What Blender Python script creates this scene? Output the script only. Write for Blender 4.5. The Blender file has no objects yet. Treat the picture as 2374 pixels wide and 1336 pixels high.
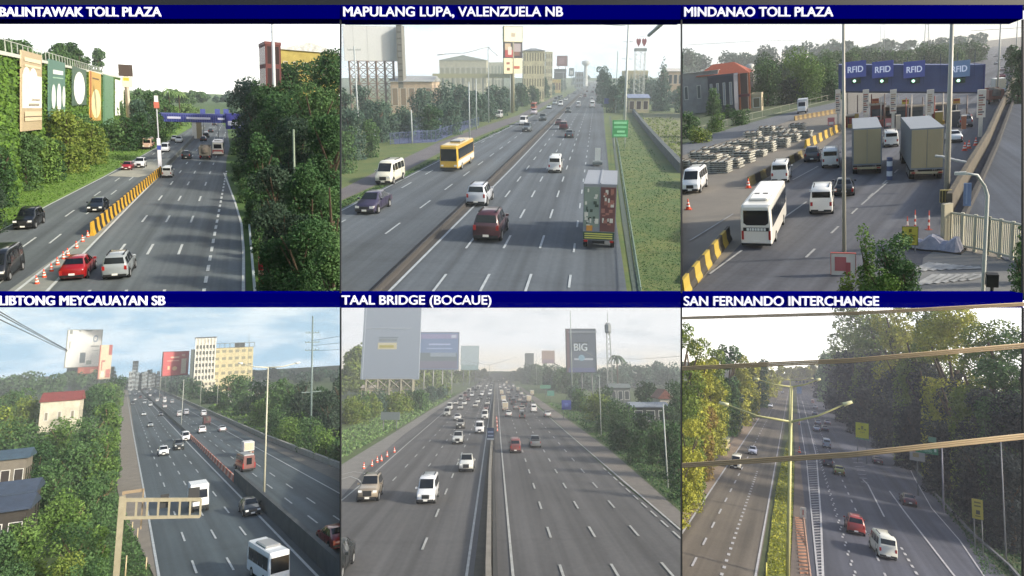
import bpy, math, random
import numpy as np
from mathutils import Vector, Matrix

# ---------------------------------------------------------------- camera, sky, sun
F = 1400.0            # focal length in photo pixels (photo 2374 wide)
CX, CY = 1187.0, 500.0
sc = bpy.context.scene
C = sc.collection
cam_data = bpy.data.cameras.new("camera")
cam = bpy.data.objects.new("camera", cam_data)
C.objects.link(cam)
sc.camera = cam
cam.location = (0, 0, 0)
cam.rotation_euler = (math.radians(90), 0, 0)
cam_data.sensor_width = 36.0
cam_data.lens = F / 2374.0 * 36.0
cam_data.shift_y = (CY - 668.0) / 2374.0
cam_data.clip_start = 0.5
cam_data.clip_end = 400000.0

SUN = Vector((0.85, -0.30, 0.46)).normalized()      # towards the sun
world = bpy.data.worlds.new("World")
sc.world = world
world.use_nodes = True
nt = world.node_tree
bg = nt.nodes["Background"]
sky = nt.nodes.new("ShaderNodeTexSky")
sky.sky_type = 'NISHITA'
sky.sun_disc = False
sky.sun_elevation = math.asin(SUN.z)
sky.sun_rotation = math.atan2(SUN.x, SUN.y)
sky.dust_density = 2.5
nt.links.new(sky.outputs[0], bg.inputs[0])
bg.inputs[1].default_value = 0.15
sun_data = bpy.data.lights.new("sun", 'SUN')
sun_data.energy = 3.4
sun_data.angle = math.radians(3.5)
sun_data.color = (1.0, 0.9, 0.74)
sun = bpy.data.objects.new("sun", sun_data)
C.objects.link(sun)
sun.rotation_euler = (-SUN).to_track_quat('-Z', 'Y').to_euler()
sc.view_settings.view_transform = 'Standard'
sc.view_settings.look = 'None'
sc.view_settings.exposure = 0.6
sc.view_settings.gamma = 1.0

rng = random.Random(7)
nrg = np.random.default_rng(11)

# ---------------------------------------------------------------- the six places
def ray(px, py):
    return Vector(((px - CX) / F, 1.0, (CY - py) / F))

class Place:
    """one highway seen in one opening: local metres, x right, y forward, z up, eye at (0,0,h)"""
    def __init__(s, view, vp, h, K, box, seams, roll=1.0):
        s.view, s.vp, s.h, s.K, s.box, s.seams = view, vp, h, K, box, seams
        xc = (box[0] + box[2]) / 2
        u = (xc - CX) / F * roll; v = (vp[0] - CX) / F; a = (CY - vp[1]) / F
        k = -a / (1 + u * v)
        n = Vector((u * k, k, 1)).normalized()
        d0 = ray(xc, vp[1]); d0 = (d0 - n * d0.dot(n)).normalized()
        x = d0.cross(n)
        s.R = Matrix((x, d0, n)).transposed()      # columns = axes
        s.Rt = s.R.transposed()
        s.n = n
        s.M = Matrix.Scale(K, 4) @ s.R.to_4x4() @ Matrix.Translation((0, 0, -h))
        d = s.Rt @ ray(*vp)
        s.road = math.atan2(-d.x, d.y)             # yaw that turns +Y to the road direction
        s.rdir = Vector((d.x, d.y, 0)).normalized()
    def hz(s, px):
        return CY + F * (s.n.x * (px - CX) / F + s.n.y) / s.n.z
    def G(s, px, py, z=0.0):
        py = max(py, s.hz(px) + 1.2)
        d = s.Rt @ ray(px, py)
        t = (z - s.h) / d.z
        return Vector((d.x * t, d.y * t, z))
    def V(s, px, py, D):
        d = s.Rt @ ray(px, py)
        t = D / d.y
        return Vector((d.x * t, D, s.h + d.z * t))
    def W(s, g, A, B):                              # ray -> vertical plane through A,B
        d = s.Rt @ ray(*g)
        nx, ny = (B.y - A.y), -(B.x - A.x)
        t = (nx * A.x + ny * A.y) / (nx * d.x + ny * d.y)
        return Vector((d.x * t, d.y * t, s.h + d.z * t))
    def top(s, g, py):                              # height above ground point g seen at row py
        A = s.R @ (Vector((g.x, g.y, -s.h))); B = s.R @ Vector((0, 0, 1)); q = (CY - py) / F
        return (q * A.y - A.z) / (B.z - q * B.y)
    def sc(s, py, px=None):                         # pixels per metre on the ground at a row
        return (py - s.hz(px if px is not None else s.vp[0])) / s.h

Place.vs, Place.vyaw = 1.0, 0.0      # vehicle size and heading trim
KT = 15.0
P1 = Place('Balintawak', (560, 212), 20, KT, (0, 44, 788, 680), ('r', 'b'), .45)
P2 = Place('Valenzuela', (1385, 178), 16.5, KT, (790, 46, 1579, 680), ('l', 'r', 'b'))
P3 = Place('Mindanao', (2420, 70), 18, KT, (1582, 44, 2371, 680), ('l', 'b'))
P4 = Place('Meycauayan', (286, 868), 19, 1, (0, 713, 788, 1336), ('r', 't'), .45)
P5 = Place('Bocaue', (1150, 858), 14, 1, (790, 713, 1579, 1336), ('l', 'r', 't'))
P6 = Place('San Fernando', (1837, 858), 22, 1, (1582, 713, 2371, 1336), ('l', 't'))

P1.vs = 1.22; P4.vs = 1.08; P5.vs = 1.12; P6.vs = 1.18; P2.vs = 1.36; P3.vs = 1.3; P3.vyaw = 12
# ---------------------------------------------------------------- materials
def lin(c):
    if isinstance(c, str):
        c = tuple(int(c[i:i + 2], 16) for i in (0, 2, 4))
    return tuple(((v / 255) / 12.92 if v <= 10 else ((v / 255 + 0.055) / 1.055) ** 2.4) for v in c)
MATS = {}
def mat(name, col, rough=0.6, metal=0.0, col2=None, scale=1.0, detail=4.0, spec=None, stretch=None, island=0.0, coat=0.0, trans=0.0):
    if name in MATS: return MATS[name]
    m = bpy.data.materials.new(name); MATS[name] = m
    m.use_nodes = True
    t = m.node_tree; b = t.nodes["Principled BSDF"]
    c1 = (*lin(col), 1)
    b.inputs["Base Color"].default_value = c1
    b.inputs["Roughness"].default_value = rough
    b.inputs["Metallic"].default_value = metal
    if spec is not None: b.inputs["Specular IOR Level"].default_value = spec
    if coat: b.inputs["Coat Weight"].default_value = coat
    out = None
    if col2:
        tc = t.nodes.new("ShaderNodeTexCoord"); no = t.nodes.new("ShaderNodeTexNoise")
        mp = t.nodes.new("ShaderNodeMapping")
        if stretch: mp.inputs["Scale"].default_value = stretch[:3]; mp.inputs["Rotation"].default_value = (0, 0, stretch[3] if len(stretch) > 3 else 0)
        t.links.new(tc.outputs["Object"], mp.inputs[0]); t.links.new(mp.outputs[0], no.inputs["Vector"])
        no.inputs["Scale"].default_value = scale; no.inputs["Detail"].default_value = detail
        no.inputs["Roughness"].default_value = 0.65
        cr = t.nodes.new("ShaderNodeValToRGB")
        cr.color_ramp.elements[0].position = 0.33; cr.color_ramp.elements[1].position = 0.67
        cr.color_ramp.elements[0].color = c1; cr.color_ramp.elements[1].color = (*lin(col2), 1)
        t.links.new(no.outputs["Fac"], cr.inputs[0])
        out = cr.outputs[0]
        if island:
            ge = t.nodes.new("ShaderNodeNewGeometry"); mx = t.nodes.new("ShaderNodeHueSaturation")
            ma = t.nodes.new("ShaderNodeMapRange")
            ma.inputs["To Min"].default_value = 1 - island; ma.inputs["To Max"].default_value = 1 + island
            t.links.new(ge.outputs["Random Per Island"], ma.inputs["Value"])
            t.links.new(ma.outputs[0], mx.inputs["Value"]); t.links.new(out, mx.inputs["Color"])
            out = mx.outputs[0]
        t.links.new(out, b.inputs["Base Color"])
    if trans:
        tr = t.nodes.new("ShaderNodeBsdfTranslucent"); ms = t.nodes.new("ShaderNodeMixShader")
        ms.inputs[0].default_value = trans
        if out: t.links.new(out, tr.inputs[0])
        else: tr.inputs[0].default_value = c1
        t.links.new(b.outputs[0], ms.inputs[1]); t.links.new(tr.outputs[0], ms.inputs[2])
        t.links.new(ms.outputs[0], t.nodes["Material Output"].inputs[0])
    return m
def glow(name, col, strength=1.0):
    if name in MATS: return MATS[name]
    m = bpy.data.materials.new(name); MATS[name] = m; m.use_nodes = True
    b = m.node_tree.nodes["Principled BSDF"]
    b.inputs["Base Color"].default_value = (*lin(col), 1)
    b.inputs["Emission Color"].default_value = (*lin(col), 1)
    b.inputs["Emission Strength"].default_value = strength
    return m
def paint(col):
    return mat('paint_' + col, col, 0.28, 0.0, coat=0.6)
def flat(col, rough=0.6):
    return mat('plain_%s' % col, col, rough)

# ---------------------------------------------------------------- mesh builder
class MB:
    def __init__(s): s.v = []; s.f = []; s.mi = []
    def quad(s, a, b, c, d, mi=0):
        n = len(s.v); s.v += [tuple(a), tuple(b), tuple(c), tuple(d)]; s.f.append((n, n+1, n+2, n+3)); s.mi.append(mi); return s
    def poly(s, pts, mi=0):
        n = len(s.v); s.v += [tuple(p) for p in pts]; s.f.append(tuple(range(n, n+len(pts)))); s.mi.append(mi); return s
    def box(s, x0, x1, y0, y1, z0, z1, mi=0, yaw=0, o=(0, 0, 0)):
        n = len(s.v); cs, sn = math.cos(yaw), math.sin(yaw)
        for z in (z0, z1):
            for x, y in ((x0, y0), (x1, y0), (x1, y1), (x0, y1)):
                s.v.append((o[0] + x*cs - y*sn, o[1] + x*sn + y*cs, o[2] + z))
        for f in ((0, 3, 2, 1), (4, 5, 6, 7), (0, 1, 5, 4), (1, 2, 6, 5), (2, 3, 7, 6), (3, 0, 4, 7)):
            s.f.append(tuple(n + i for i in f)); s.mi.append(mi)
        return s
    def hexa(s, p, mi=0):                          # 8 points: bottom 4 ccw, top 4 ccw
        n = len(s.v); s.v += [tuple(q) for q in p]
        for f in ((0, 3, 2, 1), (4, 5, 6, 7), (0, 1, 5, 4), (1, 2, 6, 5), (2, 3, 7, 6), (3, 0, 4, 7)):
            s.f.append(tuple(n + i for i in f)); s.mi.append(mi)
        return s
    def tube(s, pts, r, k=8, mi=0, r1=None, cap=True):
        pts = [Vector(p) for p in pts]; n0 = len(s.v); m = len(pts)
        for i, p in enumerate(pts):
            d = (pts[min(i+1, m-1)] - pts[max(i-1, 0)]).normalized()
            a = d.cross(Vector((0, 0, 1)) if abs(d.z) < 0.9 else Vector((0, 1, 0))).normalized(); b = d.cross(a)
            rr = r if r1 is None else r + (r1 - r) * i / (m - 1)
            for j in range(k):
                t = 2*math.pi*j/k; s.v.append(tuple(p + a*math.cos(t)*rr + b*math.sin(t)*rr))
        for i in range(m - 1):
            for j in range(k):
                q = n0 + i*k
                s.f.append((q+j, q+(j+1) % k, q+k+(j+1) % k, q+k+j)); s.mi.append(mi)
        if cap:
            s.f.append(tuple(n0 + j for j in range(k))[::-1]); s.mi.append(mi)
            s.f.append(tuple(n0 + (m-1)*k + j for j in range(k))); s.mi.append(mi)
        return s
    def disc(s, c, r, axis, w, k=16, mi=0):        # short cylinder along axis ('x','y','z')
        c = Vector(c); a = {'x': Vector((1, 0, 0)), 'y': Vector((0, 1, 0)), 'z': Vector((0, 0, 1))}[axis]
        return s.tube([c - a*w/2, c + a*w/2], r, k, mi)
    def cone(s, rings, k=12, mi=0, c=(0, 0)):      # lathe: list of (r,z)
        n0 = len(s.v)
        for r, z in rings:
            for j in range(k):
                t = 2*math.pi*j/k; s.v.append((c[0]+r*math.cos(t), c[1]+r*math.sin(t), z))
        for i in range(len(rings)-1):
            for j in range(k):
                q = n0+i*k; s.f.append((q+j, q+(j+1) % k, q+k+(j+1) % k, q+k+j)); s.mi.append(mi if not isinstance(mi, list) else mi[i])
        s.f.append(tuple(n0+(len(rings)-1)*k+j for j in range(k))); s.mi.append(mi if not isinstance(mi, list) else mi[-1])
        return s
    def mesh(s, name, smooth=False):
        me = bpy.data.meshes.new(name); me.from_pydata(s.v, [], s.f)
        if any(s.mi): me.polygons.foreach_set('material_index', s.mi)
        if smooth: me.polygons.foreach_set('use_smooth', [True]*len(s.f))
        me.update(); return me

OWNER = []    # (object, place) for the trim at the seams
def link(name, me, mats, parent=None, P=None, mtx=None, label=None, cat=None, group=None, kind=None):
    o = bpy.data.objects.new(name, me); C.objects.link(o)
    if me is not None:
        if not isinstance(mats, (list, tuple)): mats = [mats]
        while len(me.materials) < len(mats): me.materials.append(None)
        for i, m in enumerate(mats):
            o.material_slots[i].link = 'OBJECT'; o.material_slots[i].material = m
    if parent is not None: o.parent = parent
    elif P is not None: o.matrix_world = P.M @ (mtx if mtx is not None else Matrix.Identity(4))
    if mtx is not None and parent is not None: o.matrix_local = mtx
    if label: o['label'] = label
    if cat: o['category'] = cat
    if group: o['group'] = group
    if kind: o['kind'] = kind
    if P is not None: OWNER.append((o, P))
    return o
def thing(name, P, g, yaw=0.0, label=None, cat=None, group=None, scale=1.0):
    m = Matrix.Translation(g) @ Matrix.Rotation(yaw, 4, 'Z') @ Matrix.Scale(scale, 4)
    return link(name, None, None, P=P, mtx=m, label=label, cat=cat, group=group)
def part(name, mb, m, parent, P, smooth=False, label=None):
    me = mb if not isinstance(mb, MB) else mb.mesh(name, smooth)
    return link(name, me, m, parent=parent, P=P, label=label)
def struct(name, P, mb, m, smooth=False):
    return link(name, mb.mesh(name, smooth), m, P=P, kind='structure')
def vw(P, s): return s + ' in the %s view' % P.view

# ---------------------------------------------------------------- ground sheets, lines
def sheet(P, name, pts, z, m, solid=0.0):
    mb = MB(); q = [P.G(x, y) for x, y in pts]
    q = [Vector((p.x, p.y, z)) for p in q]
    # orient upwards
    a = sum(q[i].x*q[(i+1) % len(q)].y - q[(i+1) % len(q)].x*q[i].y for i in range(len(q)))
    if a < 0: q.reverse()
    mb.poly(q)
    if solid:
        for i in range(len(q)):
            a, b = q[i], q[(i+1) % len(q)]
            mb.quad((a.x, a.y, z-solid), (b.x, b.y, z-solid), b, a)
    return struct(name, P, mb, m)
def strip(mb, P, pts, w, z, mi=0):
    q = [P.G(x, y) for x, y in pts]
    for a, b in zip(q, q[1:]):
        d = (b - a); d.z = 0; d.normalize(); n = Vector((-d.y, d.x, 0)) * w / 2
        mb.quad((a.x-n.x, a.y-n.y, z), (b.x-n.x, b.y-n.y, z), (b.x+n.x, b.y+n.y, z), (a.x+n.x, a.y+n.y, z), mi)
def dashes(mb, P, at, y0, y1, L, period, w, z, phase=0.0, to=None):
    """dashes on the line through pixel `at` along the road, from row y0 (near) to row y1 (far)"""
    a = P.G(*at); d = P.rdir if to is None else (P.G(*to) - a).normalized()
    D = lambda py: P.G(P.vp[0], py).y
    t0 = (D(y0) - a.y) / d.y; t1 = (D(y1) - a.y) / d.y
    t = math.floor(t0 / period) * period + phase
    n = Vector((-d.y, d.x, 0)) * w / 2
    while t < t1:
        if t > t0 - L:
            p = a + d * t; q = a + d * (t + L)
            mb.quad((p.x+n.x*-1, p.y-n.y, z), (q.x-n.x, q.y-n.y, z), (q.x+n.x, q.y+n.y, z), (p.x+n.x, p.y+n.y, z))
        t += period
# ---------------------------------------------------------------- vehicles
# station: (y, z_bottom, z_belt, z_top, half_w, half_w_belt, half_w_top)
def ring(st):
    y, zb, zl, zt, w, wl, wt = st
    h = [(w*0.86, zb), (w, zb+0.12), (w, (zb+zl)/2), (wl, zl), (wt, zt-0.06), (wt*0.86, zt)]
    return [(x, y, z) for x, z in h] + [(-x, y, z) for x, z in reversed(h)]
def loft(mb, sts, mi=0):
    n0 = len(mb.v); k = 12
    for st in sts: mb.v += ring(st)
    for i in range(len(sts)-1):
        for j in range(k):
            q = n0+i*k; mb.f.append((q+j, q+k+j, q+k+(j+1) % k, q+(j+1) % k)); mb.mi.append(mi)
    mb.f.append(tuple(n0+j for j in range(k))); mb.mi.append(mi)
    mb.f.append(tuple(n0+(len(sts)-1)*k+j for j in range(k))[::-1]); mb.mi.append(mi)
def lerp(a, b, t): return tuple(a[i]+(b[i]-a[i])*t for i in range(len(a)))
def at_y(sts, y):
    for a, b in zip(sts, sts[1:]):
        if a[0] <= y <= b[0]: return lerp(a, b, (y-a[0])/(b[0]-a[0]) if b[0] > a[0] else 0)
    return sts[0] if y < sts[0][0] else sts[-1]
def side_pt(sts, y, z, off=0.012):
    s = at_y(sts, y); t = (z-s[2])/max(0.01, (s[3]-0.06-s[2])); t = max(-1, min(1, t))
    w = s[5]+(s[6]-s[5])*max(t, 0)
    return (w+off, y, z)
def side_glass(mb, sts, polys, off=0.012):
    for pl in polys:
        p = [side_pt(sts, y, z, off) for y, z in pl]
        mb.poly(p); mb.poly([(-a, b, c) for a, b, c in reversed(p)])
def end_glass(mb, a, b, lo=0.06, hi=0.94, wf=0.9, off=0.014, face=1):
    """screen on the slope between station a (bottom) and b (top)"""
    p0 = lerp(a, b, lo); p1 = lerp(a, b, hi)
    dy, dz = b[0]-a[0], b[3]-a[3]; L = math.hypot(dy, dz) or 1; ny, nz = dz/L*face, abs(dy)/L
    ny = abs(dz)/L*face
    w0, w1 = p0[6]*wf, p1[6]*wf
    q = [(-w0, p0[0]+ny*off, p0[3]+nz*off), (w0, p0[0]+ny*off, p0[3]+nz*off), (w1, p1[0]+ny*off, p1[3]+nz*off), (-w1, p1[0]+ny*off, p1[3]+nz*off)]
    mb.poly(q if face < 0 else q[::-1])
SPECS = {}
SPECS['sedan'] = dict(sts=[(-2.25, .38, .72, .84, .74, .76, .66), (-2.12, .24, .84, 1.0, .84, .85, .74), (-1.62, .2, .9, 1.06, .88, .87, .74), (-0.95, .2, .92, 1.42, .88, .87, .58),
    (0.0, .2, .92, 1.46, .88, .87, .6), (.42, .2, .92, 1.42, .88, .87, .58), (1.2, .2, .88, 1.0, .88, .87, .74), (2.0, .22, .76, .84, .85, .83, .72), (2.25, .34, .6, .7, .74, .74, .64)],
    rear=(2, 3), front=(6, 5), side=[[(-1.5, .96), (-.5, .98), (-.5, 1.37), (-.92, 1.34)], [(-.42, .98), (.3, .98), (.3, 1.36), (-.42, 1.38)], [(.38, .98), (1.0, .95), (.45, 1.33), (.38, 1.35)]],
    wheels=(-1.35, 1.38, .32), ends=(-2.25, 2.25), lz=(.68, .62), w=.84)
SPECS['suv'] = dict(sts=[(-2.3, .45, .95, 1.1, .8, .8, .72), (-2.22, .3, 1.05, 1.2, .9, .9, .8), (-2.05, .3, 1.08, 1.72, .92, .9, .68), (-.6, .28, 1.08, 1.8, .92, .9, .7),
    (.3, .28, 1.08, 1.76, .92, .9, .68), (1.0, .28, 1.04, 1.18, .92, .9, .78), (1.9, .3, .98, 1.08, .9, .88, .78), (2.3, .42, .8, .92, .82, .8, .72)],
    rear=(1, 2), front=(5, 4), side=[[(-1.95, 1.14), (-1.2, 1.14), (-1.2, 1.64), (-1.9, 1.6)], [(-1.1, 1.14), (-.35, 1.14), (-.35, 1.68), (-1.1, 1.66)], [(-.25, 1.14), (.75, 1.12), (.3, 1.64), (-.25, 1.68)]],
    wheels=(-1.42, 1.42, .37), ends=(-2.3, 2.3), lz=(.98, .86), w=.88)
SPECS['van'] = dict(sts=[(-2.4, .45, 1.1, 1.3, .8, .8, .74), (-2.34, .3, 1.15, 1.9, .86, .86, .76), (-2.1, .28, 1.15, 2.08, .88, .87, .74), (.9, .28, 1.15, 2.1, .88, .87, .74),
    (1.3, .28, 1.12, 1.98, .88, .87, .72), (1.95, .28, 1.05, 1.2, .88, .87, .76), (2.3, .32, .9, .98, .84, .84, .76), (2.4, .42, .7, .82, .76, .76, .7)],
    rear=(0, 1), front=(5, 4), side=[[(-2.1, 1.24), (-1.2, 1.24), (-1.2, 1.86), (-2.05, 1.82)], [(-1.1, 1.24), (-.1, 1.24), (-.1, 1.86), (-1.1, 1.86)], [(0, 1.24), (.8, 1.24), (.8, 1.86), (0, 1.86)], [(.9, 1.22), (1.75, 1.2), (1.28, 1.82), (.9, 1.84)]],
    wheels=(-1.5, 1.6, .34), ends=(-2.4, 2.4), lz=(.95, .78), w=.84)
SPECS['hatchback'] = dict(sts=[(-1.85, .38, .85, 1.0, .74, .76, .68), (-1.78, .25, .9, 1.12, .82, .82, .72), (-1.45, .2, .92, 1.48, .84, .83, .6), (-.2, .2, .92, 1.53, .84, .83, .62),
    (.3, .2, .9, 1.46, .84, .83, .6), (1.05, .2, .88, 1.0, .84, .83, .72), (1.6, .22, .8, .88, .82, .81, .7), (1.85, .34, .62, .72, .74, .74, .64)],
    rear=(1, 2), front=(5, 4), side=[[(-1.4, .98), (-.5, .98), (-.5, 1.42), (-1.3, 1.38)], [(-.42, .98), (.75, .95), (.32, 1.38), (-.42, 1.44)]],
    wheels=(-1.15, 1.2, .31), ends=(-1.85, 1.85), lz=(.9, .66), w=.8)
def wheel_mb(r, w=.2):
    a = MB().disc((0, 0, 0), r, 'x', w, 16); b = MB().disc((0, 0, 0), r*.6, 'x', w+.03, 10); return a, b
TPL = {}
def tpl_car(kind):
    s = SPECS[kind]; sts = s['sts']; parts = []
    b = MB(); loft(b, sts); parts.append(('body', b.mesh('body', True), 'paint', []))
    me = parts[0][1]
    g = MB(); end_glass(g, sts[s['front'][0]], sts[s['front'][1]], face=1); parts.append(('windshield', g.mesh('windshield'), 'glass', []))
    g = MB(); end_glass(g, sts[s['rear'][0]], sts[s['rear'][1]], .12 if kind != 'van' else .2, face=-1); parts.append(('rear_window', g.mesh('rear_window'), 'glass', []))
    g = MB(); side_glass(g, sts, s['side']); parts.append(('side_windows', g.mesh('side_windows'), 'glass', []))
    yr, yf, r = s['wheels']; a, rim = wheel_mb(r); tm, rm = a.mesh('wheel'), rim.mesh('rim')
    ar = MB()
    for y in (yr, yf):
        for x in (-1, 1):
            ar.disc((x*(s['w']+.0), y, r+.03), r*1.16, 'x', .11, 16)
            parts.append(('wheel', tm, 'tyre', [('rim', rm, 'rim')], (x*(s['w']-.02), y, r)))
    parts.append(('wheel_arches', ar.mesh('wheel_arches'), 'trim', []))
    y0, y1 = s['ends']; zr, zf = s['lz']; w = s['w']
    hl = MB().box(-.16, .16, -.09, .03, -.07, .09).mesh('headlight'); tl = MB().box(-.09, .09, -.03, .09, -.16, .14).mesh('taillight')
    for x in (-1, 1):
        parts.append(('headlight', hl, 'lamp', [], (x*(w-.24), y1-.02, zf)))
        parts.append(('taillight', tl, 'tail', [], (x*(w-.12), y0+.02, zr)))
    bm_ = MB().box(-w*.92, w*.92, y1-.12, y1+.06, .3, .46); parts.append(('front_bumper', bm_.mesh('front_bumper'), 'trim', []))
    bm_ = MB().box(-w*.92, w*.92, y0-.06, y0+.12, .34, .5); parts.append(('rear_bumper', bm_.mesh('rear_bumper'), 'trim', []))
    bm_ = MB().box(-w*.42, w*.42, y1-.1, y1+.03, .52, zf+.05); parts.append(('grille', bm_.mesh('grille'), 'trim', []))
    pl = MB().box(-.2, .2, -.01, .01, -.07, .07).mesh('number_plate')
    parts.append(('number_plate', pl, 'plate', [], (0, y0-.07, .5 if kind != 'sedan' else .56)))
    parts.append(('number_plate', pl, 'plate', [], (0, y1+.07, .4)))
    ds = MB(); zs = sts[3][2]
    for x in (-1, 1):
        for yy in (sts[s['front'][0]][0]-.5, s['side'][0][1][0]+.03, s['side'][0][0][0]-.02): ds.box(x*(w+.045)-.012, x*(w+.045)+.012, yy-.018, yy+.018, .38, zs-.04)
        ds.box(x*(w+.04)-.02, x*(w+.04)+.02, yr+.5, yf-.5, .22, .34)
    parts.append(('door_seams', ds.mesh('door_seams'), 'trim', []))
    mi = MB().box(-.1, .1, -.06, .06, -.07, .07).mesh('mirror')
    ym = sts[s['front'][0]][0]-.35; zm = sts[3][2]+.12
    for x in (-1, 1): parts.append(('mirror', mi, 'paint', [], (x*(w+.14), ym, zm)))
    if kind in ('suv', 'van'):
        rk = MB()
        for x in (-1, 1): rk.box(x*.58-.03, x*.58+.03, -1.6, .1, sts[3][3]-.02, sts[3][3]+.05)
        parts.append(('roof_rails', rk.mesh('roof_rails'), 'trim', []))
    return parts
def tpl_pickup(kind='pickup'):
    base = tpl_car('suv'); out = []
    sts = [(-2.6, .5, .95, 1.05, .84, .84, .8), (-2.55, .35, 1.0, 1.08, .9, .9, .86), (-.95, .3, 1.02, 1.1, .92, .9, .86), (-.9, .3, 1.06, 1.7, .92, .9, .68), (.3, .28, 1.08, 1.74, .92, .9, .68),
           (1.0, .28, 1.04, 1.18, .92, .9, .78), (1.9, .3, .98, 1.08, .9, .88, .78), (2.3, .42, .8, .92, .82, .8, .72)]
    b = MB(); loft(b, sts); out.append(('body', b.mesh('body', True), 'paint', []))
    bed = MB().box(-.74, .74, -2.45, -1.05, 1.09, 1.11); out.append(('cargo_bed', bed.mesh('cargo_bed'), 'trim', []))
    g = MB(); side_glass(g, sts, [[(-.8, 1.14), (-.3, 1.14), (-.3, 1.62), (-.78, 1.6)], [(-.2, 1.14), (.75, 1.12), (.3, 1.6), (-.2, 1.64)]]); out.append(('side_windows', g.mesh('side_windows'), 'glass', []))
    g = MB(); end_glass(g, sts[2], sts[3], .1, face=-1); out.append(('rear_window', g.mesh('rear_window'), 'glass', []))
    out += [p for p in base if p[0] in ('windshield', 'wheel', 'headlight', 'front_bumper', 'grille', 'mirror', 'wheel_arches')]
    tl = MB().box(-.07, .07, -.03, .09, -.14, .14).mesh('taillight')
    for x in (-1, 1): out.append(('taillight', tl, 'tail', [], (x*.8, -2.58, .9)))
    return out
def wheels_of(parts, ys, x, r, w=.26, dual=False):
    a, rim = wheel_mb(r, w); tm, rm = a.mesh('wheel'), rim.mesh('rim')
    for y in ys:
        for s in (-1, 1): parts.append(('wheel', tm, 'tyre', [('rim', rm, 'rim')], (s*x, y, r)))
def rb(mb, x, y0, y1, z0, z1, c=.12, mi=0):   # box with chamfered long top edges and corners
    s = [(y0, z0+.05, (z0+z1)/2, z1-c, x-c*.6, x-c*.6, x-c*1.3), (y0+c, z0, (z0+z1)/2, z1, x, x, x-c*.5), (y1-c, z0, (z0+z1)/2, z1, x, x, x-c*.5), (y1, z0+.05, (z0+z1)/2, z1-c, x-c*.6, x-c*.6, x-c*1.3)]
    loft(mb, s, mi)
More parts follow.
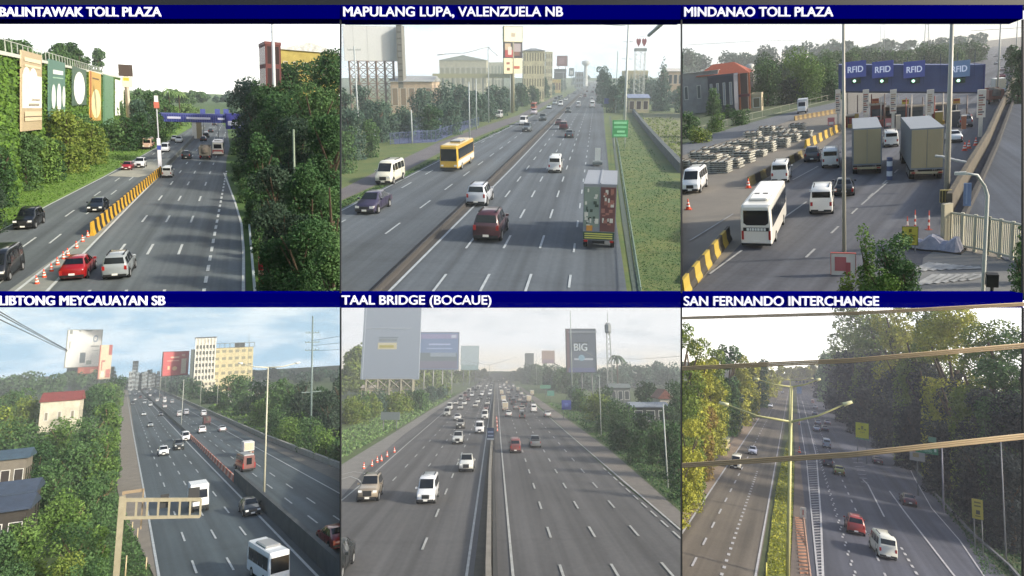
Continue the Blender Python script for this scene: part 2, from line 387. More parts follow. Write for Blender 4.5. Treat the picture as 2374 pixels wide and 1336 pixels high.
def tpl_bus(kind):
    L = {'bus': 11.0, 'coach': 11.5, 'minibus': 7.0, 'jeepney': 6.4}[kind]; h = {'bus': 3.2, 'coach': 3.5, 'minibus': 2.9, 'jeepney': 2.3}[kind]; w = 1.25 if L > 8 else 1.05
    y0, y1 = -L/2, L/2; P_ = []
    if kind == 'jeepney':
        b = MB(); rb(b, w*.9, y0, y1-1.3, .5, h); rb(b, w*.72, y1-1.35, y1, .45, 1.35)
        P_.append(('body', b.mesh('body'), 'paint', []))
        g = MB(); g.box(-w*.94, w*.94, y0+.3, y1-1.6, 1.35, 1.85); P_.append(('side_windows', g.mesh('side_windows'), 'glass', []))
        g = MB().box(-.7, .7, y1-1.32, y1-1.27, 1.4, 2.05); P_.append(('windshield', g.mesh('windshield'), 'glass', []))
        g = MB().box(-.4, .4, y0-.03, y0+.02, 1.1, 2.0); P_.append(('rear_window', g.mesh('rear_window'), 'glass', []))
        t = MB().box(-w*.95, w*.95, y0+.1, y1-1.5, .85, 1.1); P_.append(('stripe', t.mesh('stripe'), 'accent', []))
        t = MB().box(-w*.7, w*.7, y0+.2, y1-1.8, h, h+.16); P_.append(('roof_rack', t.mesh('roof_rack'), 'rim', []))
        wheels_of(P_, (y0+1.3, y1-.9), w*.78, .4)
    else:
        b = MB(); rb(b, w, y0, y1, .35, h, .18); P_.append(('body', b.mesh('body'), 'paint', []))
        zb = h*.48
        for s in (-1, 1):
            n = int(L/1.5); g = MB()
            for i in range(n):
                a = y0+.5+i*(L-1.0)/n
                g.box(s*w-.01, s*w+.015, a+.04, a+(L-1.0)/n-.04, zb, h-.45)
            P_.append(('side_windows', g.mesh('side_windows'), 'glass', []))
        g = MB().box(-w*.86, w*.86, y1-.06, y1+.02, h*.42, h-.42); P_.append(('windshield', g.mesh('windshield'), 'glass', []))
        if kind == 'coach':
            g = MB(); g.poly([(-w*.8, y0-.012, h*.6), (-w*.6, y0-.012, h*.55), (w*.6, y0-.012, h*.55), (w*.8, y0-.012, h*.6), (w*.78, y0-.012, h-.42), (-w*.78, y0-.012, h-.42)])
            P_.append(('rear_window', g.mesh('rear_window'), 'glass', []))
            t = MB().box(-w*.82, w*.82, y0-.03, y0+.05, h*.42, h*.5); P_.append(('rear_band', t.mesh('rear_band'), 'trim', []))
            t = MB()
            for i, (a, c) in enumerate([(-.75, .2), (-.5, .12), (-.34, .2), (-.1, .16), (.1, .2), (.35, .2), (.6, .18)]): t.box(a, a+c, y0-.04, y0-.03, h*.43, h*.49)
            P_.append(('rear_lettering', t.mesh('rear_lettering'), 'white', []))
            t = MB().box(-.22, .22, y0-.03, y0+.05, .62, .76); P_.append(('number_plate', t.mesh('number_plate'), 'plate', []))
            t = MB(); rb(t, .8, y0+1.6, y0+4.3, h-.02, h+.22, .1); P_.append(('air_conditioner', t.mesh('air_conditioner'), 'paint', []))
            t = MB(); 
            for x in (-.35, .35): t.box(x-.2, x+.2, y0+3.6, y0+3.9, h+.22, h+.25)
            P_.append(('roof_vents', t.mesh('roof_vents'), 'trim', []))
        else:
            g = MB().box(-w*.7, w*.7, y0-.02, y0+.06, h*.55, h-.5); P_.append(('rear_window', g.mesh('rear_window'), 'glass', []))
            t = MB().box(-w-.012, w+.012, y0+.15, y1-.2, h*.2, h*.42); P_.append(('stripe', t.mesh('stripe'), 'accent', []))
            t = MB().box(-w*.86, w*.86, y0-.03, y0+.05, h*.34, h*.44); P_.append(('rear_stripe', t.mesh('rear_stripe'), 'accent', []))
            t = MB(); rb(t, .8, -1.6, 1.4, h-.02, h+.2, .1); P_.append(('air_conditioner', t.mesh('air_conditioner'), 'rim', []))
        wheels_of(P_, (y0+L*.24, y1-L*.23), w-.1, .46)
    hl = MB().box(-.17, .17, -.05, .04, -.1, .1).mesh('headlight'); tl = MB().box(-.09, .09, -.04, .05, -.35, .35).mesh('taillight')
    for s in (-1, 1):
        P_.append(('headlight', hl, 'lamp', [], (s*w*.72*(.8 if kind == 'jeepney' else 1), y1, .8))); P_.append(('taillight', tl, 'tail', [], (s*w*.86, y0, 1.15 if kind != 'jeepney' else .95)))
    t = MB().box(-w*.94, w*.94, y1-.1, y1+.06, .35, .58); t.box(-w*.94, w*.94, y0-.06, y0+.1, .35, .52); P_.append(('bumpers', t.mesh('bumpers'), 'trim', []))
    return P_
def tpl_truck(kind):
    cargo = {'box_truck': (5.2, 2.15, 3.2), 'trailer_truck': (11.5, 2.5, 4.3), 'dump_truck': (5.2, 2.4, 2.7), 'advert_truck': (7.0, 2.45, 4.6), 'tank_truck': (6, 2.3, 2.9), 'small_truck': (3.2, 1.8, 2.4)}[kind]
    L, W, H = cargo; cl = 1.7 if kind != 'small_truck' else 1.4; tot = L+cl+.25; y0 = -tot/2; yc = y0+L; cw = W/2-.08; ch = min(2.7, H-.3) if kind != 'advert_truck' else 2.8
    P_ = []
    c = MB(); s0 = y0+L+.2
    sts = [(s0, .5, ch*.55, ch, cw, cw, cw-.1), (s0+cl*.6, .5, ch*.55, ch, cw, cw, cw-.1), (s0+cl*.93, .5, ch*.52, ch*.62, cw, cw, cw-.06), (s0+cl, .6, ch*.45, ch*.5, cw-.05, cw-.05, cw-.1)]
    loft(c, sts); P_.append(('cab', c.mesh('cab'), 'paint', []))
    g = MB(); end_glass(g, sts[2], sts[1], .05, .95, face=1); P_.append(('windshield', g.mesh('windshield'), 'glass', []))
    g = MB(); side_glass(g, sts, [[(s0+.4, ch*.6), (s0+cl*.75, ch*.6), (s0+cl*.6, ch*.9), (s0+.4, ch*.9)]]); P_.append(('side_windows', g.mesh('side_windows'), 'glass', []))
    f = MB().box(-.45, .45, y0+.1, s0+.3, .5, .85); P_.append(('chassis', f.mesh('chassis'), 'trim', []))
    if kind in ('box_truck', 'trailer_truck', 'small_truck'):
        b = MB().box(-W/2, W/2, y0, yc, .95, H)
        n = max(4, int(L/.45))
        for i in range(n+1):
            y = y0+i*(L-.06)/n
            for s in (-1, 1): b.box(s*(W/2)-.03, s*(W/2)+.03, y, y+.06, 1.0, H-.02)
        P_.append(('cargo_box', b.mesh('cargo_box'), 'cargo', []))
        b = MB()
        for s in (-1, 1):
            b.box(min(s*.02, s*(W/2-.08)), max(s*.02, s*(W/2-.08)), y0-.05, y0-.003, 1.1, H-.12)
            for k in range(5): x = s*(.12+k*(W/2-.3)/4); b.box(x-.03, x+.03, y0-.09, y0-.05, 1.12, H-.14)
        P_.append(('rear_doors', b.mesh('rear_doors'), 'door', []))
        b = MB().box(-W/2+.02, W/2-.02, y0-.12, y0+.02, .62, .8); P_.append(('rear_bumper', b.mesh('rear_bumper'), 'door', []))
    elif kind == 'dump_truck':
        b = MB().box(-W/2, W/2, y0, yc, .95, 1.1)
        for s in (-1, 1): b.box(s*W/2-.05, s*W/2+.05, y0, yc, 1.1, H)
        b.box(-W/2, W/2, y0-.05, y0+.05, 1.1, H); b.box(-W/2, W/2, yc-.1, yc, 1.1, H+.2)
        for i in range(8):
            x = -W/2+.1+i*(W-.2)/7; b.box(x-.04, x+.04, y0-.1, y0-.05, 1.1, H)
        P_.append(('cargo_bed', b.mesh('cargo_bed'), 'cargo', []))
        b = MB()
        for i in range(7):
            q = y0+.5+i*.62; r = .5+.15*((i*7) % 3)
            b.cone([(1.0, 1.6), (.9, H-.1), (.5, H+.05+r*.2), (.05, H+.1+r*.3)], 8, 0, (0, q))
        P_.append(('load', b.mesh('load', True), 'load', []))
    elif kind == 'tank_truck':
        b = MB().tube([(0, y0, 1.9), (0, yc, 1.9)], 1.0, 16); P_.append(('tank', b.mesh('tank', True), 'cargo', []))
    else:
        b = MB().box(-W/2, W/2, y0, yc, .75, H); P_.append(('cargo_box', b.mesh('cargo_box'), 'cargo', []))
        b = MB().box(-W/2-.02, W/2+.02, y0+.02, y0+L-.02, H, H+.05); b.box(-.06, .06, y0+.1, yc-.1, H+.05, H+.12); P_.append(('roof_panels', b.mesh('roof_panels'), 'cargo', []))
        r2 = random.Random(4); b = MB()
        b.box(-W/2+.03, -.04, y0-.03, y0, 1.7, H-.15, 0); b.box(.06, W/2-.05, y0-.03, y0, 1.4, H-.15, 1); b.box(-W/2+.03, W/2-.05, y0-.03, y0, .8, 1.35, 2)
        for k in range(46):
            l = k % 2; x = r2.uniform(-W/2+.08, -.3) if l == 0 else r2.uniform(.08, W/2-.35); z = r2.uniform(1.75, H-.5); a = r2.uniform(.08, .28); c = r2.uniform(.08, .35)
            b.box(x, x+a, y0-.035-.0007*k, y0-.03, z, z+c, (3 if k % 4 == 0 else 4) if l == 0 else (5 if k % 3 else 3))
        for k in range(3): b.box(-W/2+.15, W/2-.2, y0-.05, y0-.03, .88+k*.15, .96+k*.15, 6)
        b.box(-.95, -.5, y0-.075, y0-.07, 1.42, 1.8, 7)
        P_.append(('advert_panel', b.mesh('advert_panel'), 'ADV', []))
    if kind == 'trailer_truck': wheels_of(P_, (y0+1.2, y0+2.4, y0+3.6, yc-1.0, s0+.8), W/2-.2, .5, .4)
    else: wheels_of(P_, (y0+1.2, s0+.8) if kind != 'trailer_truck' else (), W/2-.18, .42 if kind != 'small_truck' else .3, .3)
    tl = MB().box(-.14, .14, -.03, .05, -.06, .06).mesh('taillight'); hl = MB().box(-.15, .15, -.05, .04, -.1, .1).mesh('headlight')
    for s in (-1, 1):
        P_.append(('taillight', tl, 'tail', [], (s*(W/2-.25), y0-.14, .72))); P_.append(('headlight', hl, 'lamp', [], (s*(cw-.25), s0+cl, .85)))
    b = MB().box(-cw, cw, s0+cl-.08, s0+cl+.07, .42, .66); P_.append(('front_bumper', b.mesh('front_bumper'), 'trim', []))
    return P_
def role(r, o):
    if r == 'paint': return paint(o['paint'])
    if r == 'cargo': return mat('cargo_'+o.get('cargo', 'c9cac4'), o.get('cargo', 'c9cac4'), .5)
    if r == 'door': return mat('cargo_'+o.get('door', 'd8cdb4'), o.get('door', 'd8cdb4'), .5)
    if r == 'accent': return paint(o.get('accent', o['paint']))
    if r == 'load': return mat('load', '4a4540', .9, col2='6b655c', scale=3)
    if r == 'glass': return mat('vehicle_glass', '10151a', .12, spec=.6)
    if r == 'ADV': return [flat('7f9088'), flat('6a4545'), flat('2c4a44'), flat('c8cbc4'), flat('3a4a42'), flat('9a6a60'), flat('b9bd62'), flat('c08a3c')]
    return {'tyre': mat('tyre', '141414', .85), 'rim': mat('rim', 'a8abad', .4, .5), 'trim': mat('dark_trim', '1d1f21', .6),
            'tail': mat('taillight', 'a01a14', .3, coat=.5), 'lamp': mat('headlight', 'e9ecea', .15, coat=.8), 'plate': flat('e4e4dc'), 'white': flat('dfe3e0')}[r]
def template(kind):
    if kind not in TPL:
        TPL[kind] = tpl_car(kind) if kind in SPECS else tpl_pickup() if kind == 'pickup' else tpl_bus(kind) if kind in ('bus', 'coach', 'minibus', 'jeepney') else tpl_truck(kind)
    return TPL[kind]
FAR = {}
def far_mesh(kind):
    if kind in FAR: return FAR[kind]
    roles = []; mb = MB()
    for p in template(kind):
        if p[0] in ('mirror', 'number_plate', 'grille', 'roof_rails', 'rear_lettering', 'roof_vents', 'wheel_arches', 'door_seams'): continue
        off = p[4] if len(p) > 4 else (0, 0, 0); me = p[1]; r = p[2]
        if r not in roles: roles.append(r)
        n = len(mb.v); mb.v += [(v.co.x+off[0], v.co.y+off[1], v.co.z+off[2]) for v in me.vertices]
        for f in me.polygons: mb.f.append(tuple(n+i for i in f.vertices)); mb.mi.append(roles.index(r))
    me = mb.mesh(kind); FAR[kind] = (me, roles); return FAR[kind]
CATS = {'sedan': 'car', 'suv': 'car', 'hatchback': 'car', 'van': 'van', 'pickup': 'pickup', 'bus': 'bus', 'coach': 'bus', 'minibus': 'minibus', 'jeepney': 'jeepney',
        'box_truck': 'truck', 'trailer_truck': 'truck', 'dump_truck': 'truck', 'advert_truck': 'truck', 'tank_truck': 'truck', 'small_truck': 'truck'}
def car(P, kind, col, x, y, away, label, group=None, to=None, yaw=0.0, scale=1.0, far=None, **kw):
    o = dict(paint=col, **kw); g = P.G(x, y); scale *= P.vs; yaw += P.vyaw
    if to is not None: d = P.G(*to) - g; a = math.atan2(-d.x, d.y)
    else: a = P.road
    a += math.radians(yaw) + (0 if away else math.pi)
    group = group or 'vehicles on the %s highway' % P.view
    if far is None: far = P.sc(y) < 7.5
    m = Matrix.Translation(g) @ Matrix.Rotation(a, 4, 'Z') @ Matrix.Diagonal((scale, scale, scale*1.12, 1))
    if far:
        me, roles = far_mesh(kind)
        ms = []
        for r in roles:
            k = role(r, o); ms.append(k if not isinstance(k, list) else k[0])
        return link(kind, me, ms, P=P, mtx=m, label=label, cat=CATS[kind], group=group)
    root = link(kind, None, None, P=P, mtx=m, label=label, cat=CATS[kind], group=group)
    for p in template(kind):
        q = link(p[0], p[1], role(p[2], o), parent=root, P=P, mtx=Matrix.Translation(p[4]) if len(p) > 4 else None)
        for sname, sm, sr in p[3]: link(sname, sm, role(sr, o), parent=q, P=P)
    return root
# ---------------------------------------------------------------- plants and street things
LEAF = {
 'bright': ('456528', '72904a'), 'mid': ('385632', '5c7c4a'), 'dark': ('28452a', '44653a'), 'blue': ('3d574a', '5a7463'), 'shade': ('1d282a', '2f3c3d'), 'ivy': ('45662a', '678838'), 'olive': ('4f6a2c', '839142'),  # 'shade': the wood's shadow is put into the leaf colour
 'gold': ('7d8628', 'b4b148'), 'pale': ('5c7c4c', '86a068'), 'ochre': ('74602f', '9a8648'), 'deep': ('2a3d30', '3f5342')}  # 'gold': yellow sunlight is put into the leaf colour
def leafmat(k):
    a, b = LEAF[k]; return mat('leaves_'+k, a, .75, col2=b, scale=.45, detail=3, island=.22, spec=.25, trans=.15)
def leaf_mesh(pts, nrm, size, aspect=1.0):
    n = len(pts); r = nrg.normal(size=(n, 3)); nv = nrm*0.6 + r*0.55
    nv /= np.linalg.norm(nv, axis=1)[:, None]+1e-9
    t = np.cross(nv, nrg.normal(size=(n, 3))); t /= np.linalg.norm(t, axis=1)[:, None]+1e-9
    b = np.cross(nv, t); s = (size*(.6+.8*nrg.random(n)))[:, None]/2
    q = np.stack([pts-t*s*1.3, pts-b*s*aspect*.8+nv*s*.2, pts+t*s*1.3, pts+b*s*aspect*.8+nv*s*.2], axis=1).reshape(-1, 3)
    me = bpy.data.meshes.new('crown'); me.vertices.add(4*n); me.vertices.foreach_set('co', q.astype(np.float32).ravel())
    me.loops.add(4*n); me.loops.foreach_set('vertex_index', np.arange(4*n, dtype=np.int32))
    me.polygons.add(n); me.polygons.foreach_set('loop_start', np.arange(0, 4*n, 4, dtype=np.int32))
    try: me.polygons.foreach_set('loop_total', np.full(n, 4, dtype=np.int32))
    except Exception: pass
    me.update(calc_edges=True); return me
def blob(R, H, z0, n, kind='round', lobes=None):
    k = lobes or max(5, min(16, n//60)); P_, N_ = [], []
    cs = []
    for i in range(k):
        if kind == 'column': c = np.array([rng.uniform(-.35, .35)*R, rng.uniform(-.35, .35)*R, z0+(H-z0)*(i+.5)/k]); r = R*rng.uniform(.5, .75)*(1.15-.6*abs((i+.5)/k-.45)); rz = (H-z0)/k*1.4
        elif kind == 'cone': f = (i+.5)/k; c = np.array([rng.uniform(-.3, .3)*R*(1-f), rng.uniform(-.3, .3)*R*(1-f), z0+(H-z0)*f]); r = R*(1-f*.85)*rng.uniform(.75, 1); rz = (H-z0)/k*1.1
        else:
            a = rng.uniform(0, 6.283); q = R*rng.uniform(0, .62); zc = rng.uniform(.2, .82)
            r = R*rng.uniform(.34, .55); c = np.array([q*math.cos(a), q*math.sin(a), z0+(H-z0)*zc]); rz = min(r*.9, (H-z0)*.45)
            c[2] = min(c[2], H-rz)
        cs.append((c, r, rz))
    m = np.array([c[1]**2 for c in cs]); m = (m/m.sum()*n).astype(int)+1
    for (c, r, rz), q in zip(cs, m):
        d = nrg.normal(size=(q, 3)); d /= np.linalg.norm(d, axis=1)[:, None]; f = (.72+.36*nrg.random(q))[:, None]
        P_.append(c + d*f*np.array([r, r, rz])); N_.append(d)
    return np.concatenate(P_), np.concatenate(N_)
NT = [0]
def tree(P, x, yb, yt, wpx, tone='mid', kind='round', label=None, group=None, leaf=6.0, dens=1.0, name='tree', cat='tree', z0f=.28, trunk='5a4c3c', g=None, H=None, skirt=False):
    g = P.G(x, yb) if g is None else g
    H = P.top(g, yt) if H is None else H
    s = F/(P.R @ Vector((g.x, g.y, -P.h))).y            # px per metre there
    R = wpx/2/s; leaf = leaf*.7; lf = leaf/s
    n = int(min(15000, max(40, dens*5.0*(wpx*H*s*.8)/(leaf*leaf))))
    z0 = H*z0f if not skirt else 0
    root = thing(name, P, g, rng.uniform(0, 6.28), label, cat, group)
    if kind == 'palm':
        mb = MB(); top = (0, 0, H*.93)
        for i in range(16):
            a = 6.283*i/16+rng.uniform(-.2, .2); L = R*1.05; up = rng.uniform(.0, .7); pr = None
            for j in range(6):
                t = j/5; q = (math.cos(a)*L*t, math.sin(a)*L*t, H*.93+up*R*t*(1-t)*2-R*.7*t*t); w = .16*R*(1-t*.7)
                cur = ((q[0]-math.sin(a)*w, q[1]+math.cos(a)*w, q[2]-.08*R), q, (q[0]+math.sin(a)*w, q[1]-math.cos(a)*w, q[2]-.08*R))
                if pr: mb.quad(pr[0], cur[0], cur[1], pr[1]); mb.quad(pr[1], cur[1], cur[2], pr[2])
                pr = cur
        link('crown', mb.mesh('crown'), leafmat(tone), parent=root, P=P)
        t = MB().tube([(0, 0, -.3), (.1, 0, H*.5), (0, 0, H*.93)], R*.09, 7, r1=R*.06); link('trunk', t.mesh('trunk'), mat('bark_'+trunk, trunk, .9), parent=root, P=P)
        return root
    pts, nr = blob(R, H, z0, n, kind)
    if skirt:
        q = int(n*.5); a = nrg.random(q)*6.283; rr = R*.85*np.sqrt(nrg.random(q)); zz = nrg.random(q)**1.3*H*.5
        pts = np.concatenate([pts, np.stack([np.cos(a)*rr, np.sin(a)*rr, zz], 1)]); nr = np.concatenate([nr, np.stack([np.cos(a), np.sin(a), zz*0+.4], 1)])
    me = leaf_mesh(pts, nr, lf)
    link('crown', me, leafmat(tone), parent=root, P=P)
    t = MB(); rt = max(.1, H*.018); zt = z0+(H-z0)*.55
    t.tube([(0, 0, -.4), (rt*.5, 0, zt*.5), (0, rt*.5, zt)], rt*1.5, 7, r1=rt*.7)
    for i in range(4):
        a = rng.uniform(0, 6.28); b = zt*rng.uniform(.45, .9)
        t.tube([(0, 0, b), (math.cos(a)*R*.3, math.sin(a)*R*.3, b+(H-z0)*.16), (math.cos(a)*R*.55, math.sin(a)*R*.55, b+(H-z0)*.3)], rt*.6, 5, r1=rt*.25)
    link('trunk', t.mesh('trunk'), mat('bark_'+trunk, trunk, .9, col2='3d342b', scale=4), parent=root, P=P)
    return root
def tree_row(P, pts, n, hpx, wpx, tones, label, group, jit=(6, 4), stuff=False, **kw):
    """n trees along a pixel polyline of base points; hpx,wpx = (start,end) sizes in pixels"""
    seg = [math.dist(a, b) for a, b in zip(pts, pts[1:])]; tot = sum(seg); A_, B_, S_ = [], [], []
    for i in range(n):
        t = (i+.5)/n; d = t*tot; k = 0
        while k < len(seg)-1 and d > seg[k]: d -= seg[k]; k += 1
        x, y = lerp(pts[k], pts[k+1], d/seg[k]); x += rng.uniform(-jit[0], jit[0]); y += rng.uniform(-jit[1], jit[1])
        y = max(y, P.hz(x)+2.0)
        h = (hpx[0]+(hpx[1]-hpx[0])*t)*rng.uniform(.78, 1.18); w = (wpx[0]+(wpx[1]-wpx[0])*t)*rng.uniform(.85, 1.25)
        if stuff:
            g = P.G(x, y); H = P.top(g, y-h); q = F/(P.R @ Vector((g.x, g.y, -P.h))).y; lf = kw.get('leaf', 5)/q; R = w/2/q
            p_, n_ = blob(R, H, 0, int(max(60, 5.5*w*h*1.1/kw.get('leaf', 5)**2)), 'round'); A_.append(p_+np.array([g.x, g.y, 0])); B_.append(n_); S_.append(np.full(len(p_), lf))
        else: tree(P, x, y, y-h, w, rng.choice(tones), label=label, group=group, **kw)
    if stuff: link('distant_wood', leaf_mesh(np.concatenate(A_), np.concatenate(B_), np.concatenate(S_)), leafmat(tones[0]), P=P, kind='stuff', label=label, cat='wood')
def bush(P, x, yb, yt, w, tone, label, group=None, **kw):
    kw.setdefault('leaf', 5.0)
    return tree(P, x, yb, yt, w, tone, label=label, group=group, name='bush', cat='bush', z0f=0.02, skirt=True, **kw)
def scatter_grass(P, poly, n, hgt, tone, label_kind='grass', leaf=5.0, name='grass'):
    """tufts on a ground polygon (pixels): one object, stuff"""
    xs = [p[0] for p in poly]; ys = [p[1] for p in poly]; pts = []
    def inside(x, y):
        c = False
        for (x1, y1), (x2, y2) in zip(poly, poly[1:]+poly[:1]):
            if (y1 > y) != (y2 > y) and x < (x2-x1)*(y-y1)/(y2-y1)+x1: c = not c
        return c
    sz = []
    while len(pts) < n:
        x, y = rng.uniform(min(xs), max(xs)), rng.uniform(min(ys), max(ys))
        if inside(x, y):
            g = P.G(x, y); s = F/(P.R @ Vector((g.x, g.y, -P.h))).y; g.z = rng.uniform(0, hgt); pts.append(tuple(g)); sz.append(leaf/s)
    me = leaf_mesh(np.array(pts), np.tile([0, 0, .5], (n, 1)), np.array(sz))
    return link(name, me, leafmat(tone), P=P, kind='stuff', label='%s growing beside the %s highway' % (name.replace('_', ' '), P.view), cat='grass')

def pole(P, x, yb, yt, r, col, label, arms=(), name='utility_pole', cat='pole', group=None, wires=(), taper=.7, rough=.5):
    g = P.G(x, yb); H = P.top(g, yt)
    root = thing(name, P, g, 0, label, cat, group)
    link('post', MB().tube([(0, 0, -.3), (0, 0, H)], r, 10, r1=r*taper).mesh('post', True), mat('post_'+col, col, rough), parent=root, P=P)
    for a in arms:                                   # (row, half_length_m) cross arms
        z = P.top(g, a[0]); mb = MB().box(-a[1], a[1], -.07, .07, z-.08, z+.08)
        for s in (-1, -.5, .5, 1): mb.tube([(a[1]*.94*s, 0, z+.08), (a[1]*.94*s, 0, z+.34)], .06, 6)
        link('crossarm', mb.mesh('crossarm'), mat('post_'+col, col, rough), parent=root, P=P)
    return root, H
def lamp(P, x, yb, yt, r, col, label, tips=(), group=None, rise=None, name='street_lamp', head='c9cdc8', across=None):
    """post with arms; tips = [(px,py)] of lamp heads seen in the photo"""
    g = P.G(x, yb); H = P.top(g, yt); root = thing(name, P, g, 0, label, 'street lamp', group)
    m = mat('post_'+col, col, .45)
    link('post', MB().tube([(0, 0, -.3), (0, 0, H)], r, 10, r1=r*.6).mesh('post', True), m, parent=root, P=P)
    for tx, ty in tips:
        t = P.V(tx, ty, g.y) - g; a = Vector((0, 0, H-.15)); mid = a.lerp(t, .5) + Vector((0, 0, -.05*(t-a).length if rise is None else rise))
        arm = link('arm', MB().tube([a, mid, t], r*.6, 8, r1=r*.35).mesh('arm', True), m, parent=root, P=P)
        d = (t-a).normalized(); L = max(.5, (t-a).length*.12)
        hd = MB().tube([t-d*L*.3, t+d*L*.2, t+d*L], r*1.1, 8, r1=r*.7)
        link('lamp_head', hd.mesh('lamp_head', True), mat('lamp_head_'+head, head, .4), parent=arm, P=P)
    return root
def wire(P, pts, r, col, label, name='cable', cat='cable', k=3, group=None, sag=0):
    mb = MB()
    q = [P.V(*p) for p in pts]
    for j in range(k):
        off = Vector((0, 0, (j-(k-1)/2)*r*1.9)) if k > 1 else Vector()
        mb.tube([p+off for p in q], r, 6)
    return link(name, mb.mesh(name, True), mat('wire_'+col, col, .6), P=P, label=label, cat=cat, group=group)
def text(P, s, w, h, m, name, parent, mtx, bold=.02, align='CENTER', depth=.01):
    cu = bpy.data.curves.new(name, 'FONT'); cu.body = s; cu.align_x = align; cu.align_y = 'CENTER'; cu.size = 1; cu.extrude = depth
    tmp = bpy.data.objects.new('tmp', cu); me = bpy.data.meshes.new_from_object(tmp); bpy.data.objects.remove(tmp); bpy.data.curves.remove(cu)
    if bold > .003:
        a = MB(); dx = .04
        for k, (ox, oy) in enumerate(((0, 0), (-dx, 0), (dx, 0), (-dx/2, dx*.5), (dx/2, -dx*.5))):
            n = len(a.v); a.v += [(q.co.x+ox*.5, q.co.y+oy*.4, q.co.z+k*.002) for q in me.vertices]; a.f += [tuple(n+i for i in f.vertices) for f in me.polygons]; a.mi += [0]*len(me.polygons)
        me = a.mesh(name)
    v = np.empty(len(me.vertices)*3); me.vertices.foreach_get('co', v); v = v.reshape(-1, 3)
    lo, hi = v.min(0), v.max(0); sx = w/(hi[0]-lo[0]); sy = h/(hi[1]-lo[1])
    v[:, 0] = (v[:, 0]-(lo[0]+hi[0])/2)*sx; v[:, 1] = (v[:, 1]-(lo[1]+hi[1])/2)*sy
    me.vertices.foreach_set('co', v.ravel()); me.update(); me.name = name
    return link(name, me, m, parent=parent, P=P, mtx=mtx)
UP = Matrix.Rotation(math.radians(90), 4, 'X')      # stands lettering up, facing -y
def board(P, x0, y0, x1, y1, ybase, face, label, name='billboard', cat='billboard', thick=.6, legs=2, legcol='6b6f70', patches=(), words=(), group=None, yaw=0, frame=None, legr=.25, lattice=False, D=None, side=None):
    """rectangular board seen at pixels x0,y0..x1,y1, standing at ground row ybase; patches (u0,v0,u1,v1,col); words (text,u,v,w,h,col), v from the top"""
    xm = (x0+x1)/2; g = P.G(xm, ybase) if D is None else Vector((P.V(xm, (y0+y1)/2, D).x, D, 0))
    a = P.V(x0, (y0+y1)/2, g.y); b = P.V(x1, (y0+y1)/2, g.y); W = (b-a).length/max(.3, math.cos(math.radians(yaw)))
    z1 = P.top(g, y0); z0 = P.top(g, y1); H = z1-z0
    root = thing(name, P, g, math.radians(yaw), label, cat, group)
    pm = link('panel', MB().box(-W/2, W/2, 0, thick, z0, z1).mesh('panel'), mat('board_'+face, face, .55) if isinstance(face, str) else face, parent=root, P=P)
    if frame:
        t = min(W, H)*.025; f = MB()
        for q in ((-W/2-t, W/2+t, z1, z1+t), (-W/2-t, W/2+t, z0-t, z0), (-W/2-t, -W/2, z0, z1), (W/2, W/2+t, z0, z1)): f.box(q[0], q[1], -.05, thick+.1, q[2], q[3])
        link('frame', f.mesh('frame'), flat(frame), parent=root, P=P)
    if patches:
        mb = MB(); cols = []; e = .003*P.K*0+.04
        for i, (u0, v0, u1, v1, c) in enumerate(patches):
            if c not in cols: cols.append(c)
            ell = False
            if u1 < 0: ell = True; u1 = -u1
            X0, X1, Z1, Z0 = -W/2+u0*W, -W/2+u1*W, z1-v0*H, z1-v1*H; y = -e-i*.02
            if ell: mb.poly([((X0+X1)/2+(X1-X0)/2*math.cos(t*.3927), y, (Z0+Z1)/2+(Z1-Z0)/2*math.sin(t*.3927)) for t in range(16)], cols.index(c))
            else: mb.box(X0, X1, y, -.005, Z0, Z1, cols.index(c))
        link('artwork', mb.mesh('artwork'), [flat(c) for c in cols], parent=root, P=P)
    for (s, u, v, w, h, c) in words:
        text(P, s, w*W, h*H, flat(c), 'lettering', root, Matrix.Translation((-W/2+u*W, -.12-.02*len(patches), z1-v*H)) @ UP)
    if legs and z0 > .5:
        if lattice:
            mb = MB(); n = legs
            for i in range(n):
                X = -W/2+W*(i+.5)/n
                for Y in (0, thick+1.5): mb.tube([(X, Y, -.3), (X, Y, z0 if Y == 0 else z1)], legr, 5)
                k = max(2, int(z0/3))
                for j in range(k):
                    za, zb = z0*j/k, z0*(j+1)/k
                    mb.tube([(X, 0, za), (X, thick+1.5, zb)], legr*.6, 4)
                    if i < n-1:
                        X2 = X+W/n; mb.tube([(X, 0, za), (X2, 0, zb)], legr*.6, 4); mb.tube([(X2, 0, za), (X, 0, zb)], legr*.6, 4); mb.tube([(X, 0, zb), (X2, 0, zb)], legr*.6, 4)
            link('lattice', mb.mesh('lattice'), mat('post_'+legcol, legcol, .6), parent=root, P=P)
        else:
            for i in range(legs):
                X = 0 if legs == 1 else -W/2*.7+W*.7*i/(legs-1)
                link('leg', MB().tube([(X, thick/2, -.3), (X, thick/2, z0+.1)], legr, 8).mesh('leg', True), mat('post_'+legcol, legcol, .6), parent=root, P=P)
    return root
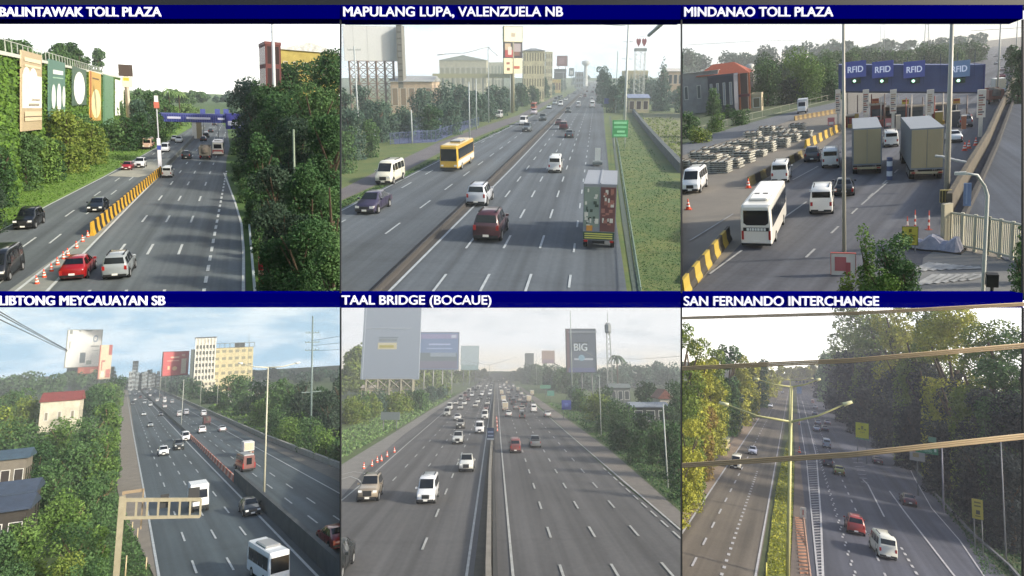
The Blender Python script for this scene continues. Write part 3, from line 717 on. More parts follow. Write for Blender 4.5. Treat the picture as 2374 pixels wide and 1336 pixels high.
def house(P, x0, y0, x1, ybase, wall, label, roof=None, yroof=None, depth=8, storeys=2, bays=4, glass='2a3238', name='house', cat='house', D=None, yaw=0, over=.5, group=None, wincol=None, rooftype='gable', winfrac=(.62, .55), band=None, y_win=None):
    """block seen with wall top row y0 and ground row ybase; roof ridge row yroof"""
    xm = (x0+x1)/2; g = P.G(xm, ybase) if D is None else Vector((P.V(xm, y0, D).x, D, 0))
    a = P.V(x0, y0, g.y); b = P.V(x1, y0, g.y); W = (b-a).length; H = P.top(g, y0)
    root = thing(name, P, g, math.radians(yaw), label, cat, group)
    wm = mat('wall_'+wall, wall, .8, col2='%02x%02x%02x' % tuple(int(int(wall[i:i+2], 16)*.86) for i in (0, 2, 4)), scale=.35)
    link('wall', MB().box(-W/2, W/2, 0, depth, -.3, H).mesh('wall'), wm, parent=root, P=P)
    sh = H/storeys; bw = W/bays; gm = mat('window_'+glass, glass, .2, spec=.5)
    me = MB().box(-bw*winfrac[0]/2, bw*winfrac[0]/2, -.02, .1, -sh*winfrac[1]/2, sh*winfrac[1]/2).mesh('window')
    fr = MB(); t = min(bw, sh)*.05; ww, hh = bw*winfrac[0]/2, sh*winfrac[1]/2
    for q in ((-ww-t, ww+t, hh, hh+t), (-ww-t, ww+t, -hh-t, -hh), (-ww-t, -ww, -hh, hh), (ww, ww+t, -hh, hh)): fr.box(q[0], q[1], -.07, .05, q[2], q[3])
    fr = fr.mesh('frame')
    for i in range(bays):
        for j in range(storeys):
            w = link('window', me, gm, parent=root, P=P, mtx=Matrix.Translation((-W/2+bw*(i+.5), 0, sh*(j+.52))))
            if bays*storeys < 20: link('frame', fr, flat(wincol or 'cfcfc8'), parent=w, P=P)
    nd = max(1, int(depth/bw))
    for i in range(nd):
        for j in range(storeys):
            for s in (-1, 1):
                link('window', me, gm, parent=root, P=P, mtx=Matrix.Translation((s*W/2, depth*(i+.5)/nd, sh*(j+.52))) @ Matrix.Rotation(s*math.pi/2, 4, 'Z'))
    if roof:
        Hr = P.top(g, yroof)-H if yroof else .5; rm = mat('roof_'+roof, roof, .6, col2='%02x%02x%02x' % tuple(int(int(roof[i:i+2], 16)*.8) for i in (0, 2, 4)), scale=1.2)
        mb = MB(); o = over; A = [(-W/2-o, -o, H), (W/2+o, -o, H), (W/2+o, depth+o, H), (-W/2-o, depth+o, H)]
        A2 = [(p[0], p[1], p[2]+.18) for p in A]
        mb.hexa([A[0], A[1], A[2], A[3], A2[0], A2[1], A2[2], A2[3]])
        if rooftype == 'gable': r0, r1 = (-W/2-o, depth/2, H+Hr), (W/2+o, depth/2, H+Hr)
        elif rooftype == 'front': r0, r1 = (0, -o, H+Hr), (0, depth+o, H+Hr)
        else: r0, r1 = (-W/2+min(W, depth)*.4, depth/2, H+Hr), (W/2-min(W, depth)*.4, depth/2, H+Hr)
        if rooftype == 'front':
            mb.quad(A2[0], r0, r1, A2[3]); mb.quad(A2[1], A2[2], r1, r0); mb.poly([A2[0], A2[1], r0]); mb.poly([A2[2], A2[3], r1])
        elif rooftype != 'flat':
            mb.quad(A2[0], A2[1], r1, r0); mb.quad(A2[2], A2[3], r0, r1); mb.poly([A2[1], A2[2], r1]); mb.poly([A2[3], A2[0], r0])
        link('roof', mb.mesh('roof'), rm, parent=root, P=P)
    else:
        mb = MB()
        for q in ((-W/2-.1, W/2+.1, -.12, .2), (-W/2-.1, W/2+.1, depth-.2, depth+.12)): mb.box(*q, H-.05, H+.7)
        for q in ((-W/2-.12, -W/2+.2), (W/2-.2, W/2+.12)): mb.box(*q, .2, depth-.2, H-.05, H+.7)
        link('parapet', mb.mesh('parapet'), flat(wall), parent=root, P=P)
    return root
CONE = {}
def cone(P, x, y, label, group, s=1.0, post=False):
    if 'c' not in CONE:
        CONE['c'] = MB().cone([(.19, .05), (.15, .25), (.13, .38), (.1, .5), (.07, .6), (.035, .85)], 12, [0, 1, 0, 1, 0, 0]).mesh('cone', True)
        CONE['b'] = MB().box(-.24, .24, -.24, .24, 0, .05).mesh('base')
        CONE['p'] = MB().cone([(.06, 0), (.06, .3), (.06, .5), (.06, .8), (.06, 1.0), (.05, 1.1)], 10, [0, 1, 0, 1, 0, 0]).mesh('post', True)
    r = thing('traffic_cone' if not post else 'delineator_post', P, P.G(x, y), 0, label, 'traffic cone' if not post else 'delineator', group, s)
    link('body', CONE['p' if post else 'c'], [mat('cone_orange', 'e04a22', .5), flat('e6e0d8')], parent=r, P=P)
    link('base', CONE['b'], mat('cone_base', 'b83a1c', .6), parent=r, P=P)
    return r
def barriers(P, a, b, n, hgt, cols, label, group, seg='stripe', name='road_barrier', w=.5, lean=0):
    A, B = P.G(*a), P.G(*b); d = (B-A); L = d.length/n; yaw = math.atan2(-d.x, d.y); q = w/2
    mb = MB()
    def sect(y0, y1, mi):
        pr = [(-q, 0), (-q, .12*hgt), (-q*.55, .4*hgt), (-q*.38, hgt), (q*.38, hgt), (q*.55, .4*hgt), (q, .12*hgt), (q, 0)]
        k = len(pr); n0 = len(mb.v); mb.v += [(x, y0, z) for x, z in pr]+[(x, y1, z) for x, z in pr]
        for j in range(k-1): mb.f.append((n0+j+1, n0+j, n0+k+j, n0+k+j+1)); mb.mi.append(mi)
        mb.f.append(tuple(n0+j for j in range(k))); mb.mi.append(mi); mb.f.append(tuple(n0+k+j for j in range(k))[::-1]); mb.mi.append(mi)
    if len(cols) == 2: sect(.04, L/2, 0); sect(L/2, L-.04, 1)
    else: sect(.04, L-.04, 0)
    me = mb.mesh(name)
    for i in range(n):
        m = Matrix.Translation(A + d*(i/n)) @ Matrix.Rotation(yaw, 4, 'Z')
        link(name, me, [mat('barrier_'+c, c, .7) for c in cols], P=P, mtx=m, label=label, cat='barrier', group=group)
def wall(P, pts, hgt, th, m, name, label, cat='wall', zb=0.0):
    q = [P.G(*p) for p in pts]; mb = MB()
    for a, b in zip(q, q[1:]):
        d = (b-a); L = d.length; yaw = math.atan2(-d.x, d.y); mb.box(-th/2, th/2, 0, L, zb-.3, hgt, yaw=yaw, o=a)
    return link(name, mb.mesh(name), m, P=P, label=label, cat=cat)
def fence(P, pts, hgt, n, col, label, name='fence', cat='fence', r=.06, rails=2, step=None, pick=None):
    q = [P.G(*p) for p in pts]; root = thing(name, P, q[0], 0, label, cat); o = q[0]; mb = MB(); pm = MB(); m = mat('post_'+col, col, .6)
    for a, b in zip(q, q[1:]):
        a, b = a-o, b-o
        for j in range(rails): z = hgt*(.95-.85*j/max(1, rails-1)); mb.tube([a+Vector((0, 0, z)), b+Vector((0, 0, z))], r, 6)
        for i in range(n+1): c = a.lerp(b, i/n); pm.tube([c+Vector((0, 0, -.2)), c+Vector((0, 0, hgt))], r*1.4, 6)
        if pick:
            for i in range(pick): c = a.lerp(b, i/pick); mb.tube([c+Vector((0, 0, hgt*.1)), c+Vector((0, 0, hgt*.95))], r*.45, 4)
    link('rails', mb.mesh('rails'), m, parent=root, P=P); link('posts', pm.mesh('posts'), m, parent=root, P=P)
    return root
# ---------------------------------------------------------------- the display wall the six views are seen through
DF = 18.0
def wp(px, py, d=DF): r = ray(px, py); return Vector((r.x*d, d, r.z*d))
def wbox(mb, x0, y0, x1, y1, d0=DF, dep=.5, mi=0):
    a, b = wp(x0, y1, d0), wp(x1, y0, d0); mb.box(a.x, b.x, d0, d0+dep, a.z, b.z, mi)
mb = MB(); wbox(mb, -40, -14, 2414, 11.5)
o = link('display_frame_beam', mb.mesh('display_frame_beam'), mat('frame_dark', '202226', .5)); o['label'] = 'dark grey housing beam along the very top above the three upper title bars'; o['category'] = 'frame'
for i, (x, l) in enumerate([(789, 'thin dark upright between the left and middle columns of views'), (1580.5, 'thin dark upright between the middle and right columns of views'), (2373.2, 'thin dark upright down the far right border of the display')]):
    mb = MB()
    for y0, y1 in ((45, 680), (713.5, 1336+700)): wbox(mb, x-1.6, y0, x+1.6, y1, DF, .06)
    o = link('display_frame_post', mb.mesh('display_frame_post'), mat('frame_post', '2a2d31', .5)); o['label'] = l; o['category'] = 'frame post'; o['group'] = 'uprights of the display frame'
navy = mat('navy', '00006c', 1.0, spec=0.0)
for (s, x0, x1, bx0, bx1, y0, y1, ty, th) in [
    ('BALINTAWAK TOLL PLAZA', -1, 374, -60, 788.6, 11.5, 44, 28, 22), ('MAPULANG LUPA, VALENZUELA NB', 796, 1305, 790, 1580, 11.5, 45.5, 29.2, 26),
    ('MINDANAO TOLL PLAZA', 1586, 1931, 1581.5, 2371.5, 11.5, 44, 28, 22), ('LIBTONG MEYCAUAYAN SB', -1, 383, -60, 788.6, 680, 713, 697, 22),
    ('TAAL BRIDGE (BOCAUE)', 792, 1139, 790, 1580, 680, 714, 699, 28), ('SAN FERNANDO INTERCHANGE', 1585, 2037, 1581.5, 2371.5, 680, 714, 698, 22)]:
    d = DF - .03; mb = MB(); wbox(mb, bx0, y0, bx1, y1, d, .5)
    o = link('title_bar', mb.mesh('title_bar'), navy); o['label'] = 'navy blue title bar with white lettering reading '+s.replace(',', ''); o['category'] = 'sign'; o['group'] = 'title bars over the six views'
    c = wp((x0+x1)/2, ty, d-.012); w = (x1-x0)/F*d; h = th/F*d
    text(None, s, w, h, glow('lettering_white', 'e2e2ee', .35), 'lettering', o, Matrix.Translation(c) @ UP, bold=.004, depth=.02)

# ---------------------------------------------------------------- skies
def skymat(name, lo, hi, patch, scale, amt, strength=1.0, h=(0, 600), pos=(.45, .62)):
    m = bpy.data.materials.new(name); m.use_nodes = True; t = m.node_tree
    for n in list(t.nodes): t.nodes.remove(n)
    out = t.nodes.new("ShaderNodeOutputMaterial"); em = t.nodes.new("ShaderNodeEmission"); tc = t.nodes.new("ShaderNodeTexCoord")
    mp = t.nodes.new("ShaderNodeMapping"); mp.inputs["Scale"].default_value = (1, 1, 4.2); no = t.nodes.new("ShaderNodeTexNoise")
    no.inputs["Scale"].default_value = scale; no.inputs["Detail"].default_value = 7; no.inputs["Roughness"].default_value = .55
    t.links.new(tc.outputs["Object"], mp.inputs[0]); t.links.new(mp.outputs[0], no.inputs["Vector"])
    sx = t.nodes.new("ShaderNodeSeparateXYZ"); t.links.new(tc.outputs["Object"], sx.inputs[0])
    mr = t.nodes.new("ShaderNodeMapRange"); mr.inputs["From Min"].default_value = h[0]; mr.inputs["From Max"].default_value = h[1]; t.links.new(sx.outputs[2], mr.inputs["Value"])
    g = t.nodes.new("ShaderNodeMix"); g.data_type = 'RGBA'; g.inputs[6].default_value = (*lin(lo), 1); g.inputs[7].default_value = (*lin(hi), 1); t.links.new(mr.outputs[0], g.inputs[0])
    cr = t.nodes.new("ShaderNodeValToRGB"); cr.color_ramp.elements[0].position = pos[0]; cr.color_ramp.elements[1].position = pos[1]; t.links.new(no.outputs["Fac"], cr.inputs[0])
    ml = t.nodes.new("ShaderNodeMath"); ml.operation = 'MULTIPLY'; ml.inputs[1].default_value = amt; t.links.new(cr.outputs[0], ml.inputs[0])
    g2 = t.nodes.new("ShaderNodeMix"); g2.data_type = 'RGBA'; g2.inputs[7].default_value = (*lin(patch), 1); t.links.new(g.outputs[2], g2.inputs[6]); t.links.new(ml.outputs[0], g2.inputs[0])
    t.links.new(g2.outputs[2], em.inputs[0]); em.inputs[1].default_value = strength; t.links.new(em.outputs[0], out.inputs[0])
    return m
def backdrop(P, x0, x1, y0, D, m):
    yb = max(P.hz(x0), P.hz(x1))+3
    a, b, c, d = P.V(x0, yb, D), P.V(x1, yb, D), P.V(x1, y0, D), P.V(x0, y0, D)
    mb = MB(); mb.quad(a, b, c, d); e = Vector((0, 60, 0)); mb.quad(b+e, a+e, d+e, c+e); mb.quad(d, c, c+e, d+e); mb.quad(a+e, b+e, b, a)
    o = struct('sky', P, mb, m)
def ground(P, x0, x1, y1, m, name='ground'):
    xs = [x0+(x1-x0)*i/8 for i in range(9)]
    return sheet(P, name, [(x0, y1)]+[(x1, y1)]+[(x, P.hz(x)+1.5) for x in reversed(xs)], 0, m)
E = .66     # sky card brightness at this exposure
backdrop(P1, -900, 789.5, -700, 3500, skymat('sky_white', 'fffdf4', 'ffffff', 'f4fafc', .0012, .6, E*2.0, (0, 500)))
backdrop(P2, 789.5, 1580.5, -700, 3500, skymat('sky_pale', 'eef6f8', 'ffffff', 'd5e9f1', .0016, .9, E*2.1, (0, 300)))
backdrop(P3, 1580.5, 3300, -700, 3500, skymat('sky_grey', 'f3ecdc', 'f4f7f7', 'e2e7e8', .0022, .9, E*1.55, (0, 130)))
backdrop(P4, -900, 789.5, 697, 3500, skymat('sky_blue', 'd6eafa', 'e6f5fc', 'a9cfe8', .0030, .95, E*1.45, (0, 330), (.42, .6)))
backdrop(P5, 789.5, 1580.5, 697, 3500, skymat('sky_warm', 'f7e8cc', 'f8fbff', 'dfe6ec', .0030, .9, E*1.555, (-20, 170), (.5, .68)))
backdrop(P6, 1580.5, 3300, 697, 3500, skymat('sky_morning', 'fff8e8', 'ffffff', 'fbfbf8', .0020, .5, E*3.0, (0, 300)))
def ASPH(n, a, b, st=None):
    """worn asphalt: wheel tracks along the road, patches, fine grain, a few dark repair strips"""
    name = 'asphalt_'+n
    if name in MATS: return MATS[name]
    m = bpy.data.materials.new(name); MATS[name] = m; m.use_nodes = True; t = m.node_tree; bs = t.nodes["Principled BSDF"]
    bs.inputs["Roughness"].default_value = .8; bs.inputs["Specular IOR Level"].default_value = .35
    tc = t.nodes.new("ShaderNodeTexCoord"); rot = t.nodes.new("ShaderNodeMapping"); rot.inputs["Rotation"].default_value = (0, 0, -(st[3] if st else 0))
    t.links.new(tc.outputs["Object"], rot.inputs[0])
    def noise(sc_, scale, det):
        mp = t.nodes.new("ShaderNodeMapping"); mp.inputs["Scale"].default_value = sc_; no = t.nodes.new("ShaderNodeTexNoise")
        no.inputs["Scale"].default_value = scale; no.inputs["Detail"].default_value = det; no.inputs["Roughness"].default_value = .6
        t.links.new(rot.outputs[0], mp.inputs[0]); t.links.new(mp.outputs[0], no.inputs["Vector"]); return no.outputs["Fac"]
    tracks = noise((1, .012, 1), .55, 3); patch = noise((1, .35, 1), .07, 5); grain = noise((1, 1, 1), 2.2, 6); seams = noise((.05, 1, 1), .35, 2)
    def mul(x, lo, hi, fl=.36, fh=.64):
        r = t.nodes.new("ShaderNodeMapRange"); r.inputs["From Min"].default_value = fl; r.inputs["From Max"].default_value = fh; r.inputs["To Min"].default_value = lo; r.inputs["To Max"].default_value = hi; t.links.new(x, r.inputs["Value"]); return r.outputs[0]
    v = mul(tracks, .70, 1.18)
    for q in (mul(patch, .82, 1.14), mul(grain, .93, 1.07), mul(seams, .9, 1.0, .3, .42)):
        k = t.nodes.new("ShaderNodeMath"); k.operation = 'MULTIPLY'; t.links.new(v, k.inputs[0]); t.links.new(q, k.inputs[1]); v = k.outputs[0]
    hs = t.nodes.new("ShaderNodeHueSaturation"); c = lin(a); c2 = lin(b); hs.inputs["Color"].default_value = (*[(p+q)/2*.80 for p, q in zip(c, c2)], 1); t.links.new(v, hs.inputs["Value"])
    t.links.new(hs.outputs[0], bs.inputs["Base Color"])
    return m
# ================================================================ BALINTAWAK (upper left)
P = P1
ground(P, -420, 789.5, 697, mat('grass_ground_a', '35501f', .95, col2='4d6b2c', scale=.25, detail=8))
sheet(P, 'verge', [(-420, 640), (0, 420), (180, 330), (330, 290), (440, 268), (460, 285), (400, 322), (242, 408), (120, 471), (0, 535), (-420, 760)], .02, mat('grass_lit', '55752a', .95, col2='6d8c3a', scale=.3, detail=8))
rA = ASPH('a', '61696d', '6c7578', (6, .8, 1, P.road))
sheet(P, 'road', [(-420, 745), (0, 536), (120, 472), (242, 409), (330, 360), (400, 321), (445, 296), (466, 283), (472, 264), (500, 262), (505, 276), (527, 300), (533, 340), (525, 372), (524, 400), (545, 470), (560, 520), (568, 575), (571, 697), (-420, 760)], .06, rA)
sheet(P, 'concrete_patch', [(250, 409), (290, 392), (345, 370), (400, 368), (372, 402), (320, 412)], .09, mat('concrete_pale', '8f9186', .85, col2='a19f92', scale=.5))
sheet(P, 'median', [(-60, 760), (-10, 697), (196, 553), (372, 402), (452, 312), (460, 312), (380, 402), (220, 560), (97, 697)], .10, mat('median_concrete', '777c78', .9, col2='868a82', scale=.6))
mb = MB(); z = .13
strip(mb, P, [(25, 688), (200, 549)], .28, z); strip(mb, P, [(95, 692), (376, 401), (452, 315)], .28, z)
strip(mb, P, [(-20, 548), (120, 473.5), (242, 411), (330, 362), (400, 323)], .25, z)
strip(mb, P, [(519, 402), (545, 470), (560, 522), (565, 585), (564, 690)], .3, z)
for a in ((261, 607), (333, 607), (408, 607)): dashes(mb, P, a, 700, 262, 5.5, 20, .28, z, 3)
dashes(mb, P, (486, 607), 700, 396, 2.6, 4.6, .34, z)
for a in ((97, 543), (153, 536)): dashes(mb, P, a, 640, 330, 5.5, 20, .22, z, 12)
struct('road_markings', P, mb, mat('line_white', 'c3c8c6', .7, col2='a9afae', scale=1.5))
wall(P, [(592, 697), (578, 530)], .8, .25, flat('a7b3b2'), 'kerb_rail', 'pale kerb rail right of the Balintawak road beneath the dark trees')
barriers(P, (213, 549), (374, 404), 24, 1.9, ('c59a2c', '26241f'), 'yellow and black striped median barrier piece in the Balintawak view', 'median barriers of the Balintawak view')
barriers(P, (374, 404), (474, 295), 16, 1.3, ('5d6361',), 'grey concrete median barrier piece beyond the striped ones in the Balintawak view', 'far median barriers of the Balintawak view')
for x, y in [(86, 660), (103, 645), (120, 631), (134, 616), (148, 602), (158, 594), (178, 577), (192, 562), (204, 551)]:
    cone(P, x, y, 'orange traffic cone in the row leading to the striped barrier, Balintawak view', 'cones along the Balintawak median', 1.15)
r = thing('marker_post', P, P.G(606, 662), 0, 'red post with white bands under the dark trees right of the Balintawak road', 'marker post')
link('post', MB().cone([(.26, 0), (.26, 1.2), (.26, 1.7), (.26, 2.6), (.26, 3.1), (.1, 3.35)], 10, [0, 1, 0, 1, 0]).mesh('post'), [flat('8f1f26'), flat('c9a890')], parent=r, P=P)
V = lambda *a, **k: car(P, a[0], a[1], a[2], a[3], a[4], vw(P, a[5]), **k)
V('suv', '8f979b', 279, 634, True, 'silver four wheel drive with a spare wheel on its tail', scale=1.05)
V('sedan', '8a1216', 184, 636, True, 'bright red sedan beside the orange cones', scale=1.08)
V('suv', '15181c', 69, 525, False, 'black car nearest the grass verge', scale=1.05)
V('sedan', '1b222b', 229, 487, False, 'dark blue sedan left of the striped barrier', scale=1.05)
V('van', '14171a', 8, 640, False, 'black van cut off by the left border', scale=1.05)
V('van', 'cdd2d2', 390, 410, True, 'small white van just right of the barrier end', scale=.9)
V('suv', '20262a', 433, 368, True, 'dark car ahead of the small white van')
V('dump_truck', '8a8378', 477, 368, True, 'grey stake truck beside the white bus', cargo='6e6a62')
V('bus', 'd9d6cc', 507, 358, True, 'white bus with a red stripe across its rear', accent='a8322c')
V('sedan', '9c1f24', 297, 393, False, 'red sedan on the pale concrete patch')
V('suv', 'd4d8da', 326, 388, False, 'white car on the pale patch beside the red sedan')
V('jeepney', 'c9ab98', 344, 345, False, 'cream and red jeepney by the grass verge', accent='a5372b', scale=1.1)
V('van', 'c9cfd6', 384, 352, False, 'white van behind the striped pylon')
for x, y, k, c, l in [(405, 326, 'sedan', 'c8cccb', 'light sedan in the far left carriageway'), (415, 331, 'suv', 'd0d4d4', 'pale car following the light sedan'), (472, 327, 'sedan', '1f2529', 'small dark car under the blue bridge'),
   (478, 319, 'suv', '23282c', 'second small dark car under the blue bridge'), (489, 307, 'sedan', '2b3236', 'dark car just beyond the blue bridge'), (497, 291, 'sedan', '3c4448', 'tiny dark car on the road beyond the bridge'), (458, 290, 'sedan', 'b4bbbb', 'tiny pale car left of the bridge pier')]:
    V(k, c, x, y, x > 440, l)
# pylon
g = P.G(372, 400); r = thing('striped_pylon', P, g, 0, 'tall white and red advertising pylon on the Balintawak median', 'pylon'); H = P.top(g, 222)
link('mast', MB().tube([(0, 0, 0), (0, 0, H)], .13, 8).mesh('mast'), flat('c9cdd6'), parent=r, P=P)
link('lower_panel', MB().box(-.38, .38, -.3, .3, .5, H*.45).mesh('lower_panel'), [flat('e3e4ec')], parent=r, P=P)
link('blue_panel', MB().box(-.4, .4, -.32, .32, H*.3, H*.36).mesh('blue_panel'), flat('35459a'), parent=r, P=P)
link('red_panel', MB().box(-.55, .55, -.3, .3, H*.84, H*.92).mesh('red_panel'), flat('c06a58'), parent=r, P=P)
link('cap', MB().box(-.4, .4, -.3, .3, H*.92, H).mesh('cap'), flat('e8e8ea'), parent=r, P=P)
# blue bridge
gL = P.G(352, 322); D = P.G(450, 322).y
a, b = P.V(352, 280, D), P.V(566, 280, D); zt, zb = P.top(Vector(((a.x+b.x)/2, D, 0)), 264), P.top(Vector(((a.x+b.x)/2, D, 0)), 284)
r = thing('footbridge', P, Vector(((a.x+b.x)/2, D, 0)), 0, 'blue toll gantry bridge spanning the Balintawak highway', 'bridge'); w = (b.x-a.x)/2
bl = mat('bridge_blue', '2f3a86', .5)
link('girder', MB().box(-w, w, 0, 2.5, zb, zt).mesh('girder'), bl, parent=r, P=P)
mb = MB(); mb.box(-w, w, -.1, 0, zt-.5, zt-.2)
for i in range(40): x = -w+i*2*w/40; mb.box(x, x+.15, -.1, 0, zb, zt-.5)
link('truss', mb.mesh('truss'), flat('5c66a8'), parent=r, P=P)
mb = MB()
for u, v in ((.16, .3), (.36, .62), (.7, .78)): mb.box(-w+u*2*w, -w+v*2*w, -.18, -.1, zb+(zt-zb)*.35, zb+(zt-zb)*.6)
link('banner_lettering', mb.mesh('banner_lettering'), flat('c9cce6'), parent=r, P=P)
for u, c, ww in ((.02, 'b06a50', 1.6), (.44, 'd0d2cc', .8), (.49, '8d8266', 1.0), (.97, '2f3a86', 2.0)):
    x = -w+u*2*w; link('pier', MB().box(x-ww, x+ww, .3, 2.2, -.2, zb+.05).mesh('pier'), flat(c), parent=r, P=P)
link('end_box', MB().box(w-7, w+.2, -1.2, 3.2, zb-2.5, zt+.5).mesh('end_box'), flat('34398c'), parent=r, P=P)
link('white_sign', MB().box(w-6.4, w-1.5, -1.3, -1.2, zb-.9, zb+.9).mesh('white_sign'), flat('c4cbe0'), parent=r, P=P)
for i, x in enumerate((470, 504, 524)): board(P, x-6, 253, x+6, 265, 300, '4b589c', 'small blue toll lane sign above the Balintawak bridge deck', name='toll_sign', cat='sign', legs=1, legr=.1, thick=.3, group='toll signs above the Balintawak bridge', D=D+6)
# green wall with banners
A, B = P.G(-330, 700), P.G(284, 281); A = B + (P.G(0, 478)-B)*1.55
HW = P.top(B, 181); d = (B-A); L = d.length; yaw = math.atan2(-d.x, d.y)
r = thing('ivy_covered_wall', P, A, yaw, 'tall ivy covered green building wall with banners at the left of the Balintawak view', 'building')
link('wall', MB().box(-14, 0, 0, L, -.3, HW).mesh('wall'), mat('ivy_backing', '3b5a26', .95, col2='4d6e30', scale=.5, detail=8), parent=r, P=P)
n = 34000; f = nrg.random(n); f = f*f*.4+f*.6
pts = np.stack([np.full(n, .05)+nrg.random(n)*.35, f*L, nrg.random(n)*HW*.99], 1)
link('ivy', leaf_mesh(pts, np.tile([1.0, -.2, .4], (n, 1)), .42+.42*(f)), leafmat('ivy'), parent=r, P=P)
link('ledge', MB().box(-1, .6, 0, L, HW-.1, HW+.55).mesh('ledge'), flat('c9ccc0'), parent=r, P=P)
mb = MB(); mb.box(-.1, 0, 0, L, HW+2.6, HW+2.75)
for i in range(90): y = L*i/90; mb.box(-.12, .02, y, y+.16, HW+.5, HW+2.6)
link('railing', mb.mesh('railing'), flat('a9b0a8'), parent=r, P=P)
def banner(x0, y0, y0b, x1, y1, y1b, col, label, shapes):
    """banner on the wall between left edge x0 (rows y0..y0b) and right edge x1"""
    n = Vector((d.y, -d.x, 0)).normalized()
    c = [P.W((x0, y0b), A, B), P.W((x1, y1b), A, B), P.W((x1, y1), A, B), P.W((x0, y0), A, B)]
    o = c[0]; root = thing('wall_banner', P, o, 0, label, 'banner', 'banners on the Balintawak ivy wall'); q = [p-o+n*.5 for p in c]; q2 = [p+n*.25 for p in q]
    link('sheet', MB().hexa([q[0], q[1], q2[1], q2[0], q[3], q[2], q2[2], q2[3]]).mesh('sheet'), flat(col), parent=root, P=P)
    def pt(u, v, e): return (q2[3].lerp(q2[2], u)).lerp(q2[0].lerp(q2[1], u), v)+n*e
    cols = []; mb = MB()
    for i, (kind, u0, v0, u1, v1, c2) in enumerate(shapes):
        if c2 not in cols: cols.append(c2)
        e = .04+.02*i
        if kind == 'o': mb.poly([pt((u0+u1)/2+(u1-u0)/2*math.cos(t*.3927), (v0+v1)/2-(v1-v0)/2*math.sin(t*.3927), e) for t in range(16)], cols.index(c2))
        else: mb.poly([pt(u0, v1, e), pt(u1, v1, e), pt(u1, v0, e), pt(u0, v0, e)], cols.index(c2))
    if shapes: link('artwork', mb.mesh('artwork'), [flat(c) for c in cols], parent=root, P=P)
banner(38, 115, 305, 87, 128, 300, 'b8a888', 'large white and tan banner with pale figures, first on the ivy wall', [('b', .02, .3, .98, .72, 'f4f1e6'), ('o', .02, .2, .4, .5, 'efe9d8'), ('o', .3, .2, .75, .6, 'fbfaf4'), ('b', .1, .08, .9, .13, 'e9dcb8'), ('b', .1, .17, .9, .2, 'e2d5b0'), ('b', .1, .76, .95, .88, 'd8c8a8'), ('b', .45, .6, .85, .62, 'b4ac9c'), ('b', .3, .66, .8, .685, 'a49c8c'), ('b', .1, .82, .95, .83, '6a5c48')])
banner(104, 136, 285, 143, 146, 275, '557a6c', 'teal green banner with three white oval shapes on the ivy wall', [('b', .22, .16, .85, .23, 'e6efe8'), ('b', .2, .28, .85, .3, '9cc0aa'), ('o', .12, .4, .36, .8, 'dfeee4'), ('o', .42, .38, .7, .88, 'f2f8f2'), ('o', .76, .42, .98, .8, 'dceade'), ('b', .1, .84, .95, .9, '7fc8a4')])
banner(161, 153, 245, 194, 163, 243, '48604f', 'dark green arched banner with one big white oval', [('o', .06, .1, .86, .98, 'f1f5f0'), ('o', .3, .25, .85, .8, 'ffffff')])
banner(202, 164, 282, 229, 172, 279, 'c8a452', 'yellow orange banner with a pale glow on the ivy wall', [('b', .2, .12, .8, .15, '6a4a20'), ('o', .1, .35, .95, .95, 'f4e9b0'), ('b', 0, 0, .12, 1, 'b06a30')])
banner(235, 172, 292, 259, 179, 288, '5f8566', 'plain mid green banner near the far end of the ivy wall', [('b', 0, 0, .08, 1, '3c7048')])
banner(264, 184, 268, 283, 189, 267, 'f2f2ea', 'plain white banner last on the ivy wall', [])
board(P, 286, 150, 318, 177, 330, '4c4038', 'dark brown sign box above a small white panel beyond the ivy wall', name='sign_box', legs=1, legr=.7, thick=2, legcol='b8b09c')
board(P, 292, 178, 316, 202, 330, 'ece6c8', 'small cream and yellow panel hanging under the dark brown sign box', name='small_billboard', legs=1, legr=.5, thick=1, patches=[(.15, .1, .7, .4, 'c9bd3c')], legcol='b8b09c', cat='sign')
# buildings right
house(P, 622, 104, 658, 400, '6f3f3e', vw(P, 'red building with dark windows behind the trees'), storeys=6, bays=2, depth=12, glass='3a3034', winfrac=(.5, .8), wincol='6a4848')
g = P.G(720, 345); house(P, 655, 120, 789, 360, 'b7a85e', vw(P, 'yellow building with a slanting white roof edge on the right'), roof='d7dcdc', yroof=98, storeys=3, bays=6, depth=40, rooftype='front', glass='6d6540', winfrac=(.3, .3))
pole(P, 641, 420, 38, .45, 'b9c0c4', vw(P, 'tall pale utility pole beside the red building'), arms=((46, 3.5), (75, 3.5)))
pole(P, 687, 640, 300, .16, '6f7d6c', vw(P, 'thin grey pole in front of the dark trees on the right'))
tree(P, 573, 330, 168, 66, 'blue', label=vw(P, 'spreading tree leaning over the road beside the bridge end'), dens=.6, z0f=.5, leaf=5)
# trees right
for a in [(590, 330, 189, 112, 'deep'), (640, 350, 149, 123, 'dark'), (628, 360, 156, 100, 'dark'), (668, 365, 122, 100, 'dark'), (612, 345, 169, 78, 'blue'), (645, 425, 152, 112, 'dark'), (612, 400, 179, 89, 'dark'), (700, 380, 114, 145, 'dark'), (770, 420, 72, 145, 'dark'), (600, 400, 214, 112, 'deep'), (660, 440, 184, 145, 'dark'), (735, 460, 154, 156, 'mid'),
          (610, 500, 274, 89, 'dark'), (690, 540, 244, 145, 'deep'), (770, 560, 214, 134, 'dark'), (640, 580, 352, 112, 'deep'), (725, 640, 322, 145, 'dark'), (660, 680, 432, 123, 'deep'), (770, 700, 352, 123, 'mid'), (700, 760, 472, 156, 'dark'), (640, 740, 512, 100, 'dark'), (775, 800, 512, 112, 'mid')]:
    tree(P, *a, label='dense dark tree in the tall roadside wood at the right of the Balintawak view', group='roadside wood of the Balintawak view', skirt=True, leaf=6.5, dens=1.15)
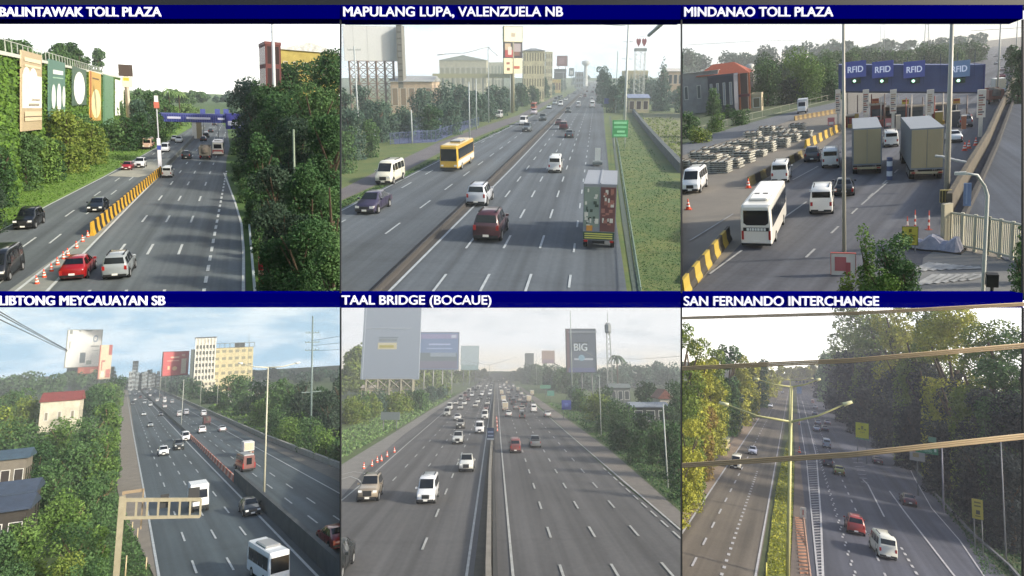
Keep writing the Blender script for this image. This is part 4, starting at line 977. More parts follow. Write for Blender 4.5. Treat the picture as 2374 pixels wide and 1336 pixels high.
for i, (x, yb, yt, w) in enumerate([(553, 420, 370, 34), (566, 470, 410, 36), (580, 530, 450, 34), (600, 600, 520, 40), (548, 360, 315, 30)]):
    bush(P, x, yb, yt, w, 'mid', 'low green bush at the foot of the wood by the right kerb, Balintawak view', 'bushes by the right kerb of the Balintawak view')
# trees left
for a in [(-40, 540, 270, 110, 'deep'), (4, 480, 300, 80, 'dark'), (62, 440, 290, 80, 'mid'), (108, 424, 280, 76, 'bright'), (24, 440, 250, 80, 'dark'), (158, 400, 232, 100, 'olive'), (212, 380, 258, 84, 'olive'), (185, 376, 250, 84, 'mid'), (262, 350, 268, 60, 'mid'), (120, 420, 300, 70, 'dark'), (298, 350, 265, 50, 'dark')]:
    tree(P, *a, label='leafy green tree at the foot of the ivy wall, Balintawak view', group='trees below the ivy wall', skirt=True, leaf=6)
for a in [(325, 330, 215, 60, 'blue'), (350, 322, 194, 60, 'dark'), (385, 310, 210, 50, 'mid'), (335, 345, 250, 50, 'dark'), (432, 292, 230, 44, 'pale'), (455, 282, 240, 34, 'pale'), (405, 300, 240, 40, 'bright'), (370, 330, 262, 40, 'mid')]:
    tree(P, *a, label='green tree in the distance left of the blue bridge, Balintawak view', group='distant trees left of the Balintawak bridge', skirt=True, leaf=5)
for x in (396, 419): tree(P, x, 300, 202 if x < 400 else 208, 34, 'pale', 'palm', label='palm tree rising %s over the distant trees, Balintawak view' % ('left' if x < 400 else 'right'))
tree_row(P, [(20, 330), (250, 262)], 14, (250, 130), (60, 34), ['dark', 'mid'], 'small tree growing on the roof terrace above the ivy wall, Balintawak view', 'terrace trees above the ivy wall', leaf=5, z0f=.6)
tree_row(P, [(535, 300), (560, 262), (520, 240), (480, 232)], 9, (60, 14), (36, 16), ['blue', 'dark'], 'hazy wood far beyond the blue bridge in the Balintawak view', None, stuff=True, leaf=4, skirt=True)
scatter_grass(P, [(-40, 560), (0, 440), (240, 350), (400, 300), (430, 296), (330, 356), (242, 404), (0, 528)], 7000, .15, 'ivy', leaf=3, name='verge_grass')
tree_row(P, [(250, 290), (340, 262), (440, 246), (480, 240)], 26, (72, 30), (44, 24), ['mid', 'blue', 'dark'], 'wood closing the view left of the blue bridge, Balintawak view', None, stuff=True, leaf=4.5, skirt=True)
# ================================================================ VALENZUELA (upper middle)
P = P2
ground(P, 789.5, 1580.5, 697, mat('grass_ground_b', '486236', .95, col2='69703f', scale=.22, detail=8))
sheet(P, 'dry_field', [(1490, 262), (1580.5, 262), (1580.5, 388), (1535, 330), (1495, 290)], .03, mat('field_dry', '7b7a55', .95, col2='6b7550', scale=.2, detail=6))
sheet(P, 'service_road', [(789, 440), (900, 385), (1010, 333), (1130, 290), (1200, 268), (1290, 222), (1300, 222), (1215, 275), (1135, 306), (1030, 349), (920, 408), (789, 466)], .03, mat('service_grey', '6a686c', .9, col2='5c5a60', scale=.2))
sheet(P, 'yard', [(900, 275), (1060, 270), (1110, 285), (1010, 330), (915, 335)], .03, mat('yard_blue', '55608a', .8, col2='4a5272', scale=.3))
rB = ASPH('b', '5b646c', '656d74', (6, .8, 1, P.road))
sheet(P, 'road', [(789, 487), (920, 420), (1060, 348), (1180, 292), (1260, 255), (1330, 213), (1362, 188), (1392, 186), (1396, 215), (1402, 300), (1412, 400), (1426, 500), (1442, 600), (1456, 697), (789, 697)], .06, rB)
sheet(P, 'median', [(834, 697), (878, 697), (1188, 386), (1372, 196), (1366, 196), (1168, 381), (933, 600)], .09, mat('soil_dark', '3f3d3c', .95, col2='4c4946', scale=.4, detail=8))
sheet(P, 'drain', [(1470, 697), (1455, 600), (1443, 520), (1432, 430), (1420, 330), (1412, 270), (1416, 270), (1426, 330), (1440, 430), (1455, 520), (1467, 600), (1484, 697)], .05, flat('4e5a52', .9))
mb = MB(); z = .12
strip(mb, P, [(884, 697), (1190, 388.5), (1372, 194)], .24, z)
strip(mb, P, [(789, 492), (920, 425), (1060, 353), (1180, 297), (1260, 258)], .22, z)
for a in ((1070, 592), (1160, 592), (1247, 592)): dashes(mb, P, a, 700, 192, 5.0, 13, .22, z, 2)
dashes(mb, P, (1328, 602), 700, 200, 3.2, 10, .2, z, 2)
for a in ((940, 510), (817, 503)): dashes(mb, P, a, 560, 200, 5.0, 13, .22, z, 6)
struct('road_markings', P, mb, mat('line_white_b', 'aeb6ba', .7, col2='98a1a6', scale=1.5))
barriers(P, (858, 697), (1366, 196), 60, .55, ('3c3a39',), 'low dark concrete median barrier piece in the Valenzuela view', 'median barriers of the Valenzuela view', w=.45)
V = lambda *a, **k: car(P, a[0], a[1], a[2], a[3], a[4], vw(P, a[5]), **k)
V('van', 'd9dacb', 906, 422, False, 'cream white van by the left verge', scale=1.12)
V('sedan', '342f47', 868, 487, False, 'dark purple sedan below the cream van', scale=1.1)
V('bus', 'c9a53a', 1062, 386, False, 'yellow bus with pale side panels', accent='dfe3e0', cargo='c9a53a', scale=.97, yaw=0)
V('suv', 'b8bfc9', 1114, 470, True, 'silver hatch car beside the median line', scale=1.05)
V('suv', '4a2a30', 1140, 545, True, 'dark maroon car nearest the camera', scale=1.12)
V('van', 'dde1e2', 1288, 397, True, 'white van alone in the right lanes', scale=.95)
V('advert_truck', '6f7478', 1391, 548, True, 'tall truck with advert panels parked on the right shoulder', cargo='858b94', scale=.93, yaw=-2)
V('van', 'e3e6e8', 1214, 290, False, 'white van high in the left carriageway', scale=1.0)
V('sedan', '4e2a33', 1296, 290, True, 'dark maroon car above another red one'); V('suv', '5e2730', 1307, 300, True, 'dark red car just behind the maroon car'); V('sedan', '39444d', 1320, 319, True, 'dark grey car behind the two red cars')
V('bus', 'c0583a', 1238, 253, False, 'orange red bus high in the left carriageway', accent='c0583a', scale=.7)
V('van', 'dfe3e6', 1373, 250, True, 'white box van far up the right lane', scale=1.15); V('van', 'dadfe2', 1341, 249, True, 'white van left of the far box van')
mv = [(1238, 266, 'c9c2cc'), (1258, 280, '38454c'), (1222, 305, '545f66'), (1273, 253, 'aab6bd'), (1300, 246, 'dfe3e6'), (1286, 243, 'a4b0b8'), (1289, 236, '4a565e'), (1296, 232, '56626a'), (1312, 234, 'b8c0c8'), (1301, 227, '46525a'), (1318, 226, '6a747c'), (1317, 262, '3c4850'),
      (1346, 228, 'd8dde0'), (1352, 219, 'a8b0b8'), (1361, 214, '5a4650'), (1374, 216, '5e4c54'), (1372, 236, 'c3c8cc'), (1340, 212, '8e98a0'), (1349, 207, '6e5560'), (1362, 206, '707a82'), (1376, 205, '7a6870'), (1384, 212, '5c6870'), (1332, 218, '98a2a8'), (1356, 226, '6a5058'), (1384, 222, '785860'), (1367, 199, '8a8088'), (1378, 199, '6a7078'), (1150, 272, 'd0d0ca'), (1157, 274, 'b8bcc0')]
for i, (x, y, c) in enumerate(mv): car(P, rng.choice(['sedan', 'suv', 'van']), c, x, y, x > 1325, 'small car in the distant traffic under the flyover, Valenzuela view', group='distant traffic of the Valenzuela view')
V('suv', 'd4d6d8', 1310, 201, False, 'tiny pale car beside the roadside stalls on the left', group='distant traffic of the Valenzuela view')
# roadside
board(P, 1418, 279, 1454, 319, 345, '3f9a5e', vw(P, 'bright green road sign with pale lines on the grass'), name='road_sign', cat='sign', legs=2, legr=.1, thick=.15, legcol='7f8a86', patches=[(.08, .08, .92, .22, '8fd8a8'), (.1, .34, .9, .46, '7ccf9a'), (.3, .6, .8, .72, '8fd8a8'), (.1, .82, .9, .93, '7ccf9a')])
board(P, 1383, 399, 1413, 411, 418, '4a4030', vw(P, 'yellow edged warning board ahead of the advert truck'), name='warning_board', cat='sign', legs=2, legr=.08, thick=.2, frame='a8a040')
board(P, 1400, 228, 1412, 241, 262, '3a4a92', vw(P, 'small blue road sign by the right trees'), name='road_sign', cat='sign', legs=1, legr=.1, thick=.15)
r = thing('arrow_board_trailer', P, P.G(1385, 385), P.road, vw(P, 'small grey trailer with a leaning white board ahead of the truck'), 'trailer')
link('board', MB().box(-.5, .5, -.1, .1, 1.0, 3.4).mesh('board'), flat('c6cccd'), parent=r, P=P); link('base', MB().box(-.9, .9, -1.3, 1.3, .4, .9).mesh('base'), flat('5e686a'), parent=r, P=P)
r, H = pole(P, 1447, 305, 46, .42, 'c9d2d0', vw(P, 'tall white utility pole with cross arms on the right verge'), arms=((56, 3.2), (97, 1.6), (137, 1.6)))
pole(P, 1427, 262, 118, .3, '9fb0b0', vw(P, 'grey pole left of the tall white utility pole'))
wire(P, [(1504, 82, 90), (1545, 46, 75)], .25, '9aa5a8', vw(P, 'thick cable crossing the sky in the upper right'), k=1)
wire(P, [(1450, 60, 120), (1300, 52, 180), (1090, 44, 240)], .06, 'a0abb0', vw(P, 'thin cable from the tall white pole across the sky'), k=1)
fence(P, [(1484, 697), (1464, 560), (1448, 450), (1432, 340), (1420, 285)], 1.1, 12, '6f8478', vw(P, 'thin rail fence along the right grass edge'), name='rail_fence', r=.05)
wall(P, [(1580.5, 402), (1536, 350), (1492, 296), (1468, 262)], 1.8, 1.0, mat('canal_dark', '444c50', .9, col2='5a6266', scale=.5), 'canal_wall', vw(P, 'dark concrete canal wall between the grass and the dry field'))
# flyover
D = P.G(1370, 199).y; g = Vector((P.V(1367, 190, D).x, D, 0)); r = thing('flyover', P, g, 0, vw(P, 'pale flyover crossing the far end of the highway'), 'bridge'); w = (P.V(1402, 190, D)-P.V(1332, 190, D)).length/2; z1, z0 = P.top(g, 188.5), P.top(g, 193)
link('deck', MB().box(-w, w, 0, 12, z0, z1).mesh('deck'), flat('c2c6c4'), parent=r, P=P)
for u in (-.95, 0, .95): link('pier', MB().box(w*u-2, w*u+2, 2, 8, -.2, z0).mesh('pier'), flat('9aa2a4'), parent=r, P=P)
# billboards and buildings
board(P, 811, 60, 925, 142, 262, 'c8ced2', vw(P, 'huge blank grey white billboard on a steel lattice'), yaw=22, legs=6, lattice=True, legcol='7a6a60', legr=.28, thick=1, patches=[(.17, 0, .18, 1, 'b2b8bc'), (.43, 0, .44, 1, 'b2b8bc'), (.86, 0, .865, 1, 'b4babc')])
board(P, 926, 58, 938, 205, 262, '77776f', vw(P, 'narrow dark lattice side of the huge blank billboard'), name='lattice_mast', legs=2, legr=.3, thick=8, patches=[(.1, k*.1, .9, k*.1+.02, '4f4a44') for k in range(10)])
board(P, 1169, 62, 1211, 97, 262, 'f3efda', vw(P, 'cream top panel of the stacked roadside sign tower'), yaw=22, name='stacked_sign', cat='billboard', legs=1, legr=.9, legcol='8c8a72', thick=1.5, frame='8c9468', patches=[(.38, .42, .6, .68, 'c2b8a4')])
board(P, 1169, 97.5, 1211, 135, 262, '3c3a40', vw(P, 'dark photo panel in the middle of the stacked sign tower'), yaw=22, name='stacked_sign', cat='billboard', legs=1, legr=.9, legcol='8c8a72', thick=1.6, patches=[(.04, .1, .35, .5, 'c9b69c'), (.05, .5, .5, .95, 'b03a3c'), (.5, .1, .9, .6, 'a8a0a6'), (.2, .3, .4, .8, 'e0d8d0'), (.55, .6, .85, .85, '7c5a50')])
board(P, 1169, 135.5, 1211, 171, 262, 'f4ecc6', vw(P, 'pale yellow bottom panel of the stacked sign tower'), yaw=22, name='stacked_sign', cat='billboard', legs=1, legr=.9, legcol='8c8a72', thick=1.7, patches=[(.12, .25, .3, .4, '9a5a48'), (.14, .62, .3, .8, '8c5a40'), (.5, .5, .85, .68, 'b8604c')])
house(P, 1018, 140, 1128, 222, 'd6d2b8', vw(P, 'long white hall with a pale shallow roof'), roof='b8beb8', yroof=128, storeys=1, bays=9, depth=40, rooftype='front', glass='a8a68c', winfrac=(.7, .5), D=P.G(1073, 214).y)
house(P, 1130, 146, 1168, 222, 'c8ccc0', vw(P, 'small pale block right of the white hall'), storeys=2, bays=5, depth=20, glass='9aa49c', D=P.G(1073, 212).y)
D = P.G(1090, 232).y; g = Vector((P.V(1096, 170, D).x, D, 0)); w = (P.V(1190, 170, D)-P.V(1003, 170, D)).length/2; r = thing('elevated_canopy', P, g, 0, vw(P, 'long low cream canopy roof in front of the white hall'), 'canopy')
link('roof', MB().box(-w, w, 0, 14, P.top(g, 181), P.top(g, 171)).mesh('roof'), flat('b4b28c'), parent=r, P=P)
for i in range(9): link('column', MB().box(-w+i*w/4-.4, -w+i*w/4+.4, .5, 1.3, 0, P.top(g, 181)).mesh('column'), flat('7c8488'), parent=r, P=P)
house(P, 1213, 118, 1262, 236, 'ddd7b4', vw(P, 'cream office block with tall windows and a dark roof'), roof='7c8488', yroof=109, storeys=4, bays=8, depth=40, rooftype='hip', glass='807c62', winfrac=(.45, .62))
house(P, 1264, 122, 1280, 226, 'ddd9b8', vw(P, 'narrow cream tower right of the office block'), storeys=6, bays=3, depth=20, glass='a8a284')
board(P, 1290, 130, 1314, 153, 214, '8c6468', vw(P, 'reddish grey billboard beyond the office block'), legs=2, legcol='6a6f74', thick=1, frame='6e767a', patches=[(.2, .2, .7, .8, 'a8848a')])
board(P, 1284, 160, 1312, 182, 214, '5c6066', vw(P, 'dark grey billboard low behind the trees on the left'), legs=2, legcol='6a6f74', thick=1, patches=[(.1, .3, .9, .4, 'a8aeb2')])
board(P, 1318, 158, 1330, 177, 207, '6f7e88', vw(P, 'tiny slate billboard with a white corner near the flyover'), legs=1, thick=1, patches=[(.2, .3, .8, .8, 'dfe5e8')])
house(P, 1276, 186, 1300, 216, 'd8c27c', vw(P, 'row of yellow roadside stalls left of the traffic'), storeys=1, bays=4, depth=10, glass='8a6a4c')
house(P, 1335, 168, 1352, 205, '8c98a4', vw(P, 'blue grey building left of the far flyover'), storeys=3, bays=3, depth=20)
for (x, yt, yb, c, l) in [(1357, 140, 200, 'e8ecec', 'slim white water tower above the flyover')]:
    g = P.G(x, yb); H = P.top(g, yt); r = thing('water_tower', P, g, 0, vw(P, l), 'tower')
    link('shaft', MB().cone([(4, 0), (3, H*.75), (3.4, H*.8)], 12).mesh('shaft', True), flat(c), parent=r, P=P); link('tank', MB().cone([(3.4, H*.78), (7.5, H*.86), (7.5, H*.96), (2, H)], 14).mesh('tank', True), flat(c), parent=r, P=P)
# lattice tower with twin red hearts
g = P.G(1480, 250); H = P.top(g, 116); r = thing('lattice_sign_tower', P, g, 0, vw(P, 'white lattice tower carrying two red rounded emblems'), 'tower'); mb = MB(); s = 2.6*1.0
for k in range(4):
    X, Y = (-s if k % 2 else s), (0 if k < 2 else 3); mb.tube([(X, Y, 0), (X, Y, H)], .16, 5)
mb.tube([(0, 0, 0), (0, 0, H)], .12, 5)
for j in range(12):
    a, b = H*j/12, H*(j+1)/12; mb.tube([(-s, 0, a), (s, 0, b)], .07, 4); mb.tube([(s, 0, a), (-s, 0, b)], .07, 4); mb.tube([(-s, 0, b), (s, 0, b)], .07, 4)
link('lattice', mb.mesh('lattice'), flat('c4cbcc'), parent=r, P=P)
link('platform', MB().box(-s-.5, s+.5, -.4, 3.4, H*.98, H*1.03).mesh('platform'), flat('8e9a9c'), parent=r, P=P)
Hh = P.top(g, 88)
for sx in (-1, 1):
    pts = []
    for t in range(24):
        a = t/24*6.2832; pts.append((sx*1.5+1.25*math.sin(a)**3, -.2, (H+Hh)/2+.9+ (Hh-H)*.42*(.8125*math.cos(a)-.3125*math.cos(2*a)-.125*math.cos(3*a)-.0625*math.cos(4*a))))
    m2 = MB(); m2.poly(pts[::-1]); m2.poly([(x, y+.3, z) for x, y, z in pts])
    for q in range(24): p0, p1 = pts[q], pts[(q+1) % 24]; m2.quad(p0, p1, (p1[0], p1[1]+.3, p1[2]), (p0[0], p0[1]+.3, p0[2]))
    link('emblem', m2.mesh('emblem'), flat('8c4248'), parent=r, P=P)
link('top_frame', MB().box(-s, s, 0, .3, Hh+.6, Hh+.8).mesh('top_frame'), flat('c4cbcc'), parent=r, P=P)
house(P, 1456, 228, 1504, 262, 'c9bf9c', vw(P, 'low cream house with a blue grey roof beside the dry field'), roof='8f9cb8', yroof=219, storeys=1, bays=3, depth=10, glass='4a3c3a')
house(P, 1450, 166, 1500, 232, 'c9c29c', vw(P, 'long pale factory below the red emblem tower'), storeys=2, bays=7, depth=20, glass='9c9a80')
house(P, 1545, 166, 1580, 240, 'bfa88c', vw(P, 'tan roofed building at the right border'), roof='d8d4cc', yroof=158, storeys=2, bays=3, depth=20)
house(P, 905, 190, 1002, 290, 'c8b49c', vw(P, 'pale warehouse with a wide roof behind the blank billboard'), roof='a9aeb0', yroof=176, storeys=1, bays=5, depth=30, glass='8c7c6c', D=P.G(950, 262).y)
lamp(P, 1133, 285, 108, .22, '9aa5a8', vw(P, 'double armed street lamp before the white hall'), tips=((1026, 126), (1151, 127)))
for x, yb, yt, l in [(835, 362, 108, 'leftmost tall grey utility pole'), (1089, 322, 190, 'thin grey pole before the dark trees'), (956, 333, 255, 'short white post beside the blue yard'), (1183, 262, 175, 'white post under the stacked sign tower'), (1305, 228, 170, 'thin pole left of the far billboards'), (1335, 214, 148, 'thin pole left of the flyover'), (1105, 300, 184, 'thin post right of the thin grey pole'), (871, 345, 285, 'short post with a pale box among the left bushes')]:
    pole(P, x, yb, yt, .2, 'a7b2b6', vw(P, l), arms=((yt+8, 1.4),) if x == 835 else ())
fence(P, [(905, 336), (1010, 328), (1110, 292)], 3.0, 10, '4c5c80', vw(P, 'blue sheet fence behind the left verge'), name='sheet_fence', pick=60)
# trees
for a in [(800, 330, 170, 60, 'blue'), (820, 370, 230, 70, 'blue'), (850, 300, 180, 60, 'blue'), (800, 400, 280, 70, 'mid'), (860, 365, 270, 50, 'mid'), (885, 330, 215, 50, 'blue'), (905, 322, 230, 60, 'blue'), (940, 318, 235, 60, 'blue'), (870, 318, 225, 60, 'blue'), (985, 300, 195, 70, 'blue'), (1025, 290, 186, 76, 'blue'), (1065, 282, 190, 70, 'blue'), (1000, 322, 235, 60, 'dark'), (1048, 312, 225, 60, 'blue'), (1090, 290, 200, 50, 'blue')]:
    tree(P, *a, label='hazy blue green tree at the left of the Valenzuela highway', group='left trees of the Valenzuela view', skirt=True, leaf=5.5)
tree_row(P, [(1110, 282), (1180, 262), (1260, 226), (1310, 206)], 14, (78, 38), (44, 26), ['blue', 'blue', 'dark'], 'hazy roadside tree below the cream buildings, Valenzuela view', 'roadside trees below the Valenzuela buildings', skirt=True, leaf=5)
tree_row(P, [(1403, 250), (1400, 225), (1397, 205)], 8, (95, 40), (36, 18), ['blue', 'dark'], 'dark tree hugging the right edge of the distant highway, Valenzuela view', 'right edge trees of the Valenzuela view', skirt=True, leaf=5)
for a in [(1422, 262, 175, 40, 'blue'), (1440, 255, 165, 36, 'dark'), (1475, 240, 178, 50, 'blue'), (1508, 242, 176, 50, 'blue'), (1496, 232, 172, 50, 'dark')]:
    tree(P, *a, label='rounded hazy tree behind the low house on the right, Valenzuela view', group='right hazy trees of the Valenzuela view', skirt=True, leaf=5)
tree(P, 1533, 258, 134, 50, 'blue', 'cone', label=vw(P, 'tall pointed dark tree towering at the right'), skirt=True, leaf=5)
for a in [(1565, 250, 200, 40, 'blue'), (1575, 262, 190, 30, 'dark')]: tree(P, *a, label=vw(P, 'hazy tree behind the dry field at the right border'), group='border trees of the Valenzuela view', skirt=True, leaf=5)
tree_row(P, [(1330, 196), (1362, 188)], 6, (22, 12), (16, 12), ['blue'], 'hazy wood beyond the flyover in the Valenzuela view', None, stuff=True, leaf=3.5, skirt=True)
scatter_grass(P, [(789, 470), (920, 412), (1060, 345), (1180, 292), (1180, 296), (1060, 350), (920, 421), (789, 485)], 1600, .12, 'mid', leaf=4, name='verge_grass')
scatter_grass(P, [(1484, 690), (1470, 560), (1440, 380), (1425, 290), (1455, 275), (1500, 330), (1560, 420), (1579, 450), (1579, 690)], 6000, .06, 'mid', leaf=2.6, name='verge_grass')
scatter_grass(P, [(1490, 275), (1560, 272), (1578, 300), (1578, 380), (1530, 325)], 900, .25, 'olive', leaf=4, name='field_grass')
# ================================================================ MINDANAO (upper right)
P = P3
ground(P, 1580.5, 2900, 697, mat('concrete_ground', '716c64', .9, col2='7f7a70', scale=.15, detail=9))
sheet(P, 'grass_bank', [(1580.5, 345), (1700, 300), (1850, 258), (1940, 236), (1960, 180), (1960, 120), (1580.5, 180)], .03, mat('bank_green', '3c4f30', .95, col2='566044', scale=.3, detail=7))
sheet(P, 'service_road', [(1580.5, 362), (1700, 322), (1850, 275), (1950, 248), (1950, 236), (1850, 256), (1700, 296), (1580.5, 336)], .05, mat('service_dark', '5b6066', .9, col2='666a6e', scale=.2))
rC = ASPH('c', '5e6168', '696b70', (5, .8, 1, P.road))
sheet(P, 'road', [(1580.5, 697), (1640, 640), (1700, 586), (1760, 520), (1800, 440), (1838, 396), (1950, 312), (1985, 270), (2040, 226), (2130, 180), (2230, 135), (2305, 108), (2350, 108), (2352, 160), (2330, 250), (2285, 350), (2205, 470), (2192, 560), (2150, 697)], .06, rC)
sheet(P, 'lower_road', [(2700, 697), (2374, 640), (2200, 500), (2345, 225), (2374, 190), (2450, 160), (2900, 300)], .06, ASPH('c2', '4f5763', '5a616b'))
sheet(P, 'forecourt', [(2125, 697), (2140, 600), (2190, 570), (2374, 618), (2500, 697)], .08, mat('forecourt_grey', '777875', .9, col2='6b6c6b', scale=.3, detail=8))
mb = MB(); z = .12
for a in ((1661, 622), (1712, 587)): pass
strip(mb, P, [(1645, 638), (1720, 583)], .22, z); strip(mb, P, [(1806, 515), (1870, 470)], .22, z); strip(mb, P, [(1838, 419), (1897, 387)], .22, z); strip(mb, P, [(1997, 477), (2058, 424)], .22, z)
dashes(mb, P, (1915, 555), 640, 300, 3, 9, .22, z, 2); strip(mb, P, [(1600, 560), (1700, 498)], .18, z)
for i in range(7):
    x = 2118+i*19; strip(mb, P, [(x, 632-i*1), (x+42, 612+i*2)], .5, z+.02)
    strip(mb, P, [(x+10, 664-i*2), (x+52, 640)], .5, z+.02)
struct('road_markings', P, mb, mat('line_white_c', 'a8a9a6', .8, col2='8c8d8b', scale=1.2))
V = lambda *a, **k: car(P, a[0], a[1], a[2], a[3], a[4], vw(P, a[5]), **k)
V('coach', 'e4e2da', 1775, 540, True, 'large white coach seen from behind', scale=.89, yaw=-1)
V('van', 'e6e6e0', 1906, 487, True, 'white van between the big coach and the thin pole', scale=1.05)
V('van', 'e9e9e4', 1812, 418, True, 'white van directly ahead of the coach', scale=1.05)
V('van', 'e6e7e8', 1612, 440, False, 'white minivan parked at the far left beside the slabs', scale=1.15)
V('suv', '4c4f55', 1884, 372, True, 'dark grey car facing the traffic beside the dark barriers', scale=1.0)
V('van', 'e4e3dc', 1926, 385, True, 'white van stopped left of the first trailer', scale=1.05)
V('trailer_truck', '8c9298', 2006, 383, True, 'left container truck with cream doors', cargo='868c92', door='b3a684', scale=1.12)
V('trailer_truck', '8c9298', 2130, 392, True, 'right container truck with cream doors', cargo='868c92', door='b8aa88', scale=1.14)
V('sedan', '1d2024', 1957, 448, True, 'black car partly behind the grey pole')
V('van', 'e6e4dc', 2064, 338, True, 'white van between the two container trucks')
V('suv', '6a7078', 2234, 293, True, 'grey car leaving the right toll lane')
V('sedan', 'd9dcdc', 2209, 328, True, 'white car beside the thick grey pole')
V('box_truck', 'e4e4e2', 1861, 262, False, 'white box truck coming down the service road', cargo='b9bec4', scale=1.0)
V('box_truck', 'd8dcda', 2312, 215, True, 'small white truck beyond the toll canopy')
V('dump_truck', '7a3c34', 2301, 240, True, 'reddish truck with a load beyond the canopy', cargo='8c5a4c')
for x, y, c in [(2320, 182, '8c4a4c'), (2326, 205, '6c7c9c'), (2316, 196, 'd4d6d8'), (2330, 215, 'c4c8cc'), (2311, 150, 'a8acb0'), (2318, 140, 'c8ccd0'), (2308, 132, '9ca0a8'), (2322, 165, 'b8aaa8')]:
    car(P, 'sedan', c, x, y, True, 'small car queueing far up the road at the right, Mindanao view', group='distant queue of the Mindanao view')
barriers(P, (1582, 690), (1690, 556), 5, 1.5, ('a58e34', '2e2a20'), 'yellow and black striped barrier piece at the bottom left, Mindanao view', 'near striped barriers of the Mindanao view', w=.7)
barriers(P, (1735, 432), (1884, 352), 7, 1.4, ('6b6138', '2c2823'), 'worn dark striped barrier piece beside the white vans, Mindanao view', 'middle striped barriers of the Mindanao view', w=.7)
barriers(P, (1868, 345), (1945, 304), 6, 1.8, ('b0923c', '2e2a20'), 'striped barrier piece before the first toll lane, Mindanao view', 'toll lane barriers of the Mindanao view', w=.8)
barriers(P, (1842, 280), (1945, 262), 10, 1.4, ('8a7442', '5c4c30'), 'ochre barrier piece along the service road, Mindanao view', 'service road barriers of the Mindanao view', w=.6)
# concrete slab stacks
slabs = []; r2 = random.Random(8)
for v_ in range(5):
    sl = MB()
    for k in range(4+v_ % 3):
        a, b, q = r2.uniform(-.14, .14), r2.uniform(-.12, .12), r2.uniform(-.03, .03); sl.box(-1.6, 1.6, -1.0, 1.0, .1+k*.46, .33+k*.46, 0, q, (a, b, 0))
        for s_ in (-1.1, 0, 1.1): sl.box(s_-.1, s_+.1, -.95, .95, .33+k*.46, .56+k*.46, 1, q, (a, b, 0))
    slabs.append(sl.mesh('slab_stack')); cm = mat('slab_concrete', 'bcbbb0', .85, col2='9c9b92', scale=.8)
n = 0
for row, (x0, y0, x1, y1, k) in enumerate([(1600, 412, 1850, 306, 12), (1640, 418, 1860, 320, 9), (1596, 388, 1800, 312, 9)]):
    for i in range(k):
        t = i/(k-1); x = x0+(x1-x0)*t+rng.uniform(-3, 3); y = y0+(y1-y0)*t**.85+rng.uniform(-2, 2)
        if math.hypot(x-1612, (y-440)*1.2) < 42: continue
        m = Matrix.Translation(P.G(x, y)) @ Matrix.Rotation(P.road+rng.uniform(-.12, .12), 4, 'Z') @ Matrix.Diagonal((1.15, 1.15, rng.uniform(.75, 1.1), 1)); n += 1
        link('slab_stack', slabs[n % 5], [cm, mat('slab_gap', '4a4640', .9)], P=P, mtx=m, label='stack of grey concrete slabs stored left of the road, Mindanao view', cat='slab stack', group='concrete slab stacks of the Mindanao view')
# toll canopy
gA = P.G(1945, 296); D = gA.y
def at3(x, D=D): return P.V(x, 200, D).x
x0, x1 = at3(1944), at3(2278); g = Vector(((x0+x1)/2, D, 0)); w = (x1-x0)/2
r = thing('toll_canopy', P, g, 0, 'wide blue toll plaza canopy over the lanes in the Mindanao view', 'toll canopy')
Dl = lambda px, py: P.V(px, py, D)
dz = lambda px, py: P.V(px, py, D).z
nb = mat('canopy_blue', '4a5a86', .5, col2='42507a', scale=.3)
zlt, zlb, zrt, zrb = dz(1950, 150), dz(1950, 211), dz(2285, 150), dz(2285, 213)
link('fascia', MB().hexa([(-w, 0, zlb), (w, 0, zrb), (w, 14, zrb), (-w, 14, zlb), (-w, 0, zlt), (w, 0, zrt), (w, 14, zrt), (-w, 14, zlt)]).mesh('fascia'), nb, parent=r, P=P)
link('end_fascia', MB().box(w, w+.35, -.2, 14.2, zrb-.2, zrt+.1).mesh('end_fascia'), flat('2f3870'), parent=r, P=P)
mb = MB()
for i in range(9): x = -w+2*w*(i+.5)/9; mb.box(x-.04, x+.04, -.04, 0, zlb+.05, zlt)
link('seams', mb.mesh('seams'), flat('36426c'), parent=r, P=P)
link('gutter', MB().hexa([(-w, -.25, zlb-.35), (w, -.25, zrb-.35), (w, 0, zrb-.35), (-w, 0, zlb-.35), (-w, -.25, zlb), (w, -.25, zrb), (w, 0, zrb), (-w, 0, zlb)]).mesh('gutter'), flat('2c3448'), parent=r, P=P)
